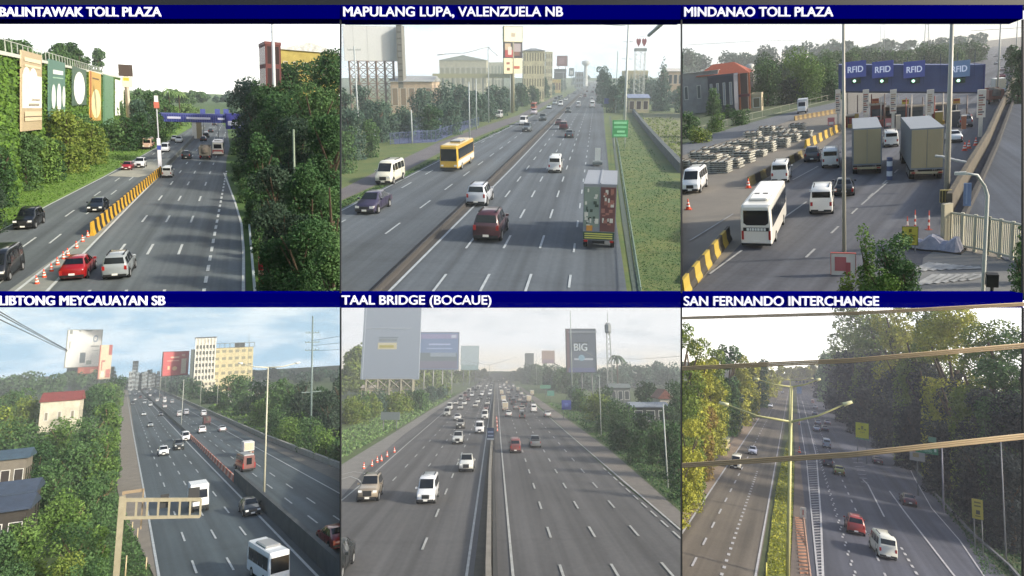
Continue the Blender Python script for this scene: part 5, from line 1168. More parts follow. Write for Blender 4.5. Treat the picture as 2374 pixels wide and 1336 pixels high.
for i, (px, py, c, e) in enumerate([(1983, 161, '5a68b4', ''), (2046.5, 161, '5a68b4', ''), (2119.5, 161, '5a68b4', ''), (2224, 160, '7d9cc4', '')]):
    c0 = P.V(px, py, D-.6); hw = (P.V(px+25, py, D-.6).x-c0.x)
    hw *= 1.0 if i < 3 else 1.0; zz = (P.V(px, py-19, D-.6).z-c0.z)
    rs = thing('lane_sign', P, Vector((c0.x, D-.6, 0)), 0, ['leftmost blue square RFID sign on the toll canopy', 'second blue square RFID sign from the left on the toll canopy', 'third blue RFID sign, left of the thick grey pole', 'pale blue RFID sign right of the thick grey pole'][i], 'sign', 'RFID signs on the toll canopy')
    link('panel', MB().box(-hw, hw, 0, .3, c0.z-zz, c0.z+zz).mesh('panel'), flat(c), parent=rs, P=P)
    text(P, 'RFID', hw*1.45, zz*.75, glow('sign_white', 'd6def0', .25), 'lettering', rs, Matrix.Translation((0, -.06, c0.z)) @ UP)
    link('bracket', MB().box(-hw*.5, hw*.5, .3, .58, c0.z-zz*.8, c0.z-zz*.5).mesh('bracket'), flat('39435e'), parent=rs, P=P)
    c1 = P.V(px-1, py+27, D-.5); hl = thing('lane_light', P, Vector((c1.x, D-.5, 0)), 0, ['green lane light under the leftmost RFID sign', 'green lane light under the second RFID sign', 'green lane light under the third RFID sign', 'green lane light under the pale RFID sign'][i], 'lane light', 'green lane lights')
    link('housing', MB().box(-.7, 1.2, 0, .4, c1.z-.6, c1.z+.6).mesh('housing'), flat('2c4438'), parent=hl, P=P)
    link('lamp', MB().disc((-.1, -.06, c1.z), .33, 'y', .1, 12).mesh('lamp'), glow('lane_green', 'c8ffe0', 1.2), parent=hl, P=P)
for i, px in enumerate([1943, 2007, 2070, 2155, 2272]):
    gb = P.G(px, [300, 306, 302, 304, 318][i]); zt_ = P.top(gb, 208); tw = [0.55, .6, .6, .6, .6][i]
    rp = thing('advert_pylon', P, gb, 0, 'white advertising column standing under the toll canopy, %s' % ['leftmost', 'second from the left', 'middle one', 'beside the thick grey pole', 'rightmost by the orange cones'][i], 'column', 'advertising columns of the toll plaza')
    link('post', MB().box(-.28, .28, -.28, .28, 0, zt_*.45).mesh('post'), flat('c9c4b8'), parent=rp, P=P)
    link('panel', MB().box(-tw, tw, -.35, .35, zt_*.42, zt_).mesh('panel'), flat('d9d2c6'), parent=rp, P=P)
    mb = MB(); r2 = random.Random(i); 
    for k in range(9): a = .47+k*.05; mb.box(-tw*.8, tw*r2.uniform(.1, .85), -.37-.002*k, -.351, zt_*a, zt_*(a+.03), r2.choice([0, 1, 2]))
    link('artwork', mb.mesh('artwork'), [flat('a06a5a'), flat('6a6468'), flat('b8a48c')], parent=rp, P=P)
# booths and clutter between lanes
for i, (px, yb, hw, hh, c, l) in enumerate([(1976, 296, 10, 26, '5c4440', 'brown toll booth behind the first trailer'), (2034, 290, 14, 46, '6a3a34', 'dark red toll booth between the second and middle columns'), (2090, 292, 12, 44, '4a4c50', 'dark grey toll booth right of the middle column'), (2124, 290, 13, 42, '4c545c', 'slate toll booth left of the fourth column'), (2176, 288, 11, 44, '3f4650', 'dark toll booth just left of the thick grey pole'), (2208, 285, 10, 42, '3a3f4a', 'navy toll booth just right of the thick grey pole'), (2062, 284, 10, 34, '6c5648', 'tan brown toll booth behind the middle column')]):
    gb = P.G(px, yb); s = P.sc(yb, px); H = P.top(gb, yb-hh); W = hw/s
    rb_ = thing('toll_booth', P, gb, 0, l, 'toll booth', 'toll booths of the Mindanao view')
    link('cabin', MB().box(-W, W, 0, 4, 0, H).mesh('cabin'), flat(c), parent=rb_, P=P)
    link('window', MB().box(-W*.8, W*.8, -.03, .1, H*.45, H*.8).mesh('window'), mat('booth_glass', '39464e', .15), parent=rb_, P=P)
    link('roof', MB().box(-W-.4, W+.4, -.5, 4.4, H, H+.3).mesh('roof'), flat('a49888'), parent=rb_, P=P)
    link('bumper', MB().box(-W*.9, W*.9, -1.6, -.2, 0, .9).mesh('bumper'), flat('a5863a'), parent=rb_, P=P)
for px, py, c, l in [(1927, 282, 'c4767a', 'pink sign box left of the first advertising column'), (1996, 284, 'cf7a7c', 'pink sign box left of the first container'), (2060, 284, 'd08a88', 'pink sign box over the white van'), (2029, 238, 'b06a40', 'small orange yellow sign below the canopy, second lane'), (2098, 240, 'b0a040', 'small yellow sign below the canopy, middle lane'), (2216, 238, 'b08a40', 'small yellow sign below the canopy, right lane')]:
    gb = P.G(px, py+18 if py > 260 else 290); board(P, px-8, py-9, px+8, py+(9 if py > 260 else 2), 302 if py > 260 else 290, c, l, name='lane_board', cat='sign', legs=1, legr=.12, thick=.3, patches=[(.15, .55, .85, .9, 'e4dcd4')] if py > 260 else [(.1, .1, .9, .45, '8a3a34')])
for i in range(14):
    x = [1965, 1988, 2012, 2020, 2042, 2050, 2082, 2100, 2112, 2138, 2146, 2165, 2185, 2240][i]
    pole(P, x, 288+(i % 3)*4, 216+(i*5) % 12, .16, ['b8b0a4', '6a5a54', 'c8c4bc', '8c4a3c'][i % 4], 'slim lane post beneath the toll canopy, Mindanao view', group='lane posts of the toll plaza', name='lane_post')
r = thing('checkered_totem', P, P.G(2062, 418), 0, 'blue and white totem between the two container trucks', 'totem'); link('body', MB().cone([(.35, 0), (.35, .6), (.35, 1.3), (.35, 2.0), (.35, 2.7), (.35, 3.2)], 8, [1, 0, 1, 0, 1]).mesh('body'), [flat('c4ccd4'), flat('3c4c74')], parent=r, P=P)
# wall on the right
wm = mat('retaining_wall', '48443d', .9, col2='5f594c', scale=.5, detail=8)
wall(P, [(2200, 500), (2240, 425), (2290, 335), (2320, 262), (2340, 218), (2352, 175), (2358, 140)], 2.4, .5, wm, 'retaining_wall', 'long concrete retaining wall right of the toll lanes')
wall(P, [(2230, 520), (2268, 440), (2310, 345), (2340, 262), (2362, 205)], .9, .4, mat('wall_dark', '3a3a3a', .9), 'low_dark_wall', 'low dark wall on the lower road side of the concrete wall')
board(P, 2178, 441, 2206, 470, 492, 'a8975a', 'yellow and black chevron panel at the foot of the thick grey pole', name='chevron_sign', cat='sign', legs=2, legr=.08, thick=.3, patches=[(.02+.24*k, .05, .13+.24*k, .95, '25231d') for k in range(4)])
board(P, 2232, 425, 2250, 478, 500, '6f86a8', 'blue grey tarpaulin hung on the wall above the gate', name='tarpaulin', cat='tarpaulin', legs=0, thick=.15, patches=[(.3, .05, .5, .9, '8fa2bc')])
fence(P, [(2200, 572), (2290, 590), (2374, 612), (2430, 626)], 3.3, 3, 'b9b7a4', 'long pale steel bar gate at the bottom right', name='bar_gate', cat='gate', pick=20, r=.1, rails=2)
wall(P, [(2189, 572), (2197, 574)], 4.0, .9, flat('a8a28c'), 'gate_pillar', 'pale concrete pillar holding the left end of the bar gate', cat='pillar')
lamp(P, 2194, 470, 20, .3, 'a7a69c', 'thick grey lamp pole right of the container trucks', tips=())
lamp(P, 1957, 598, 20, .17, 'a3a297', 'thin tall grey pole cutting past the left container truck', tips=())
lamp(P, 2312, 225, 30, .28, 'a8aaa6', 'distant grey lamp pole by the retaining wall', tips=()); lamp(P, 2354, 150, 36, .4, 'b4b8b4', 'far grey lamp pole among the right trees', tips=())
g = P.G(2278, 697); H = P.top(g, 432); r = thing('curved_lamp', P, g, 0, 'white lamp post with a curved neck in front of the gate', 'street lamp')
e = P.V(2236, 402, g.y)-g; pts = [(0, 0, -.3), (0, 0, H*.92), (-.18, 0, H), (e.x*.45, 0, e.z-.15), (e.x, 0, e.z)]
link('post', MB().tube(pts, .12, 10, r1=.08).mesh('post', True), flat('c3c6bf'), parent=r, P=P); link('lamp_head', MB().box(e.x-.55, e.x+.1, -.12, .12, e.z-.1, e.z+.1).mesh('lamp_head'), flat('c9ccc6'), parent=r, P=P)
g = P.G(2205, 440); H = P.top(g, 372); r = thing('camera_arm', P, g, 0, 'grey white bent arm reaching over the lane beside the thick pole', 'arm'); a = P.V(2168, 362, g.y)-g
link('arm', MB().tube([(1.4, 0, H*.92), (.3, 0, H), (a.x*.6, 0, a.z-.1), (a.x, 0, a.z)], .16, 8).mesh('arm'), flat('b4b8b8'), parent=r, P=P)
for i, (x, y) in enumerate([(2103, 548), (2121, 532), (2153, 534)]):
    g = P.G(x, y); r = thing('delineator_post', P, g, 0, ['short red delineator behind the yellow sign', 'tall red and white delineator between the shrub and the tarpaulin pile', 'tall red and white delineator above the covered pile'][i], 'delineator', 'red delineators by the gate'); 
    link('post', MB().cone([(.09, 0), (.09, .5), (.08, .8), (.08, 1.1), (.06, 1.5), (.03, 2.0)], 8, [0, 1, 0, 1, 0]).mesh('post'), [flat('b8483c'), flat('d8ccc4')], parent=r, P=P); link('base', MB().cone([(.35, 0), (.3, .1)], 10).mesh('base'), flat('7a3428'), parent=r, P=P)
for x, y, l in [(1596, 486, 'orange cone in front of the parked white minivan'), (1735, 436, 'small red cone at the barrier end left of the white van'), (2236, 350, 'first orange cone right of the thick grey pole'), (2246, 345, 'second orange cone right of the thick grey pole'), (2262, 338, 'orange cone by the rightmost advertising column')]: cone(P, x, y, l, 'cones of the Mindanao view', 1.7)
board(P, 2091, 526, 2127, 568, 586, 'c6bb4a', 'bright yellow notice sign beside the covered pile', name='notice_sign', cat='sign', legs=2, legr=.05, thick=.1, frame='4c4a30', patches=[(.42, .12, .6, .3, '6a6424'), (.15, .45, .85, .52, '7c7430'), (.2, .62, .8, .7, '7c7430'), (.3, .8, .8, .86, '8c8438')])
g = P.G(2160, 578); r = thing('covered_pile', P, g, -.35, 'pile under a pale lilac tarpaulin beside the gate pillar', 'covered pile'); mb = MB(); r2 = random.Random(5); NX = 12
Z = [[(0 if i in (0, NX) or j in (0, 5) else .9+.35*math.sin(i*1.3)+.2*r2.random()) for j in range(6)] for i in range(NX+1)]
for i in range(NX):
    for j in range(5):
        q = lambda a, b: ((a/NX-.5)*4.6, (b/5-.5)*1.8+.1*math.sin(a), Z[a][b]); mb.quad(q(i, j), q(i+1, j), q(i+1, j+1), q(i, j+1))
link('tarpaulin', mb.mesh('tarpaulin'), mat('tarp_lilac', 'a3a4b2', .6, col2='8d8f9e', scale=2), parent=r, P=P); link('pallet', MB().box(-2.4, 2.4, -1, 1, .0, .18).mesh('pallet'), flat('3a3630'), parent=r, P=P)
board(P, 1927, 588, 1983, 688, 720, 'dbd5cc', 'white framed poster with a red photo patch at the bottom edge', name='poster', cat='poster', legs=2, legr=.05, thick=.12, frame='a24c44', patches=[(.15, .08, .62, .4, 'b8686a'), (.6, .2, .8, .55, 'a8585a'), (.1, .72, .9, .76, 'b4a89c')], D=P.G(1955, 640).y)
r = thing('black_camera_post', P, P.G(2298, 705), 0, 'small black camera on a post at the bottom edge before the gate', 'camera'); link('post', MB().tube([(0, 0, 0), (0, 0, 1.7)], .1, 8).mesh('post'), flat('1c1e20'), parent=r, P=P); link('camera_body', MB().box(-.35, .3, -.3, .3, 1.3, 2.2).mesh('camera_body'), flat('17191b'), parent=r, P=P)
# houses left
house(P, 1578, 168, 1668, 262, '9c9ea0', 'grey walled house with a white roof edge at the left of the Mindanao view', roof='ccd0d0', yroof=164, storeys=1, bays=3, depth=12, rooftype='flat', glass='5c6468', winfrac=(.22, .3))
house(P, 1640, 178, 1700, 250, '3c4252', 'dark fronted house under the red roof', storeys=1, bays=4, depth=10, glass='8c94a0', winfrac=(.3, .6), D=P.G(1680, 262).y)
g = P.G(1678, 258); D2 = g.y+1; xl, xr = P.V(1612, 170, D2).x, P.V(1738, 170, D2).x; r = thing('hip_roof', P, Vector(((xl+xr)/2, D2, 0)), 0, 'orange red tiled hip roof house beside the grey walled house', 'house'); w = (xr-xl)/2; z0, z1 = P.V(1675, 174, D2).z, P.V(1675, 147, D2+8).z
mb = MB(); A4 = [(-w, -.5, z0+.3), (w, -.5, z0-.2), (w, 16, z0), (-w, 16, z0)]; r0, r1 = (-w*.45, 7, z1), (w*.35, 7, z1); mb.quad(A4[0], A4[1], r1, r0); mb.quad(A4[2], A4[3], r0, r1); mb.poly([A4[1], A4[2], r1]); mb.poly([A4[3], A4[0], r0])
link('roof', mb.mesh('roof'), mat('roof_tiles', 'a5563c', .8, col2='8c4834', scale=2.5), parent=r, P=P); link('walls', MB().box(-w*.9, w*.9, .4, 15, 0, z0-.3).mesh('walls'), flat('4c4444'), parent=r, P=P)
for u in (.45, .62, .97): link('column', MB().box(w*u-.35, w*u+.35, -.6, 0, 0, z0-.2).mesh('column'), flat('a5603c'), parent=r, P=P)
link('balcony', MB().box(w*.3, w*1.0, -1.2, 0, z0*.35, z0*.42).mesh('balcony'), flat('5a2c38'), parent=r, P=P)
house(P, 1743, 220, 1766, 258, 'b0a68c', 'small cream shed right of the orange columned house', storeys=1, bays=1, depth=5, glass='6a6454')
g = P.G(1741, 225); r = thing('water_tank', P, g, 0, 'white water tank beside the red tiled roof', 'water tank'); H = P.top(g, 148); link('tank', MB().cone([(2, H*.72), (2.2, H*.75), (2.2, H*.97), (.6, H)], 14).mesh('tank', True), flat('b8bab8'), parent=r, P=P); link('stand', MB().box(-1.8, 1.8, -1.8, 1.8, 0, H*.72).mesh('stand'), flat('6e6a64'), parent=r, P=P)
fence(P, [(1590, 322), (1650, 305), (1720, 285), (1850, 252), (1930, 232)], 2.4, 6, '9a9a8c', 'wire fence on posts below the grass bank, Mindanao view', name='wire_fence', r=.05)
g = P.G(1858, 170); house(P, 1800, 108, 1890, 150, '9a8c84', 'pale building with a flat tangled roofline among the far trees', storeys=1, bays=9, depth=12, glass='6a605c', D=P.G(1850, 138).y)
for x, yb, yt, l in [(2045, 150, 40, 'left'), (2147, 150, 40, 'right')]:
    g = P.G(x, yb); H = P.top(g, yt); r = thing('transmission_tower', P, g, 0, '%s of the two thin lattice towers above the toll canopy' % l, 'tower'); mb = MB(); s = H*.055
    for k in range(4):
        X, Y = (-1 if k % 2 else 1), (-1 if k < 2 else 1); mb.tube([(X*s, Y*s, 0), (X*s*.45, Y*s*.45, H)], .14, 5)
    for j in range(10):
        a, b = H*j/10, H*(j+1)/10; f = lambda q: s*(1-.55*q/H); mb.tube([(-f(a), -f(a), a), (f(b), -f(b), b)], .08, 4); mb.tube([(f(a), -f(a), a), (-f(b), -f(b), b)], .08, 4)
    link('lattice', mb.mesh('lattice'), flat('aeb2b2'), parent=r, P=P)
wire(P, [(2250, 72, 400), (2374, 64, 380), (2460, 60, 380)], .12, 'a8a89c', 'thin cable crossing the sky at the far right of the Mindanao view', k=1)
wire(P, [(1585, 105, 400), (1760, 95, 400), (1950, 92, 400)], .1, 'b4b4ac', 'thin cable crossing the sky at the left of the Mindanao view', k=1)
# trees
tree_row(P, [(1575, 175), (1700, 160), (1840, 150), (1960, 140), (2100, 128), (2240, 118), (2290, 108)], 34, (56, 30), (62, 34), ['blue', 'blue', 'dark', 'deep'], 'dark skyline wood behind the toll plaza in the Mindanao view', None, stuff=True, skirt=True, leaf=5, jit=(8, 6))
tree_row(P, [(1760, 215), (1850, 205), (1940, 190), (2060, 165), (2200, 150), (2285, 140)], 22, (85, 40), (66, 44), ['mid', 'dark', 'mid', 'dark'], 'green tree rising behind the service road, Mindanao view', 'middle trees of the Mindanao view', skirt=True, leaf=5, jit=(8, 5))
for a in [(1780, 245, 128, 80, 'mid'), (1868, 236, 104, 104, 'bright'), (1835, 240, 165, 70, 'deep'), (1915, 228, 125, 70, 'mid'), (1930, 232, 170, 50, 'dark'), (1655, 268, 198, 44, 'mid'), (1600, 320, 255, 60, 'mid'), (1660, 305, 262, 50, 'bright'), (1715, 290, 252, 46, 'mid'), (1625, 330, 290, 60, 'olive'), (1690, 275, 240, 40, 'dark')]:
    tree(P, *a, label='leafy tree on the bank behind the slab stacks, Mindanao view', group='bank trees of the Mindanao view', skirt=True, leaf=5)
for a in [(2362, 240, 92, 60, 'dark'), (2345, 170, 96, 34, 'dark'), (2372, 200, 80, 40, 'mid')]: tree(P, *a, label='dark tree at the far right border of the Mindanao view', group='right border trees of the Mindanao view', skirt=True, leaf=5)
for a in [(2010, 700, 530, 46, 'bright', 'column'), (2068, 720, 508, 84, 'mid', 'round'), (2100, 735, 590, 70, 'mid', 'round'), (2040, 740, 600, 90, 'bright', 'round'), (1965, 735, 620, 60, 'olive', 'round'), (2366, 725, 560, 50, 'mid', 'column'), (2374, 660, 480, 40, 'mid', 'round')]:
    tree(P, *a[:6], label='green foreground shrub at the bottom edge of the Mindanao view', group='foreground shrubs of the Mindanao view', skirt=True, leaf=6, name='shrub', cat='shrub', dens=.8)
r5 = random.Random(12)
for i in range(22):
    px = 1962+i*13.5+r5.uniform(-3, 3)
    if abs(px-2195) < 8: continue
    yb = 292+r5.uniform(-6, 10); gb = P.G(px, yb); s = P.sc(yb, px); r = thing('lane_fixture', P, gb, P.road*.0, 'small coloured toll lane fixture on the islands under the canopy, Mindanao view', 'toll fixture', 'toll lane fixtures')
    H = r5.uniform(1.2, 3.4); W = r5.uniform(.25, .7)
    link('body', MB().box(-W, W, 0, .8, 0, H).mesh('body'), flat(r5.choice(['8c3f34', 'a8684a', '4a4e58', '7a2f2c', 'c0b8aa', 'a08a40', '5a3c38', '39424e'])), parent=r, P=P)
    link('cap', MB().box(-W*1.1, W*1.1, -.1, .9, H, H+.15).mesh('cap'), flat(r5.choice(['d8d0c4', '2c2c30', 'b0403a'])), parent=r, P=P)
# ================================================================ MEYCAUAYAN (lower left)
P = P4
ground(P, -500, 789.5, 2300, mat('grass_ground_d', '33471f', .95, col2='485f2b', scale=.3, detail=8))
rD = ASPH('d', '4f5b61', '5a676c', (6, .8, 1, P.road))
sheet(P, 'road', [(293, 882), (300, 930), (309, 1000), (338, 1161), (368, 1336), (440, 1760), (1180, 1760), (789.5, 1375), (789.5, 1092), (616, 1022), (480, 957), (400, 918), (340, 890), (300, 875), (290, 873)], .06, rD)
sheet(P, 'shoulder', [(291, 878), (276, 930), (272, 1000), (272, 1135), (285, 1200), (325, 1270), (356, 1336), (425, 1760), (441, 1760), (369, 1336), (339, 1161), (310, 1000), (301, 930)], .08, mat('shoulder_tan', '878073', .9, col2='777066', scale=.5, detail=8))
mb = MB(); z = .12
strip(mb, P, [(440, 1760), (367.5, 1336), (337.5, 1161), (308, 1000), (293, 908)], .24, z)
strip(mb, P, [(1150, 1760), (730, 1333), (606, 1204), (440, 1033), (330, 915)], .26, z)
for a, ph in (((430, 1262), 1), ((503, 1256), 1), ((573.5, 1248), 1), ((360, 1270), 1)):
    if a[0] > 380: dashes(mb, P, a, 1500, 890, 4.8, 13.5, .2, z, ph)
for a in ((693, 1182), (749, 1182)): dashes(mb, P, a, 1500, 890, 4.8, 13.5, .2, z, 4)
strip(mb, P, [(789, 1147), (737, 1118), (571, 1026), (430, 948)], .22, z)
struct('road_markings', P, mb, mat('line_white_d', 'b7bdbe', .7, col2='9ba3a4', scale=1.5))
sheet(P, 'far_shoulder', [(789.5, 1090), (616, 1021), (480, 957), (400, 918), (400, 922), (480, 963), (616, 1034), (789.5, 1120)], .09, mat('shoulder_dark', '5e5d58', .9, col2='6e6b64', scale=.6))
wall(P, [(845, 1412), (780, 1349), (700, 1270), (620, 1192), (545, 1119)], 2.1, .5, mat('median_wall', '3b4144', .9, col2='4c5254', scale=.6), 'median_wall', 'dark concrete median wall running to the lower right, Meycauayan view')
barriers(P, (545, 1119), (436, 1010), 22, 1.0, ('b9604a', 'c9a090'), 'orange red plastic barrier piece on the Meycauayan median', 'orange median barriers of the Meycauayan view', w=.5)
barriers(P, (434, 1008), (300, 882), 40, 1.0, ('4a5052',), 'dark grey median barrier piece far up the Meycauayan highway', 'far median barriers of the Meycauayan view')
wall(P, [(860, 1120), (787, 1087), (616, 1018), (480, 955), (390, 913), (330, 887)], 1.1, .6, mat('kerb_wall', '9c9b92', .85, col2='86867e', scale=.5), 'kerb_wall', 'long pale kerb wall along the right of the Meycauayan highway')
V = lambda *a, **k: car(P, a[0], a[1], a[2], a[3], a[4], vw(P, a[5]), **k)
V('minibus', 'e8eef2', 620, 1342, False, 'white minibus cut off by the bottom edge', scale=.82, yaw=8)
V('sedan', '1a2128', 578, 1190, False, 'black sedan beside the median wall', scale=1.1)
V('small_truck', 'e8e8e4', 459, 1180, False, 'white delivery truck behind the gantry end', cargo='dfe3e2', scale=1.15)
V('sedan', '7c1c26', 772, 1264, True, 'dark red car cut off at the right border', scale=1.15, to=(700, 1220))
V('hatchback', 'dde2e4', 378, 1056, False, 'small white hatchback in the left lanes', scale=1.15)
V('suv', '2c363b', 413, 1042, False, 'dark car between the white hatchback and the orange barriers', scale=1.1)
V('van', 'e8eaec', 429, 1022, False, 'white van beside the orange barriers')
V('jeepney', '7a5550', 566, 1090, True, 'maroon jeepney with a cream tail in the right carriageway', accent='b8a27c', scale=1.05, yaw=4)
V('small_truck', 'e2e2de', 572, 1056, True, 'white box truck just ahead of the maroon jeepney', cargo='dcdcd8', scale=1.05)
V('suv', 'e4e6e8', 467, 1004, True, 'white car right of the orange barriers', scale=1.05); V('sedan', 'd8dcde', 514, 1001, True, 'white sedan in the rightmost lane', scale=1.05)
V('van', 'dfe3e6', 471, 965, True, 'white high roofed van on the right'); V('dump_truck', '7a4a4c', 478, 985, True, 'dark red truck behind the white high roofed van', cargo='6a4448', scale=.8)
V('sedan', '6f7a80', 348, 990, False, 'grey car left of a dark sedan'); V('sedan', 'a8b0b2', 333, 964, False, 'silver car highest of the pair by the left line'); V('sedan', '343c42', 372, 965, False, 'dark sedan by the median')
V('van', 'e3e5e6', 431, 962, True, 'white van just right of the median'); V('van', 'c8cccf', 415, 966, True, 'pale van touching the dark median')
mv = []
r3 = random.Random(21)
for i in range(70):
    t = r3.random()**1.4; y = 884+t*62; lane = r3.choice([.14, .32, .5, .68, .85]); xl, xr = 286+(y-868)*.20, 286+(y-868)*.95; mv.append((xl+(xr-xl)*lane, y, False))
for i in range(60):
    t = r3.random()**1.2; y = 884+t*66; xl, xr = 286+(y-868)*1.12, 286+(y-868)*1.75; mv.append((xl+(xr-xl)*r3.choice([.15, .5, .85]), y, True))
done = []
for x, y, aw in sorted(mv, key=lambda q: q[1]):
    if any(abs(x-a) < 4+(y-868)*.11 and abs(y-b) < 2+(y-868)*.06 for a, b in done): continue
    done.append((x, y)); car(P, r3.choice(['sedan', 'suv', 'van', 'van', 'hatchback']), r3.choice(['e3e6e8', 'd5d9db', 'e8e8e6', '8c959a', '3a4248', 'b0b7ba', '5a3a3c']), x, y, aw, 'small car in the distant traffic %s the Meycauayan median' % ('right of' if aw else 'left of'), group='distant traffic %s of the Meycauayan median' % ('right' if aw else 'left'))
# gantry
g = P.G(261, 1440); D = g.y; H = P.V(261, 1158, D).z; r = thing('sign_gantry', P, g, 0, 'cream steel gantry arm reaching over the left lanes, Meycauayan view', 'gantry'); cm = mat('gantry_cream', '98927c', .5, col2='8a846e', scale=2)
e = P.V(466, 1154, D)-g; eb = P.V(466, 1194, D)-g; z1, z0 = H, P.V(261, 1200, D).z
link('post', MB().box(-.22, .22, -.2, .2, -.3, H+.15).mesh('post'), cm, parent=r, P=P)
mb = MB(); mb.hexa([(0, -.12, z1-.3), (e.x, -.12, e.z-.28), (e.x, .12, e.z-.28), (0, .12, z1-.3), (0, -.12, z1), (e.x, -.12, e.z), (e.x, .12, e.z), (0, .12, z1)])
mb.hexa([(0, -.12, z0-.25), (e.x, -.12, eb.z-.22), (e.x, .12, eb.z-.22), (0, .12, z0-.25), (0, -.12, z0), (e.x, -.12, eb.z), (e.x, .12, eb.z), (0, .12, z0)])
link('beams', mb.mesh('beams'), cm, parent=r, P=P)
for i in range(8):
    t = (i+.3)/7.3; x = e.x*t; link('strut', MB().box(x-.08, x+.08, -.1, .1, z0+(eb.z-z0)*t-.1, z1+(e.z-z1)*t-.1).mesh('strut'), cm, parent=r, P=P)
link('dark_panels', MB().box(e.x*.47, e.x*.58, .13, .2, z0+.1, z1-.2).box(e.x*.83, e.x*.98, .13, .2, z0+.2, z1).mesh('dark_panels'), flat('2c2e30'), parent=r, P=P)
link('rear_frame', MB().box(.05, 1.5, 1.4, 1.5, z1+.05, z1+.3).box(1.38, 1.5, 1.3, 1.4, z0-1.5, z1+.3).box(-.1, .1, 1.3, 1.4, z0-1, z1+.3).mesh('rear_frame'), mat('gantry_brown', '8c7c64', .6), parent=r, P=P)
for i, (x, y) in enumerate([(306, 1232), (318, 1250), (290, 1336), (338, 1322)]): pole(P, x, y, y-[22, 26, 48, 30][i], .08, 'c0b08c', ['short pale post first behind the gantry', 'short cream and orange post beside the left shoulder', 'leaning thin stake in the grass right of the gantry post', 'thin stake by the shoulder at the bottom edge'][i], name='marker_stake', cat='stake')
# poles, lamp, wires
lamp(P, 612, 1153, 850, .16, 'b9b8a4', 'double armed street lamp on the median wall, Meycauayan view', tips=((560, 843), (688, 842)))
pole(P, 720, 1045, 733, .24, '6c7d7c', 'tall green grey utility pole at the right of the Meycauayan view', arms=((772, 1.5), (794, 1.6), (812, 1.6), (909, 2.2)))
for x, yb, yt, l in [(572, 925, 775, 'thin dark mast against the unfinished building'), (420, 985, 880, 'thin pole in the right carriageway'), (464, 940, 865, 'white pole under the lit building'), (503, 942, 880, 'second thin pole under the lit building'), (369, 925, 850, 'thin pole right of the red billboard leg'), (372, 905, 835, 'pale pole below the red billboard'), (266, 880, 838, 'slim pole above the left trees'), (275, 876, 836, 'second slim pole above the left trees'), (243, 905, 868, 'white post under the red sign')]:
    pole(P, x, yb, yt, .13, 'b4b8b0' if x != 572 else '7c8478', vw(P, l))
for i, (a, b) in enumerate([(((-30, 722), (60, 765), (155, 819))), (((-30, 712), (75, 762), (158, 817))), (((-30, 706), (85, 758), (160, 814)))][:0]): pass
for k, dy in enumerate((0, -9, -14)): wire(P, [(-40, 722+dy*1.6, 40), (50, 765+dy*.9, 70), (156, 816+dy*.3, 110)], .035, '5c6468', 'black cable sweeping down across the upper left sky, Meycauayan view', k=1, group='cables over the Meycauayan view')
for k in range(3): wire(P, [(722, 790+k*12, 75), (800, 778+k*16, 65)], .02, '8a949a', 'thin cable from the tall utility pole to the right border, Meycauayan view', k=1, group='utility pole cables of the Meycauayan view')
# billboards and buildings
board(P, 148, 766, 223, 850, 905, 'eceeed', 'large white billboard with small dark artwork left of the Meycauayan highway', yaw=24, legs=4, legr=.3, thick=1.5, frame='b0b4b0', patches=[(.74, .14, -.9, .34, '7f94b0'), (.77, .18, -.87, .3, 'eceeed'), (.7, .43, .96, .47, '8f979c'), (.74, .56, .94, .58, 'a9aeb0'), (.4, .62, .56, .9, '60707c'), (.04, .0, .12, .1, '7c8484'), (.3, .0, .35, .04, '8c9494'), (.5, .0, .7, .03, '9ca4a4'), (.05, .3, .09, .5, 'a4acac'), (.6, .84, .75, .95, '9caaa4')])
board(P, 150, 850.5, 176, 874, 905, '2f4050', 'dark blue grey panel under the large white billboard', name='dark_panel', legs=2, legr=.3, thick=3)
board(P, 176, 851, 224, 878, 905, 'b85a4a', 'red orange panel strip under the white billboard', legs=2, legr=.3, thick=2, patches=[(.05, .1, .3, .9, 'c87a60'), (.6, .2, .9, .5, 'd49a84')])
board(P, 224, 800, 252, 879, 905, 'dcc8a8', 'narrow cream and red billboard beside the large white one', yaw=20, legs=2, legr=.3, thick=1.5, patches=[(.72, .0, 1, .3, 'a8443c'), (0, 0, .08, 1, 'b8584c'), (.2, .45, .5, .5, 'b04a40'), (.2, .45, .28, .75, 'b04a40'), (.6, .72, .95, .96, 'c4685c'), (.2, .76, -.5, .96, 'efe6d8')])
board(P, 374, 816, 432, 870, 915, 'b8474a', 'red billboard with a pale figure and small pale lettering', yaw=20, legs=4, legr=.25, thick=1.5, frame='6a3436', patches=[(.72, .3, .92, .95, 'dcc4a8'), (.72, .1, .86, .2, 'd8a894'), (.28, .2, .62, .26, 'e0b89c'), (.15, .36, .62, .4, 'dca894'), (.18, .6, .26, .75, 'e4c49c'), (.36, .62, -.56, .8, 'd9b080')])
D = P.G(470, 912).y
g = P.V(473, 900, D); x0, x1 = P.V(452, 840, D).x, P.V(498, 840, D).x; H = P.V(475, 784, D).z; r = thing('tower_block', P, Vector(((x0+x1)/2, D, 0)), 0, 'white gridded tower block with open frame bays, Meycauayan view', 'building'); w = (x1-x0)/2
link('core', MB().box(-w+.5, w-.5, .8, 16, 0, H-1).mesh('core'), mat('block_cream', 'd9d6c8', .8, col2='c4bfae', scale=.2), parent=r, P=P)
mb = MB()
for i in range(7): x = -w+2*w*i/6; mb.box(x-.35, x+.35, 0, .8, 0, H)
link('columns', mb.mesh('columns'), flat('e4e2d8'), parent=r, P=P); mb = MB()
for j in range(9): z = H*(j+1)/9; mb.box(-w-.3, w+.3, .1, .75, z-.8, z-.2)
link('floor_bands', mb.mesh('floor_bands'), flat('cfccc0'), parent=r, P=P)
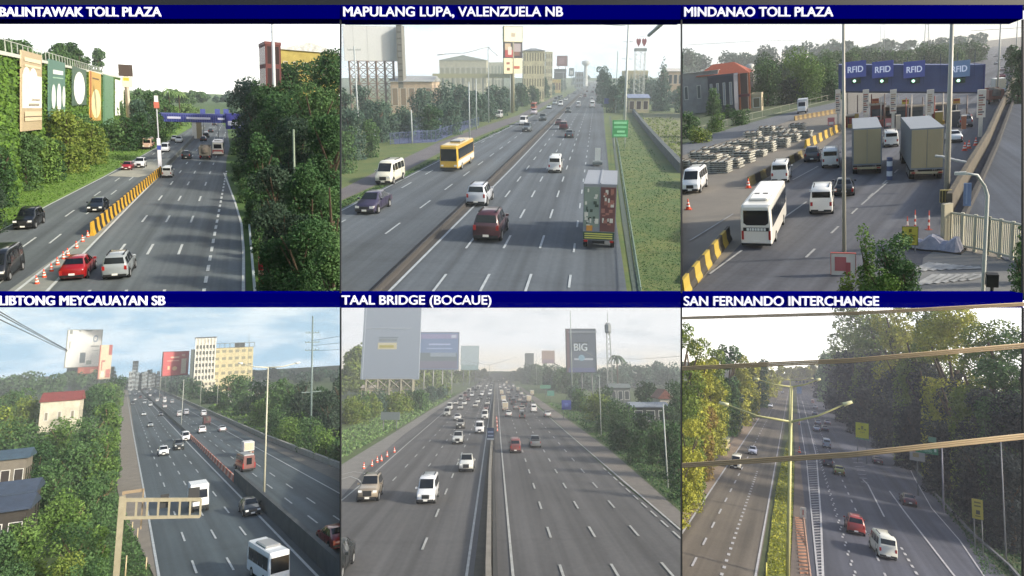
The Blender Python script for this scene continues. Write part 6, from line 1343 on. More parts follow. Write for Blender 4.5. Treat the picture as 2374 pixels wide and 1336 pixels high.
me = MB().box(-w/9, w/9, .6, .85, -H/34, H/34).mesh('window')
for i in range(6):
    for j in range(8): link('window', me, mat('window_block', '5c6058', .3), parent=r, P=P, mtx=Matrix.Translation((-w+2*w*(i+.5)/6, 0, H*(j+.55)/9)))
link('roof_rim', MB().box(-w-.6, w+.6, -.2, 16.5, H, H+.9).mesh('roof_rim'), flat('4c5458'), parent=r, P=P)
link('dark_side', MB().box(-w-3.2, -w-.4, 1, 10, 0, H*.8).mesh('dark_side'), flat('55605c'), parent=r, P=P)
house(P, 498, 806, 588, 912, 'cfc49a', 'cream yellow unfinished building beside the gridded tower block', roof='8c8c80', yroof=797, storeys=6, bays=6, depth=24, glass='8c8a74', rooftype='flat', winfrac=(.6, .4), D=D+6)
mb = MB(); x0, x1 = P.V(498, 800, D+5).x, P.V(590, 800, D+5).x; z0, z1 = P.V(540, 806, D+5).z, P.V(540, 795, D+5).z
r = thing('rooftop_frame', P, Vector(((x0+x1)/2, D+5, 0)), 0, 'dark steel frame on top of the cream unfinished building', 'roof frame'); w = (x1-x0)/2
for i in range(9): x = -w+2*w*i/8; mb.box(x-.2, x+.2, 0, .4, z0, z1)
mb.box(-w, w, 0, .5, z1-.4, z1); link('frame', mb.mesh('frame'), flat('6a6f6c'), parent=r, P=P); link('roof_patch', MB().box(w*.0, w*.5, .1, .4, z0+.2, z1-.3).mesh('roof_patch'), flat('2e3434'), parent=r, P=P)
house(P, 465, 885, 500, 915, 'dcd6c0', 'small white building at the foot of the gridded tower block', storeys=3, bays=4, depth=10, glass='6c6a5c', D=P.G(480, 918).y)
house(P, 96, 930, 186, 1010, 'd9d2bc', 'cream house with a long maroon roof among the left trees', roof='8c4038', yroof=909, storeys=1, bays=3, depth=12, rooftype='gable', glass='8c8474', D=P.G(140, 1000).y, winfrac=(.2, .25))
house(P, -30, 1066, 62, 1200, '7d776b', 'small house with a dark blue metal roof at the left border', roof='3c5464', yroof=1046, storeys=1, bays=3, depth=5, glass='3a3430', over=.4, D=P.G(20, 1190).y)
house(P, -30, 1148, 76, 1260, '4a453f', 'low dark shed with blue grey patched roofing at the lower left', roof='39485c', yroof=1122, storeys=1, bays=3, depth=6, glass='26262a', over=.4, D=P.G(20, 1250).y)
house(P, -30, 1186, 62, 1300, '3c3833', 'lowest dark shed with blue roofing beside the left border', roof='364458', yroof=1158, storeys=1, bays=2, depth=5, glass='26262a', over=.4, D=P.G(20, 1330).y)
for x0, x1, yw, yr, yb, c, rf, l in [(528, 556, 905, 898, 935, 'c2c2bc', '8c4c48', 'small white house with a red awning right of the highway'), (556, 618, 900, 884, 945, '5c6468', '6c7474', 'large dark grey house with a broad roof right of the highway'), (108, 150, 861, 853, 885, 'c9c6b8', 'a8a8a0', 'pale low building among the far left trees'), (0, 26, 838, 832, 870, 'bcc0b8', 'c4c8c0', 'pale flat building on the far left horizon'), (95, 112, 878, 873, 892, 'cfc8b4', 'd0c8b8', 'tiny cream building left of the white billboard'), (80, 100, 900, 894, 910, 'd8cba8', 'd8cca8', 'tiny cream roof above the maroon roofed house'), (28, 42, 932, 926, 950, 'b4b0a4', 'b8a898', 'tiny grey hut in the left trees')]:
    house(P, x0, yw, x1, yb, c, vw(P, l), roof=rf, yroof=yr, storeys=1 if x1-x0 < 40 else 2, bays=2 if x1-x0 < 40 else 4, depth=8, glass='4c5458')
for i in range(12):
    x = 300+i*9+r3.uniform(-3, 3); yt = [860, 857, 862, 864, 860, 866, 862, 859, 864, 861, 865, 860][i]+3
    house(P, x, yt, x+7, 884, r3.choice(['a8b4bc', 'b4bcc0', '98a4ac']), 'tiny hazy building on the Meycauayan horizon', storeys=4, bays=2, depth=20, group='hazy horizon buildings of the Meycauayan view', D=P.V(x, 870, 900).y+i*10)
house(P, 308, 838, 320, 885, '9aa6b0', 'hazy grey tower standing over the vanishing point, Meycauayan view', storeys=8, bays=3, depth=30, D=1150)
# trees left: a dense wood
rows = [([(-60, 885), (120, 882), (262, 880)], 20, (40, 34), (44, 30), ['blue', 'mid']), ([(-60, 925), (100, 920), (262, 900)], 18, (56, 46), (62, 36), ['mid', 'dark', 'olive']),
        ([(-60, 985), (60, 1000)], 6, (80, 90), (80, 70), ['mid', 'olive']), ([(205, 985), (262, 935)], 6, (80, 60), (60, 44), ['mid', 'bright', 'dark'])]
for i, (pts, n, h, w, t) in enumerate(rows): tree_row(P, pts, n, h, w, t, 'far part of the wood left of the Meycauayan highway' if i < 2 else 'green tree beside the maroon roofed house, Meycauayan view', None if i < 2 else 'trees beside the maroon roofed house', skirt=True, leaf=5, jit=(8, 5), stuff=i < 2)
for a in [(40, 1085, 965, 120, 'mid'), (130, 1075, 965, 110, 'bright'), (-20, 1080, 930, 90, 'olive'), (205, 1080, 950, 90, 'mid'), (245, 1050, 915, 62, 'bright'), (250, 1000, 885, 50, 'mid'), (85, 1140, 1010, 110, 'dark'), (165, 1150, 1020, 120, 'mid'), (232, 1140, 990, 80, 'bright'), (110, 1210, 1060, 100, 'mid'),
          (150, 1280, 1125, 110, 'bright'), (200, 1250, 1100, 90, 'mid'), (235, 1220, 1080, 60, 'mid'), (40, 1340, 1190, 100, 'bright'), (85, 1400, 1280, 70, 'olive'), (-15, 1400, 1200, 90, 'mid'), (165, 1400, 1190, 110, 'mid'), (215, 1370, 1190, 64, 'bright'), (135, 1460, 1270, 100, 'olive'), (190, 1480, 1280, 90, 'mid'), (30, 1480, 1290, 120, 'mid'), (100, 1520, 1330, 130, 'bright')]:
    tree(P, *a, label='leafy tree in the near wood left of the Meycauayan highway', group='near wood left of the Meycauayan highway', skirt=True, leaf=6.5, trunk='8c7a5c')
tree_row(P, [(262, 1120), (266, 1060), (268, 1000), (272, 940), (280, 905)], 10, (60, 36), (26, 18), ['bright', 'mid'], 'narrow bright bush along the left shoulder, Meycauayan view', 'shoulder bushes of the Meycauayan view', skirt=True, leaf=5)
# trees right
for a in [(550, 950, 866, 90, 'mid'), (598, 960, 872, 60, 'dark'), (652, 975, 868, 70, 'mid'), (678, 985, 878, 60, 'mid'), (700, 990, 866, 60, 'deep'), (745, 1000, 868, 70, 'dark'), (790, 1010, 850, 60, 'deep'), (760, 1020, 900, 80, 'deep'), (640, 970, 900, 50, 'bright'), (725, 1010, 910, 60, 'deep'), (460, 925, 882, 50, 'dark'), (432, 915, 872, 40, 'dark'), (500, 935, 890, 50, 'dark'), (405, 908, 878, 34, 'blue'), (385, 900, 870, 30, 'blue'), (835, 1060, 860, 90, 'deep')]:
    tree(P, *a, label='dark roadside tree right of the Meycauayan highway', group='roadside trees right of the Meycauayan highway', skirt=True, leaf=5.5)
for a in [(600, 985, 925, 60, 'bright'), (560, 962, 920, 44, 'mid'), (640, 1005, 945, 60, 'mid'), (680, 1025, 955, 80, 'bright'), (720, 1045, 965, 80, 'mid'), (755, 1060, 985, 70, 'bright'), (785, 1075, 1010, 50, 'mid'), (520, 950, 915, 40, 'bright'), (480, 935, 905, 34, 'mid'), (445, 920, 895, 30, 'mid')]:
    bush(P, *a, 'green bush behind the pale kerb wall, Meycauayan view', 'bushes behind the Meycauayan kerb wall')
tree_row(P, [(590, 882), (700, 884), (800, 886)], 12, (26, 34), (30, 40), ['blue', 'dark'], 'dark wood on the right horizon of the Meycauayan view', None, stuff=True, skirt=True, leaf=4.5)
tree_row(P, [(310, 884), (400, 893), (440, 905)], 12, (22, 32), (18, 28), ['blue', 'dark'], 'hazy wood beside the far right carriageway, Meycauayan view', None, stuff=True, skirt=True, leaf=4)
scatter_grass(P, [(232, 1336), (235, 1210), (268, 1140), (300, 1210), (350, 1330), (352, 1336)], 2500, .4, 'mid', leaf=4, name='verge_grass')
scatter_grass(P, [(480, 948), (616, 1010), (788, 1080), (788, 1030), (640, 985), (500, 935)], 1800, .5, 'bright', leaf=4, name='verge_grass')
# ================================================================ BOCAUE (lower middle)
P = P5
ground(P, 789.5, 1580.5, 2300, mat('grass_ground_e', '3d5028', .95, col2='566637', scale=.3, detail=8))
rE = ASPH('e', '5e5e5e', '6a6968', (6, .8, 1, P.road))
sheet(P, 'road', [(1143, 866), (1130, 874), (1080, 905), (1000, 950), (920, 1000), (789.5, 1080), (789.5, 2000), (1580.5, 2000), (1580.5, 1234), (1440, 1120), (1318, 1008), (1240, 940), (1185, 886), (1158, 866)], .06, rE)
sheet(P, 'shoulder', [(1580.5, 1192), (1500, 1120), (1420, 1050), (1340, 990), (1262, 935), (1205, 895), (1205, 900), (1258, 950), (1318, 1005), (1440, 1117), (1580.5, 1228)], .09, mat('gravel_shoulder', '6a655f', .95, col2='77726b', scale=1.2, detail=8))
sheet(P, 'side_lane', [(789.5, 1158), (789.5, 1080), (920, 1000), (1000, 950), (1080, 905), (1082, 907), (1010, 955), (935, 1010), (860, 1075)], .09, mat('side_lane', '73716d', .9, col2='807d77', scale=.4))
mb = MB(); z = .13
strip(mb, P, [(1010, 2000), (1082, 1335), (1126, 1023), (1146, 880)], .2, z); strip(mb, P, [(1280, 2000), (1189, 1335), (1161, 1025), (1152, 890)], .2, z)
strip(mb, P, [(1700, 1330), (1577, 1231), (1318, 1007.5), (1200, 903)], .22, z); strip(mb, P, [(786, 1168), (850, 1115), (945, 1030), (1060, 930), (1110, 890)], .2, z)
for i, a in enumerate([(1260.5, 1199), (1350, 1198), (1438, 1196)]): dashes(mb, P, a, 1400, 872, 3.6, 11.0, .2, z, 3)
for a in [(1005, 1214)]: dashes(mb, P, a, 1400, 872, 3.6, 11.0, .2, z, 2)
for a in [(952, 1072), (1003, 1070)]: dashes(mb, P, a, 1120, 872, 3.0, 11.0, .18, z, 5)
dashes(mb, P, (1500, 1180), 1330, 1090, 2.5, 4, .18, z, 0)
strip(mb, P, [(790, 1103), (820, 1096), (845, 1100), (860, 1110)], .2, z); strip(mb, P, [(790, 1114), (812, 1107), (830, 1114), (838, 1122)], .2, z)
struct('road_markings', P, mb, mat('line_white_e', 'b0b1ae', .7, col2='94958f', scale=1.5))
sheet(P, 'median_strip', [(1098, 1336), (1065, 2000), (1175, 2000), (1146, 1336), (1142, 1040), (1133, 1040)], .14, mat('median_soil', '4c483f', .95, col2='5c574b', scale=1, detail=8))
wall(P, [(1140, 2000), (1132, 1336), (1136, 1100), (1142, 1000), (1148, 880)], .9, .4, mat('median_concrete_e', '77736a', .9, col2='89847a', scale=.8), 'median_wall', 'long concrete median wall in the middle of the Bocaue view')
wall(P, [(1160, 2000), (1148, 1336), (1144, 1100), (1147, 1000)], .45, .35, mat('median_dark_e', '3b3d3e', .9), 'median_kerb', 'dark low kerb just right of the Bocaue median wall')
mb = MB()
V = lambda *a, **k: car(P, a[0], a[1], a[2], a[3], a[4], vw(P, a[5]), **k)
V('van', 'dadde0', 992, 1160, False, 'pale blue white van in the middle of the left lanes', scale=1.0)
V('suv', '857b6b', 858, 1155, False, 'grey brown four wheel drive near the left border', scale=1.1, yaw=4)
V('pickup', 'c4c6c0', 1082, 1090, False, 'silver pickup behind the pale van')
V('suv', 'b8bab4', 1062, 1028, False, 'light grey car above the silver pickup'); V('van', 'e4e4e2', 1112, 1004, False, 'white van just left of the blue median sign')
V('van', '7c4a48', 1194, 1048, True, 'dark red van in the first right lane', scale=.92); V('pickup', '8c8f8c', 1240, 1036, True, 'grey pickup right of the dark red van', scale=.95)
V('van', 'e4e4e0', 1237, 956, True, 'white van in the third right lane'); V('sedan', 'd2d2ce', 1269, 967, True, 'pale car in the rightmost lane'); V('jeepney', '5a5f5e', 1210, 970, True, 'dark boxy jeepney among the right lanes', accent='4c5250', scale=.75)
V('suv', 'a7a49c', 1210, 955, True, 'grey car ahead of the dark boxy jeepney'); V('sedan', 'd0d0cc', 1179, 966, True, 'pale car beside the median right side')
V('sedan', '1c2022', 770, 1325, False, 'black car cut off at the bottom left border', scale=1.1)
V('van', 'a0a29c', 1037, 965, False, 'grey van leading the left traffic'); V('sedan', 'c8c6c0', 1061, 975, False, 'pale car right of the leading grey van'); V('suv', '6c6a64', 1068, 993, False, 'dark car below the pale one'); V('van', 'c9c9c4', 1124, 972, False, 'pale van left of the median')
V('small_truck', 'd8dad6', 1233, 918, True, 'white truck far up the right lanes', cargo='d4d6d2')
r4 = random.Random(33); mv = []
for i in range(190):
    t = r4.random()**1.3; y = 872+t*80; k = r4.choice([-.25, -.55, -.9, -1.15]); mv.append((1150+(y-858)*k, y, False))
for i in range(210):
    t = r4.random()**1.3; y = 872+t*85; k = r4.choice([.22, .5, .75, 1.0]); mv.append((1150+(y-858)*k, y, True))
done = [(1037, 965), (1061, 975), (1068, 993), (1124, 972), (1112, 1004), (1233, 918), (1210, 955), (1179, 966), (1210, 970), (1237, 956), (1269, 967)]
for x, y, aw in sorted(mv, key=lambda q: -q[1]):
    if any(abs(x-a) < 4+(y-858)*.10 and abs(y-b) < 1.5+(y-858)*.10 for a, b in done): continue
    done.append((x, y)); car(P, r4.choice(['sedan', 'suv', 'van', 'van', 'hatchback', 'small_truck']), r4.choice(['dcdcd8', 'e4e4e2', 'c8c8c4', '8c8e8c', '4a4c4c', 'a8a6a0', '6a4a48', '3a3c3e']), x, y, aw, 'small vehicle in the dense distant traffic %s the Bocaue median' % ('right of' if aw else 'left of'), group='dense distant traffic %s of the Bocaue median' % ('right' if aw else 'left'))
for x, y in [(843, 1088), (862, 1082), (874, 1073), (884, 1070), (897, 1060), (914, 1050)]: cone(P, x, y, 'slim dark red delineator cone along the left side lane, Bocaue view', 'delineators of the Bocaue side lane', 1.15)
for i, y in enumerate([1000, 990, 980, 972]): cone(P, 1153-(i*.6), y, 'small orange delineator on the median behind the blue sign, Bocaue view', 'median delineators of the Bocaue view', 1.0)
board(P, 1129, 992, 1145, 1020, 1032, '39465e', 'dark blue sign on the median between the carriageways, Bocaue view', name='median_sign', cat='sign', legs=1, legr=.08, thick=.2, patches=[(.1, .3, .9, .4, '8c98b0'), (.1, .6, .9, .7, '8490a8'), (.0, .86, 1, 1, 'a8b0b4')])
# billboards
board(P, 833, 690, 966, 880, 950, '8a95a3', 'enormous pale grey blue billboard cut by the top of the Bocaue view', legs=5, legr=.4, thick=1.5, lattice=True, legcol='8a8878', patches=[(.03, .02, .04, 1, 'b4bec8'), (.27, .56, .6, .64, 'b8b49c'), (.28, .49, .62, .5, '6f7c84'), (.29, .51, .6, .54, '7c868c'), (.3, .59, .55, .62, 'a09a5c'), (.0, .38, .85, .385, 'b4bcc4')])
board(P, 968, 772, 1059, 856, 915, '7286a8', 'blue billboard with misty landscape artwork beside the enormous pale one', legs=4, legr=.35, thick=1.5, legcol='9a9c98', frame='7a8290', patches=[(.02, .04, .98, .16, '8c8aac'), (.25, .3, .8, .34, 'a4b0d0'), (.2, .42, .85, .45, '9cacca'), (.02, .55, .98, .78, '6c7a84'), (.3, .55, .95, .66, '8a98a8'), (.02, .78, .98, .98, '77788c'), (.82, .06, .95, .14, 'b4bccc')])
board(P, 1068, 803, 1108, 846, 896, 'a9bac2', 'small pale blue blank billboard third from the left', legs=3, legr=.3, thick=1.5, legcol='8c9498', frame='98a4a8')
board(P, 1068, 847, 1108, 858, 896, '8fa8ac', 'thin lower strip panel under the pale blue blank billboard', legs=2, legr=.3, thick=1.2, name='lower_panel', cat='billboard')
board(P, 1217, 819, 1238, 852, 885, '98a0a0', 'grey billboard nearest the vanishing point, Bocaue view', legs=2, legr=.3, thick=1.2)
board(P, 1257, 813, 1287, 843, 890, 'a08a80', 'brownish pink billboard right of the grey one, Bocaue view', legs=2, legr=.3, thick=1.2, patches=[(.05, .7, .95, .98, '8a7888')])
board(P, 1317, 764, 1384, 863, 925, '4f5a68', 'dark slate billboard with the large word BIG', legs=3, legr=.35, thick=2, frame='3e4850', patches=[(0, 0, .1, 1, '6a5a60'), (.1, .52, .9, .95, '5c6674'), (.25, .68, .9, .72, 'a8b0bc'), (.4, .6, -.62, .74, '7c9cb0'), (.05, .9, .95, 1, '5a6284'), (.3, .3, .75, .32, '38424c')], words=[('BIG', .48, .42, .46, .17, 'b8c4cc'), ('SMART', .52, .1, .6, .08, 'a4b0b8')][:1])
board(P, 1317, 769, 1384, 771, 925, '8f9aa4', 'faint pale line of lettering on top of the dark slate billboard', name='header_strip', cat='billboard', legs=0, thick=.1, D=P.G(1350, 925).y-.5)
board(P, 1303, 928, 1325, 950, 972, '3f4c8c', 'small blue road sign on the right verge, Bocaue view', name='road_sign', cat='sign', legs=2, legr=.08, thick=.15, patches=[(.3, .3, .7, .7, '5564a4')])
board(P, 1253, 893, 1277, 901, 925, '5f8c78', 'upper of two faint green road signs right of the distant traffic', name='road_sign', cat='sign', legs=1, legr=.1, thick=.15); board(P, 1269, 906, 1285, 918, 932, '5c8c80', 'lower of two faint green road signs right of the distant traffic', name='road_sign', cat='sign', legs=1, legr=.1, thick=.15)
board(P, 881, 956, 925, 974, 1000, '667070', 'grey board on legs in the left verge, Bocaue view', name='verge_board', cat='sign', legs=2, legr=.1, thick=.3)
# cell tower
g = P.G(1416, 930); H = P.top(g, 735); r = thing('cell_tower', P, g, 0, 'tall lattice cell tower right of the dark slate billboard', 'tower'); mb = MB(); s = 1.3
for k in range(4): X, Y = (-s if k % 2 else s), (-s if k < 2 else s); mb.tube([(X, Y, 0), (X*.5, Y*.5, H*.93)], .12, 5)
for j in range(16):
    a, b = H*.93*j/16, H*.93*(j+1)/16; f = lambda q: s*(1-.5*q/(H*.93)); mb.tube([(-f(a), -f(a), a), (f(b), -f(b), b)], .07, 4); mb.tube([(f(a), -f(a), a), (-f(b), -f(b), b)], .07, 4)
link('lattice', mb.mesh('lattice'), flat('8c9290'), parent=r, P=P); link('antennas', MB().cone([(1.2, H*.8), (1.6, H*.82), (1.6, H*.9), (1.0, H*.92)], 8).mesh('antennas'), flat('7c8488'), parent=r, P=P); link('mast', MB().tube([(0, 0, H*.9), (0, 0, H*1.05)], .12, 5).mesh('mast'), flat('8c9290'), parent=r, P=P)
lamp(P, 1134, 905, 846, .16, '7c8484', 'double armed street lamp spreading over the Bocaue median', tips=((1068, 834), (1196, 829)), rise=-.2, across=1)
for x, yb, yt, r_, l in [(1327, 928, 722, .28, 'tall white lamp pole before the dark slate billboard'), (1394, 1010, 870, .1, 'thin grey pole behind the right bushes'), (1410, 915, 845, .16, 'pale pole below the cell tower'), (1244, 897, 808, .14, 'thin pole between the two distant billboards'), (1549, 1135, 935, .1, 'thin pole before the trees at the right border'), (1228, 880, 836, .14, 'short pole left of the brownish billboard'), (798, 900, 838, .2, 'dark pole at the left border')]:
    pole(P, x, yb, yt, r_, 'a4aca8', vw(P, l))
wire(P, [(1327, 800, 110), (1384, 830, 150), (1480, 833, 130), (1580, 826, 100)], .03, '9aa09c', 'thin cable crossing to the right border, Bocaue view', k=1)
# houses
for x0, x1, yw, yr, yb, c, rf, rt, l in [(1468, 1552, 945, 934, 985, '565a58', '8f98a2', 'gable', 'low building with a broad silver blue roof at the right'), (1532, 1560, 925, 903, 975, 'c4c0b4', '7a4c40', 'front', 'white gabled house with a reddish roof at the right border'), (1416, 1462, 900, 890, 935, '5a6262', '6c7674', 'gable', 'dark low house with a grey roof amid the trees'), (1464, 1506, 868, 858, 900, '8f9490', '9aa09c', 'gable', 'grey two storey house far right among trees'), (1415, 1436, 866, 861, 880, 'b4bab4', 'c8ccc8', 'gable', 'tiny white roofed building under the cell tower'), (1508, 1532, 874, 868, 890, '847a78', '7c6464', 'gable', 'small brownish house beyond the grey two storey one'), (836, 870, 900, 893, 935, 'b4a48c', 'aaa090', 'gable', 'pale tan building below the enormous billboard'), (1012, 1056, 862, 858, 885, 'cfc8b8', 'd8d4c8', 'gable', 'long low pale building under the blue billboard')]:
    house(P, x0, yw, x1, yb, c, vw(P, l), roof=rf, yroof=yr, storeys=2 if 'two' in l else 1, bays=3, depth=9, rooftype=rt, glass='3c4448')
# trees
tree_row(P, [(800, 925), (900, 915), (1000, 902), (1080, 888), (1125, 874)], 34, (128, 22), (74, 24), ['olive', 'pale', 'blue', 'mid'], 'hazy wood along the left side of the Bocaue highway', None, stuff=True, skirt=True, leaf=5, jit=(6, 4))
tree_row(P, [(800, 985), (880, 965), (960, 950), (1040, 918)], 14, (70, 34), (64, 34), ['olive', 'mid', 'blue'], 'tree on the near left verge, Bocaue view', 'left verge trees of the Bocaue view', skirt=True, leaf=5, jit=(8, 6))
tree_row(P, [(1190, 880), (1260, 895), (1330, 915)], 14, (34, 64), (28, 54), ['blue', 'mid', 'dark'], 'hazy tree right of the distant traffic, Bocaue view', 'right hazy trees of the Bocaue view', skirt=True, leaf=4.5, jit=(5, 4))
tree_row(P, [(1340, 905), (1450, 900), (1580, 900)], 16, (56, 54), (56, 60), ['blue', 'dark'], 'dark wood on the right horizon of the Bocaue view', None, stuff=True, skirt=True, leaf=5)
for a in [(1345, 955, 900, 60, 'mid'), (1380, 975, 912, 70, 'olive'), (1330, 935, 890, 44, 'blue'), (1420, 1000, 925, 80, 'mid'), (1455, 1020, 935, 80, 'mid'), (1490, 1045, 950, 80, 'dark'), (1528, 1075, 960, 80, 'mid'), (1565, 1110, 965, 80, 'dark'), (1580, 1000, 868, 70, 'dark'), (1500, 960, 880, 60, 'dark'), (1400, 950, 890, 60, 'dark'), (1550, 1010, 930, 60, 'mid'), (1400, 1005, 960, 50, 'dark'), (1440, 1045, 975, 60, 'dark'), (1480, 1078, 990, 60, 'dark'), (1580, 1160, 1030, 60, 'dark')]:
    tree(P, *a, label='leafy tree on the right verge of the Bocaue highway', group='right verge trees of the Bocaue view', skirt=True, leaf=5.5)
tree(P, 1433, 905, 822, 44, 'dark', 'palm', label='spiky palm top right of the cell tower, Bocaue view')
scatter_grass(P, [(1270, 935), (1350, 940), (1580, 1120), (1580, 1185), (1500, 1115), (1420, 1045), (1340, 985)], 4000, .4, 'mid', leaf=4, name='verge_grass')
scatter_grass(P, [(790, 1065), (790, 1000), (900, 960), (1040, 915), (1060, 912), (920, 995)], 3000, .4, 'pale', leaf=4, name='verge_grass')
# ================================================================ SAN FERNANDO (lower right)
P = P6
ground(P, 1580.5, 3200, 2300, mat('grass_ground_f', '3a4426', .95, col2='4c5531', scale=.3, detail=8))
rF = ASPH('f', '6e685f', '7a7268', (5, .8, 1, P.road))  # warm tan base colour stands in for sunlight on the left carriageway
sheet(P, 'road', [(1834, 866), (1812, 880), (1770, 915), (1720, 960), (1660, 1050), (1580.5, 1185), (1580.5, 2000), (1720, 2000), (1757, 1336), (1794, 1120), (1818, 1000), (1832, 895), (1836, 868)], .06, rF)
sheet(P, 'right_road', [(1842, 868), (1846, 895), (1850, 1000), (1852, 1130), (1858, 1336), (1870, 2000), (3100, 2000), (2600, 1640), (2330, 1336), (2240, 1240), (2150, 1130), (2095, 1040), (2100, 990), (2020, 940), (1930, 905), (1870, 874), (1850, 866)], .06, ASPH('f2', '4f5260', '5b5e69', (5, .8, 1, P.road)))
sheet(P, 'gravel_verge', [(1580.5, 1240), (1640, 1150), (1688, 1078), (1735, 1005), (1760, 970), (1740, 968), (1700, 1020), (1655, 1080), (1600, 1130), (1580.5, 1150)], .09, mat('verge_tan', '8a7a68', .95, col2='7c6c5c', scale=.6, detail=8))
sheet(P, 'median_grass', [(1775, 1336), (1745, 1700), (1830, 1700), (1830, 1336), (1838, 1180), (1842, 1080), (1838, 1000), (1822, 1030), (1806, 1100), (1790, 1200)], .12, mat('median_grass', '77782a', .95, col2='5c6a24', scale=1.2, detail=8))
sheet(P, 'median_bare', [(1832, 1336), (1840, 1700), (1895, 1700), (1878, 1336), (1866, 1180), (1856, 1080), (1848, 960), (1840, 960), (1843, 1080), (1840, 1180)], .11, mat('median_dirt', '6b6058', .95, col2='5c534e', scale=.6, detail=8))
mb = MB(); z = .13
strip(mb, P, [(1540, 1300), (1584, 1234), (1688, 1078), (1760, 970)], .26, z); strip(mb, P, [(1690, 1700), (1752, 1335), (1799, 1070), (1830, 898)], .22, z)
dashes(mb, P, (1663, 1200), 1400, 870, 3.5, 9.0, .24, z, 2); dashes(mb, P, (1636, 1256), 1400, 870, 3.5, 9.0, .0, z, 2)
dashes(mb, P, (1716, 1210), 1400, 1110, .9, 2.6, .34, z, 0)
strip(mb, P, [(1930, 1700), (1908, 1336), (1903, 1200), (1893, 1060), (1878, 1000), (1860, 930)], .26, z); strip(mb, P, [(1920, 1700), (1896, 1336), (1880, 1180), (1870, 1070), (1858, 1000), (1848, 920)], .2, z)
for i in range(46):
    y = 1336-i*7.2+ (i*i*.025); t = (y-1050)/(1336-1050); xa = 1869+(1897-1869)*max(t, 0); xb = 1892+(1908-1892)*max(t, 0)
    if y > 1068: strip(mb, P, [(xa, y+1), (xb, y)], .24, z+.02)
strip(mb, P, [(2330, 1466), (2210.5, 1335), (2097, 1188), (2062, 1140)], .24, z); strip(mb, P, [(2050, 1200), (2012, 1125), (2000, 1113)], .24, z)
dashes(mb, P, (2100, 1290), 1400, 1210, 1.2, 2.8, .3, z, 0, to=(2050, 1205)); dashes(mb, P, (2045, 1320), 1420, 880, 2.6, 7.5, .24, z, 3); dashes(mb, P, (1952, 1230), 1400, 880, 1.0, 4.5, .24, z, 1); dashes(mb, P, (1975, 1320), 1400, 880, 1.0, 4.5, .24, z, 1)
strip(mb, P, [(2400, 1470), (2280, 1336), (2225, 1255), (2160, 1180), (2120, 1110), (2107, 1082)], .18, z)
for i in range(7): y = 1065+i*9; strip(mb, P, [(1975+i*3.5, y), (2000+i*2, y+1)], .35, z+.02)
struct('road_markings', P, mb, mat('line_white_f', 'b6b6b8', .7, col2='9c9ca2', scale=1.5))
wall(P, [(2420, 1410), (2340, 1318), (2255, 1242), (2165, 1145), (2110, 1075), (2098, 1040)], .5, .3, mat('kerb_f', '5f6266', .9), 'kerb', 'low dark kerb curving along the right verge of the San Fernando view')
V = lambda *a, **k: car(P, a[0], a[1], a[2], a[3], a[4], vw(P, a[5]), **k)
V('van', 'd9d8cc', 2046, 1286, True, 'cream white van with a pale blue roof at the bottom', scale=1.02, yaw=6)
V('suv', '9c3a34', 1981, 1233, True, 'red car behind the cream van', scale=1.05); V('sedan', '4a2c34', 2105, 1170, True, 'dark maroon car alone in the right ramp lane', scale=1.05)
V('sedan', '8c8c34', 1945, 1100, True, 'small yellow green car'); V('suv', '4a4450', 1919, 1080, True, 'dark mauve car left of the yellow green one'); V('sedan', '5c3a44', 2034, 1075, True, 'dark red car on the right merging lane')
V('van', 'b8bcc8', 1916, 1038, True, 'pale van above the dark mauve car'); V('jeepney', 'd8cfa0', 1679, 1045, False, 'cream jeepney on the left verge side', accent='b0a070', scale=.95); V('sedan', 'a9aec4', 1745, 1053, False, 'lavender silver car in the left carriageway')
V('van', 'e8e4d8', 1707, 1085, False, 'bright white car under the cable band'); V('sedan', 'ccd0dc', 1786, 945, False, 'small white car far up the left carriageway', scale=1.2)
V('bus', 'c8a8a4', 1884, 935, True, 'pale red and white truck far up the right carriageway', scale=.6, accent='a04a4c')
for x, y, c in [(1893, 1000, 'b8bccc'), (1896, 985, 'a0a4b4'), (1889, 963, '8c90a0'), (1881, 905, 'b8b0b4'), (1912, 1000, '5c5c68'), (1918, 985, '6c6c7c'), (1814, 912, 'b4b4c4'), (1800, 920, 'a8a8b8'), (1890, 948, 'c8c8d4'), (1875, 898, 'a8a8b0'), (1798, 905, '8c8c9c')]: car(P, 'sedan', c, x, y, x > 1840, 'small car far up the road in the San Fernando view', group='distant cars of the San Fernando view', scale=1.15)
# lamps
yl = 'b9b67e'
lamp(P, 1826, 1345, 975, .22, yl, 'nearest yellow double armed street lamp on the median, San Fernando view', tips=((1684, 938), (1960, 937)), head='d8d4a4')
lamp(P, 1830, 1200, 895, .24, yl, 'second yellow double armed street lamp on the median, San Fernando view', tips=((1757, 880), (1895, 881)), head='d8d4a4')
lamp(P, 1829, 1040, 880, .26, yl, 'farthest double armed street lamp with a bright hub, San Fernando view', tips=((1790, 873), (1880, 878)), head='d8d4a4')
# cable bundles near the camera
for (y0, y1, y2), D, R, l in [((738, 727, 704), 16, .014, 'top thin cable bundle crossing the San Fernando sky'), ((855, 836, 799), 16, .019, 'middle thick cable bundle crossing the San Fernando view'), ((1080, 1054, 1009), 16, .021, 'lowest thick cable bundle crossing the San Fernando view')]:
    wire(P, [(1572, y0, D), (1975, y1, D), (2400, y2, D)], R, 'b09a78', l, name='cable_bundle', k=3)
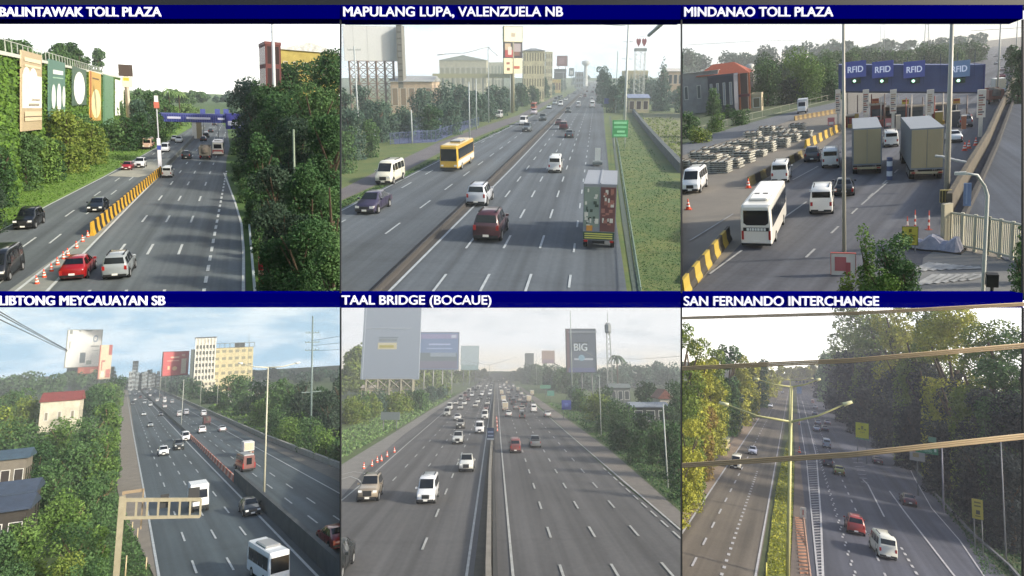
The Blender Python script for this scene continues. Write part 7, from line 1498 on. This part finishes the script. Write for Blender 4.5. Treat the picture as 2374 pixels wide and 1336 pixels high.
# signs
board(P, 1984, 981, 2014, 1016, 1075, 'e0d63c', 'bright yellow square sign in front of the dark trees', name='road_sign', cat='sign', legs=2, legr=.1, thick=.15, patches=[(.42, .2, .58, .42, '8a8430'), (.2, .38, .35, .46, '8a8430'), (.65, .38, .8, .46, '8a8430'), (.3, .6, .7, .63, '9a9436')])
board(P, 1984, 1016.5, 2014, 1020, 1056, '6f9c78', 'thin green strip beneath the bright yellow square sign', name='sign_strip', cat='sign', legs=0, thick=.1)
board(P, 2126, 1036, 2178, 1052, 1195, '3c8a60', 'green direction sign held out on the tall grey post', name='direction_sign', cat='sign', legs=0, thick=.2, words=[('Fernando', .42, .5, .62, .5, 'a8d4b4')], patches=[(.82, .15, .92, .6, 'c8dccc')])
board(P, 2157, 1014, 2175, 1026, 1195, '6a947c', 'small green exit tab above the direction sign', name='exit_tab', cat='sign', legs=0, thick=.2)
board(P, 2111, 1041, 2146, 1069, 1150, 'c4b8ac', 'white and reddish notice sign left of the green direction sign', name='notice_sign', cat='sign', legs=1, legr=.08, thick=.15, patches=[(.05, .05, .95, .25, 'b0705c'), (.2, .35, .6, .7, 'b8a070')])
r = lamp(P, 2188, 1190, 1028, .16, '8f90a0', 'tall grey post carrying the green direction sign', tips=(), name='sign_post')
board(P, 2258, 1158, 2283, 1204, 1290, '9a8e34', 'tall yellow warning sign on two legs at the right', name='warning_sign', cat='sign', legs=2, legr=.06, thick=.1, patches=[(.2, .12, .8, .2, '5c5420'), (.2, .3, .8, .38, '5c5420'), (.35, .55, .7, .75, '2c2a18'), (.25, .82, .75, .87, '5c5420')])
lamp(P, 2333, 1300, 1015, .1, '7c7e84', 'thin grey lamp pole before the dark right trees', tips=())
board(P, 1855, 1177, 1868, 1202, 1206, 'd8cfc4', 'white marker panel at the head of the chevron barriers', name='marker_sign', cat='sign', legs=0, thick=.15, patches=[(.4, .2, .6, .7, 'b46a5c')])
board(P, 1847, 897, 1858, 913, 925, '8fa8c8', 'small pale blue road sign far up the right carriageway', name='road_sign', cat='sign', legs=1, legr=.1, thick=.15)
for y, l in [(1050, 'first'), (985, 'second')]: cone(P, 1853, y, '%s white and red post on the San Fernando median' % l, 'posts of the San Fernando median', 2.0)
mb = MB().hexa([(-.55, -.08, 0), (.55, .5, 0), (.5, .66, 0), (-.6, .08, 0), (-.55, -.08, .28), (.55, .5, .28), (.5, .66, .28), (-.6, .08, .28)]).mesh('chevron_barrier')
A, B = P.G(1868, 1345), P.G(1852, 1205)
for i in range(20): link('chevron_barrier', mb, mat('barrier_rust', '8c6450', .8, col2='a5806c', scale=1), P=P, mtx=Matrix.Translation(A.lerp(B, i/19.0)) @ Matrix.Rotation(.3, 4, 'Z'), label='rusty red slanted barrier panel on the San Fernando median', cat='barrier', group='slanted barriers of the San Fernando median')
mb = MB().cone([(.14, 0), (.1, .7)], 8).mesh('post_stub'); A, B = P.G(1878, 1345), P.G(1862, 1205)
for i in range(22): link('bollard', mb, flat('b49484'), P=P, mtx=Matrix.Translation(A.lerp(B, i/21.0)), label='small pale bollard beside the slanted barriers, San Fernando view', cat='bollard', group='small bollards of the San Fernando median')
pole(P, 1776, 1336, 1305, .1, 'd8d06c', 'short yellow post at the bottom of the median grass', name='yellow_post', cat='post'); pole(P, 1600, 915, 862, .1, 'b8b070', 'thin pale pole in the left golden trees, San Fernando view'); pole(P, 1777, 905, 868, .2, 'c8c080', 'slim lit pole above the far left trees, San Fernando view'); pole(P, 1660, 1065, 1028, .08, 'b0a878', 'thin post behind the cream jeepney, San Fernando view')
house(P, 1843, 880, 1892, 893, 'b8a87c', 'pale overpass like building closing the far end of the San Fernando road', storeys=1, bays=6, depth=10, D=P.G(1865, 893).y)
# trees
for a in [(1560, 1140, 690, 150, 'olive'), (1600, 1110, 740, 90, 'gold'), (1625, 1075, 790, 90, 'gold'), (1590, 1180, 950, 90, 'gold'), (1655, 1040, 765, 80, 'olive'), (1650, 1050, 840, 80, 'gold'), (1685, 1010, 760, 56, 'mid'), (1690, 1005, 850, 60, 'olive'), (1620, 1110, 900, 80, 'ochre'), (1715, 985, 800, 64, 'gold'), (1740, 965, 812, 50, 'gold'), (1758, 945, 815, 50, 'mid'), (1730, 975, 870, 50, 'olive'), (1765, 935, 845, 44, 'gold'), (1785, 920, 838, 40, 'gold'), (1800, 905, 842, 34, 'gold'), (1600, 1165, 1020, 80, 'olive'), (1570, 1220, 1010, 70, 'gold'), (1660, 1035, 930, 50, 'ochre'), (1700, 1000, 905, 50, 'deep')]:
    tree(P, *a, label='sunlit golden green tree on the left side of the San Fernando road', group='golden left trees of the San Fernando view', skirt=True, leaf=6)
tree_row(P, [(1800, 890), (1850, 880), (1890, 884)], 12, (30, 40), (24, 28), ['gold', 'olive', 'pale'], 'sunlit wood closing the far end of the San Fernando road', None, stuff=True, skirt=True, leaf=4.5, jit=(3, 2))
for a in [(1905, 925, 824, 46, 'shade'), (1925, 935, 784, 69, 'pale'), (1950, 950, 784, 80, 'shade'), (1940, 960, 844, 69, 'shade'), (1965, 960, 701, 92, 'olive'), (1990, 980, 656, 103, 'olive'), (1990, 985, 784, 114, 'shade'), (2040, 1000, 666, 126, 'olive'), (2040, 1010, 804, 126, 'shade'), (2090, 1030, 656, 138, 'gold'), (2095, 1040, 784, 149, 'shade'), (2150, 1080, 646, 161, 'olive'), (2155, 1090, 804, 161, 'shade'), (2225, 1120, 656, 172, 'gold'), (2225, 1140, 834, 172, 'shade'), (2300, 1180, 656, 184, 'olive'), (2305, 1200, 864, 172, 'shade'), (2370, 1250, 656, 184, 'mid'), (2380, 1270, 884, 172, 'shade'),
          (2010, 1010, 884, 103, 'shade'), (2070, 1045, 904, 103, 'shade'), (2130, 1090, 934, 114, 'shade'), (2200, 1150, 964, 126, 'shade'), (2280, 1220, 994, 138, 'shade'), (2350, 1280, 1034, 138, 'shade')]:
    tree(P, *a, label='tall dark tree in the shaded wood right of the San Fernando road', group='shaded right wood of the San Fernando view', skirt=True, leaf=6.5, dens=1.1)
scatter_grass(P, [(1775, 1336), (1830, 1336), (1838, 1180), (1840, 1060), (1822, 1040), (1800, 1130)], 3000, .3, 'gold', leaf=4, name='median_grass')
scatter_grass(P, [(2280, 1336), (2240, 1250), (2170, 1160), (2120, 1090), (2200, 1130), (2374, 1290), (2374, 1336)], 2600, .4, 'dark', leaf=4, name='verge_grass')
# ---------------------------------------------------------------- haze: each place has its own air
def haze(P, x0, x1, y0, y1, d0, d1, dens, col):
    q = [P.V(x, y, d) for d in (d0, d1) for x, y in ((x0, y1), (x1, y1), (x1, y0), (x0, y0))]
    a, b, c, d, e, f, g, h = q
    mb = MB().hexa([a, b, f, e, d, c, g, h])
    m = bpy.data.materials.new('haze_air'); m.use_nodes = True; t = m.node_tree
    for n in list(t.nodes): t.nodes.remove(n)
    o = t.nodes.new("ShaderNodeOutputMaterial"); v = t.nodes.new("ShaderNodeVolumePrincipled")
    v.inputs["Color"].default_value = (*lin(col), 1); v.inputs["Density"].default_value = dens/P.K; v.inputs["Anisotropy"].default_value = 0.1
    t.links.new(v.outputs[0], o.inputs["Volume"])
    link('haze', mb.mesh('haze'), m, P=P, kind='stuff', label='thin morning haze over the %s highway' % P.view, cat='haze')
haze(P1, -300, 786.5, -300, 690, 18, 1200, .0002, 'dfe8ec')
haze(P2, 791.5, 1578.5, -300, 690, 18, 1200, .0008, 'd9e6ec')
haze(P3, 1583.5, 2700, -300, 690, 18, 1200, .0003, 'dfe4e8')
haze(P4, -300, 786.5, 700, 2000, 12, 1200, .0005, 'dfe8ec')
haze(P5, 791.5, 1578.5, 700, 2000, 12, 1000, .0009, 'e2e8ec')
haze(P6, 1583.5, 2700, 700, 2000, 12, 1000, .0006, 'd4d8e4')
# ---------------------------------------------------------------- trim at the seams: nothing of one view reaches into its neighbour
import bmesh
SEAM = {'l': lambda b: (Vector((1, -(b[0]-1-CX)/F, 0))), 'r': lambda b: (Vector((-1, (b[2]+1-CX)/F, 0))), 't': lambda b: Vector((0, (CY-697)/F, -1)), 'b': lambda b: Vector((0, -(CY-697)/F, 1))}
bpy.context.view_layer.update()
for o, P in OWNER:
    if o.type != 'MESH' or o.data is None or not len(o.data.vertices) or o.name.startswith(('sky', 'title')): continue
    M = o.matrix_world; bb = [M @ Vector(c) for c in o.bound_box]
    pl = []
    for k in P.seams:
        n = SEAM[k](P.box); v = [n.dot(c) for c in bb]
        if min(v) < 0: pl.append((n, max(v) <= 0))
    if not pl: continue
    if o.get('kind') == 'structure' and o.name.startswith('ground'): continue
    me = o.data.copy(); bm = bmesh.new(); bm.from_mesh(me); Mi = M.inverted(); full = False
    for n, allout in pl:
        if not bm.verts: break
        co = Mi @ Vector((0, 0, 0)); nn = (M.to_3x3().transposed() @ n).normalized()
        bmesh.ops.bisect_plane(bm, geom=bm.verts[:]+bm.edges[:]+bm.faces[:], dist=1e-5, plane_co=co, plane_no=nn, clear_inner=True, clear_outer=False)
    ns = len(o.material_slots); ms = [s.material for s in o.material_slots]
    bm.to_mesh(me); bm.free(); empty = not len(me.vertices)
    o.data = me
    for i in range(ns): o.material_slots[i].link = 'OBJECT'; o.material_slots[i].material = ms[i]
    if empty: o['gone'] = 1
dead = [o for o, P in OWNER if o.get('gone')]
def has_mesh(o): return (o.type == 'MESH' and not o.get('gone')) or any(has_mesh(c) for c in o.children)
tops = [o for o, P in OWNER if o.parent is None and not has_mesh(o)]
kill = set(dead)
for t in tops:
    kill.add(t); kill.update(t.children_recursive)
for o in list(kill):
    if all(c in kill for c in o.children_recursive): bpy.data.objects.remove(o) if False else None
for o in sorted(kill, key=lambda q: -len(q.name)):
    for c in o.children:
        if c not in kill: break
    else: bpy.data.objects.remove(o)
print('objects', len(bpy.data.objects), 'top', sum(1 for o in bpy.data.objects if o.parent is None))
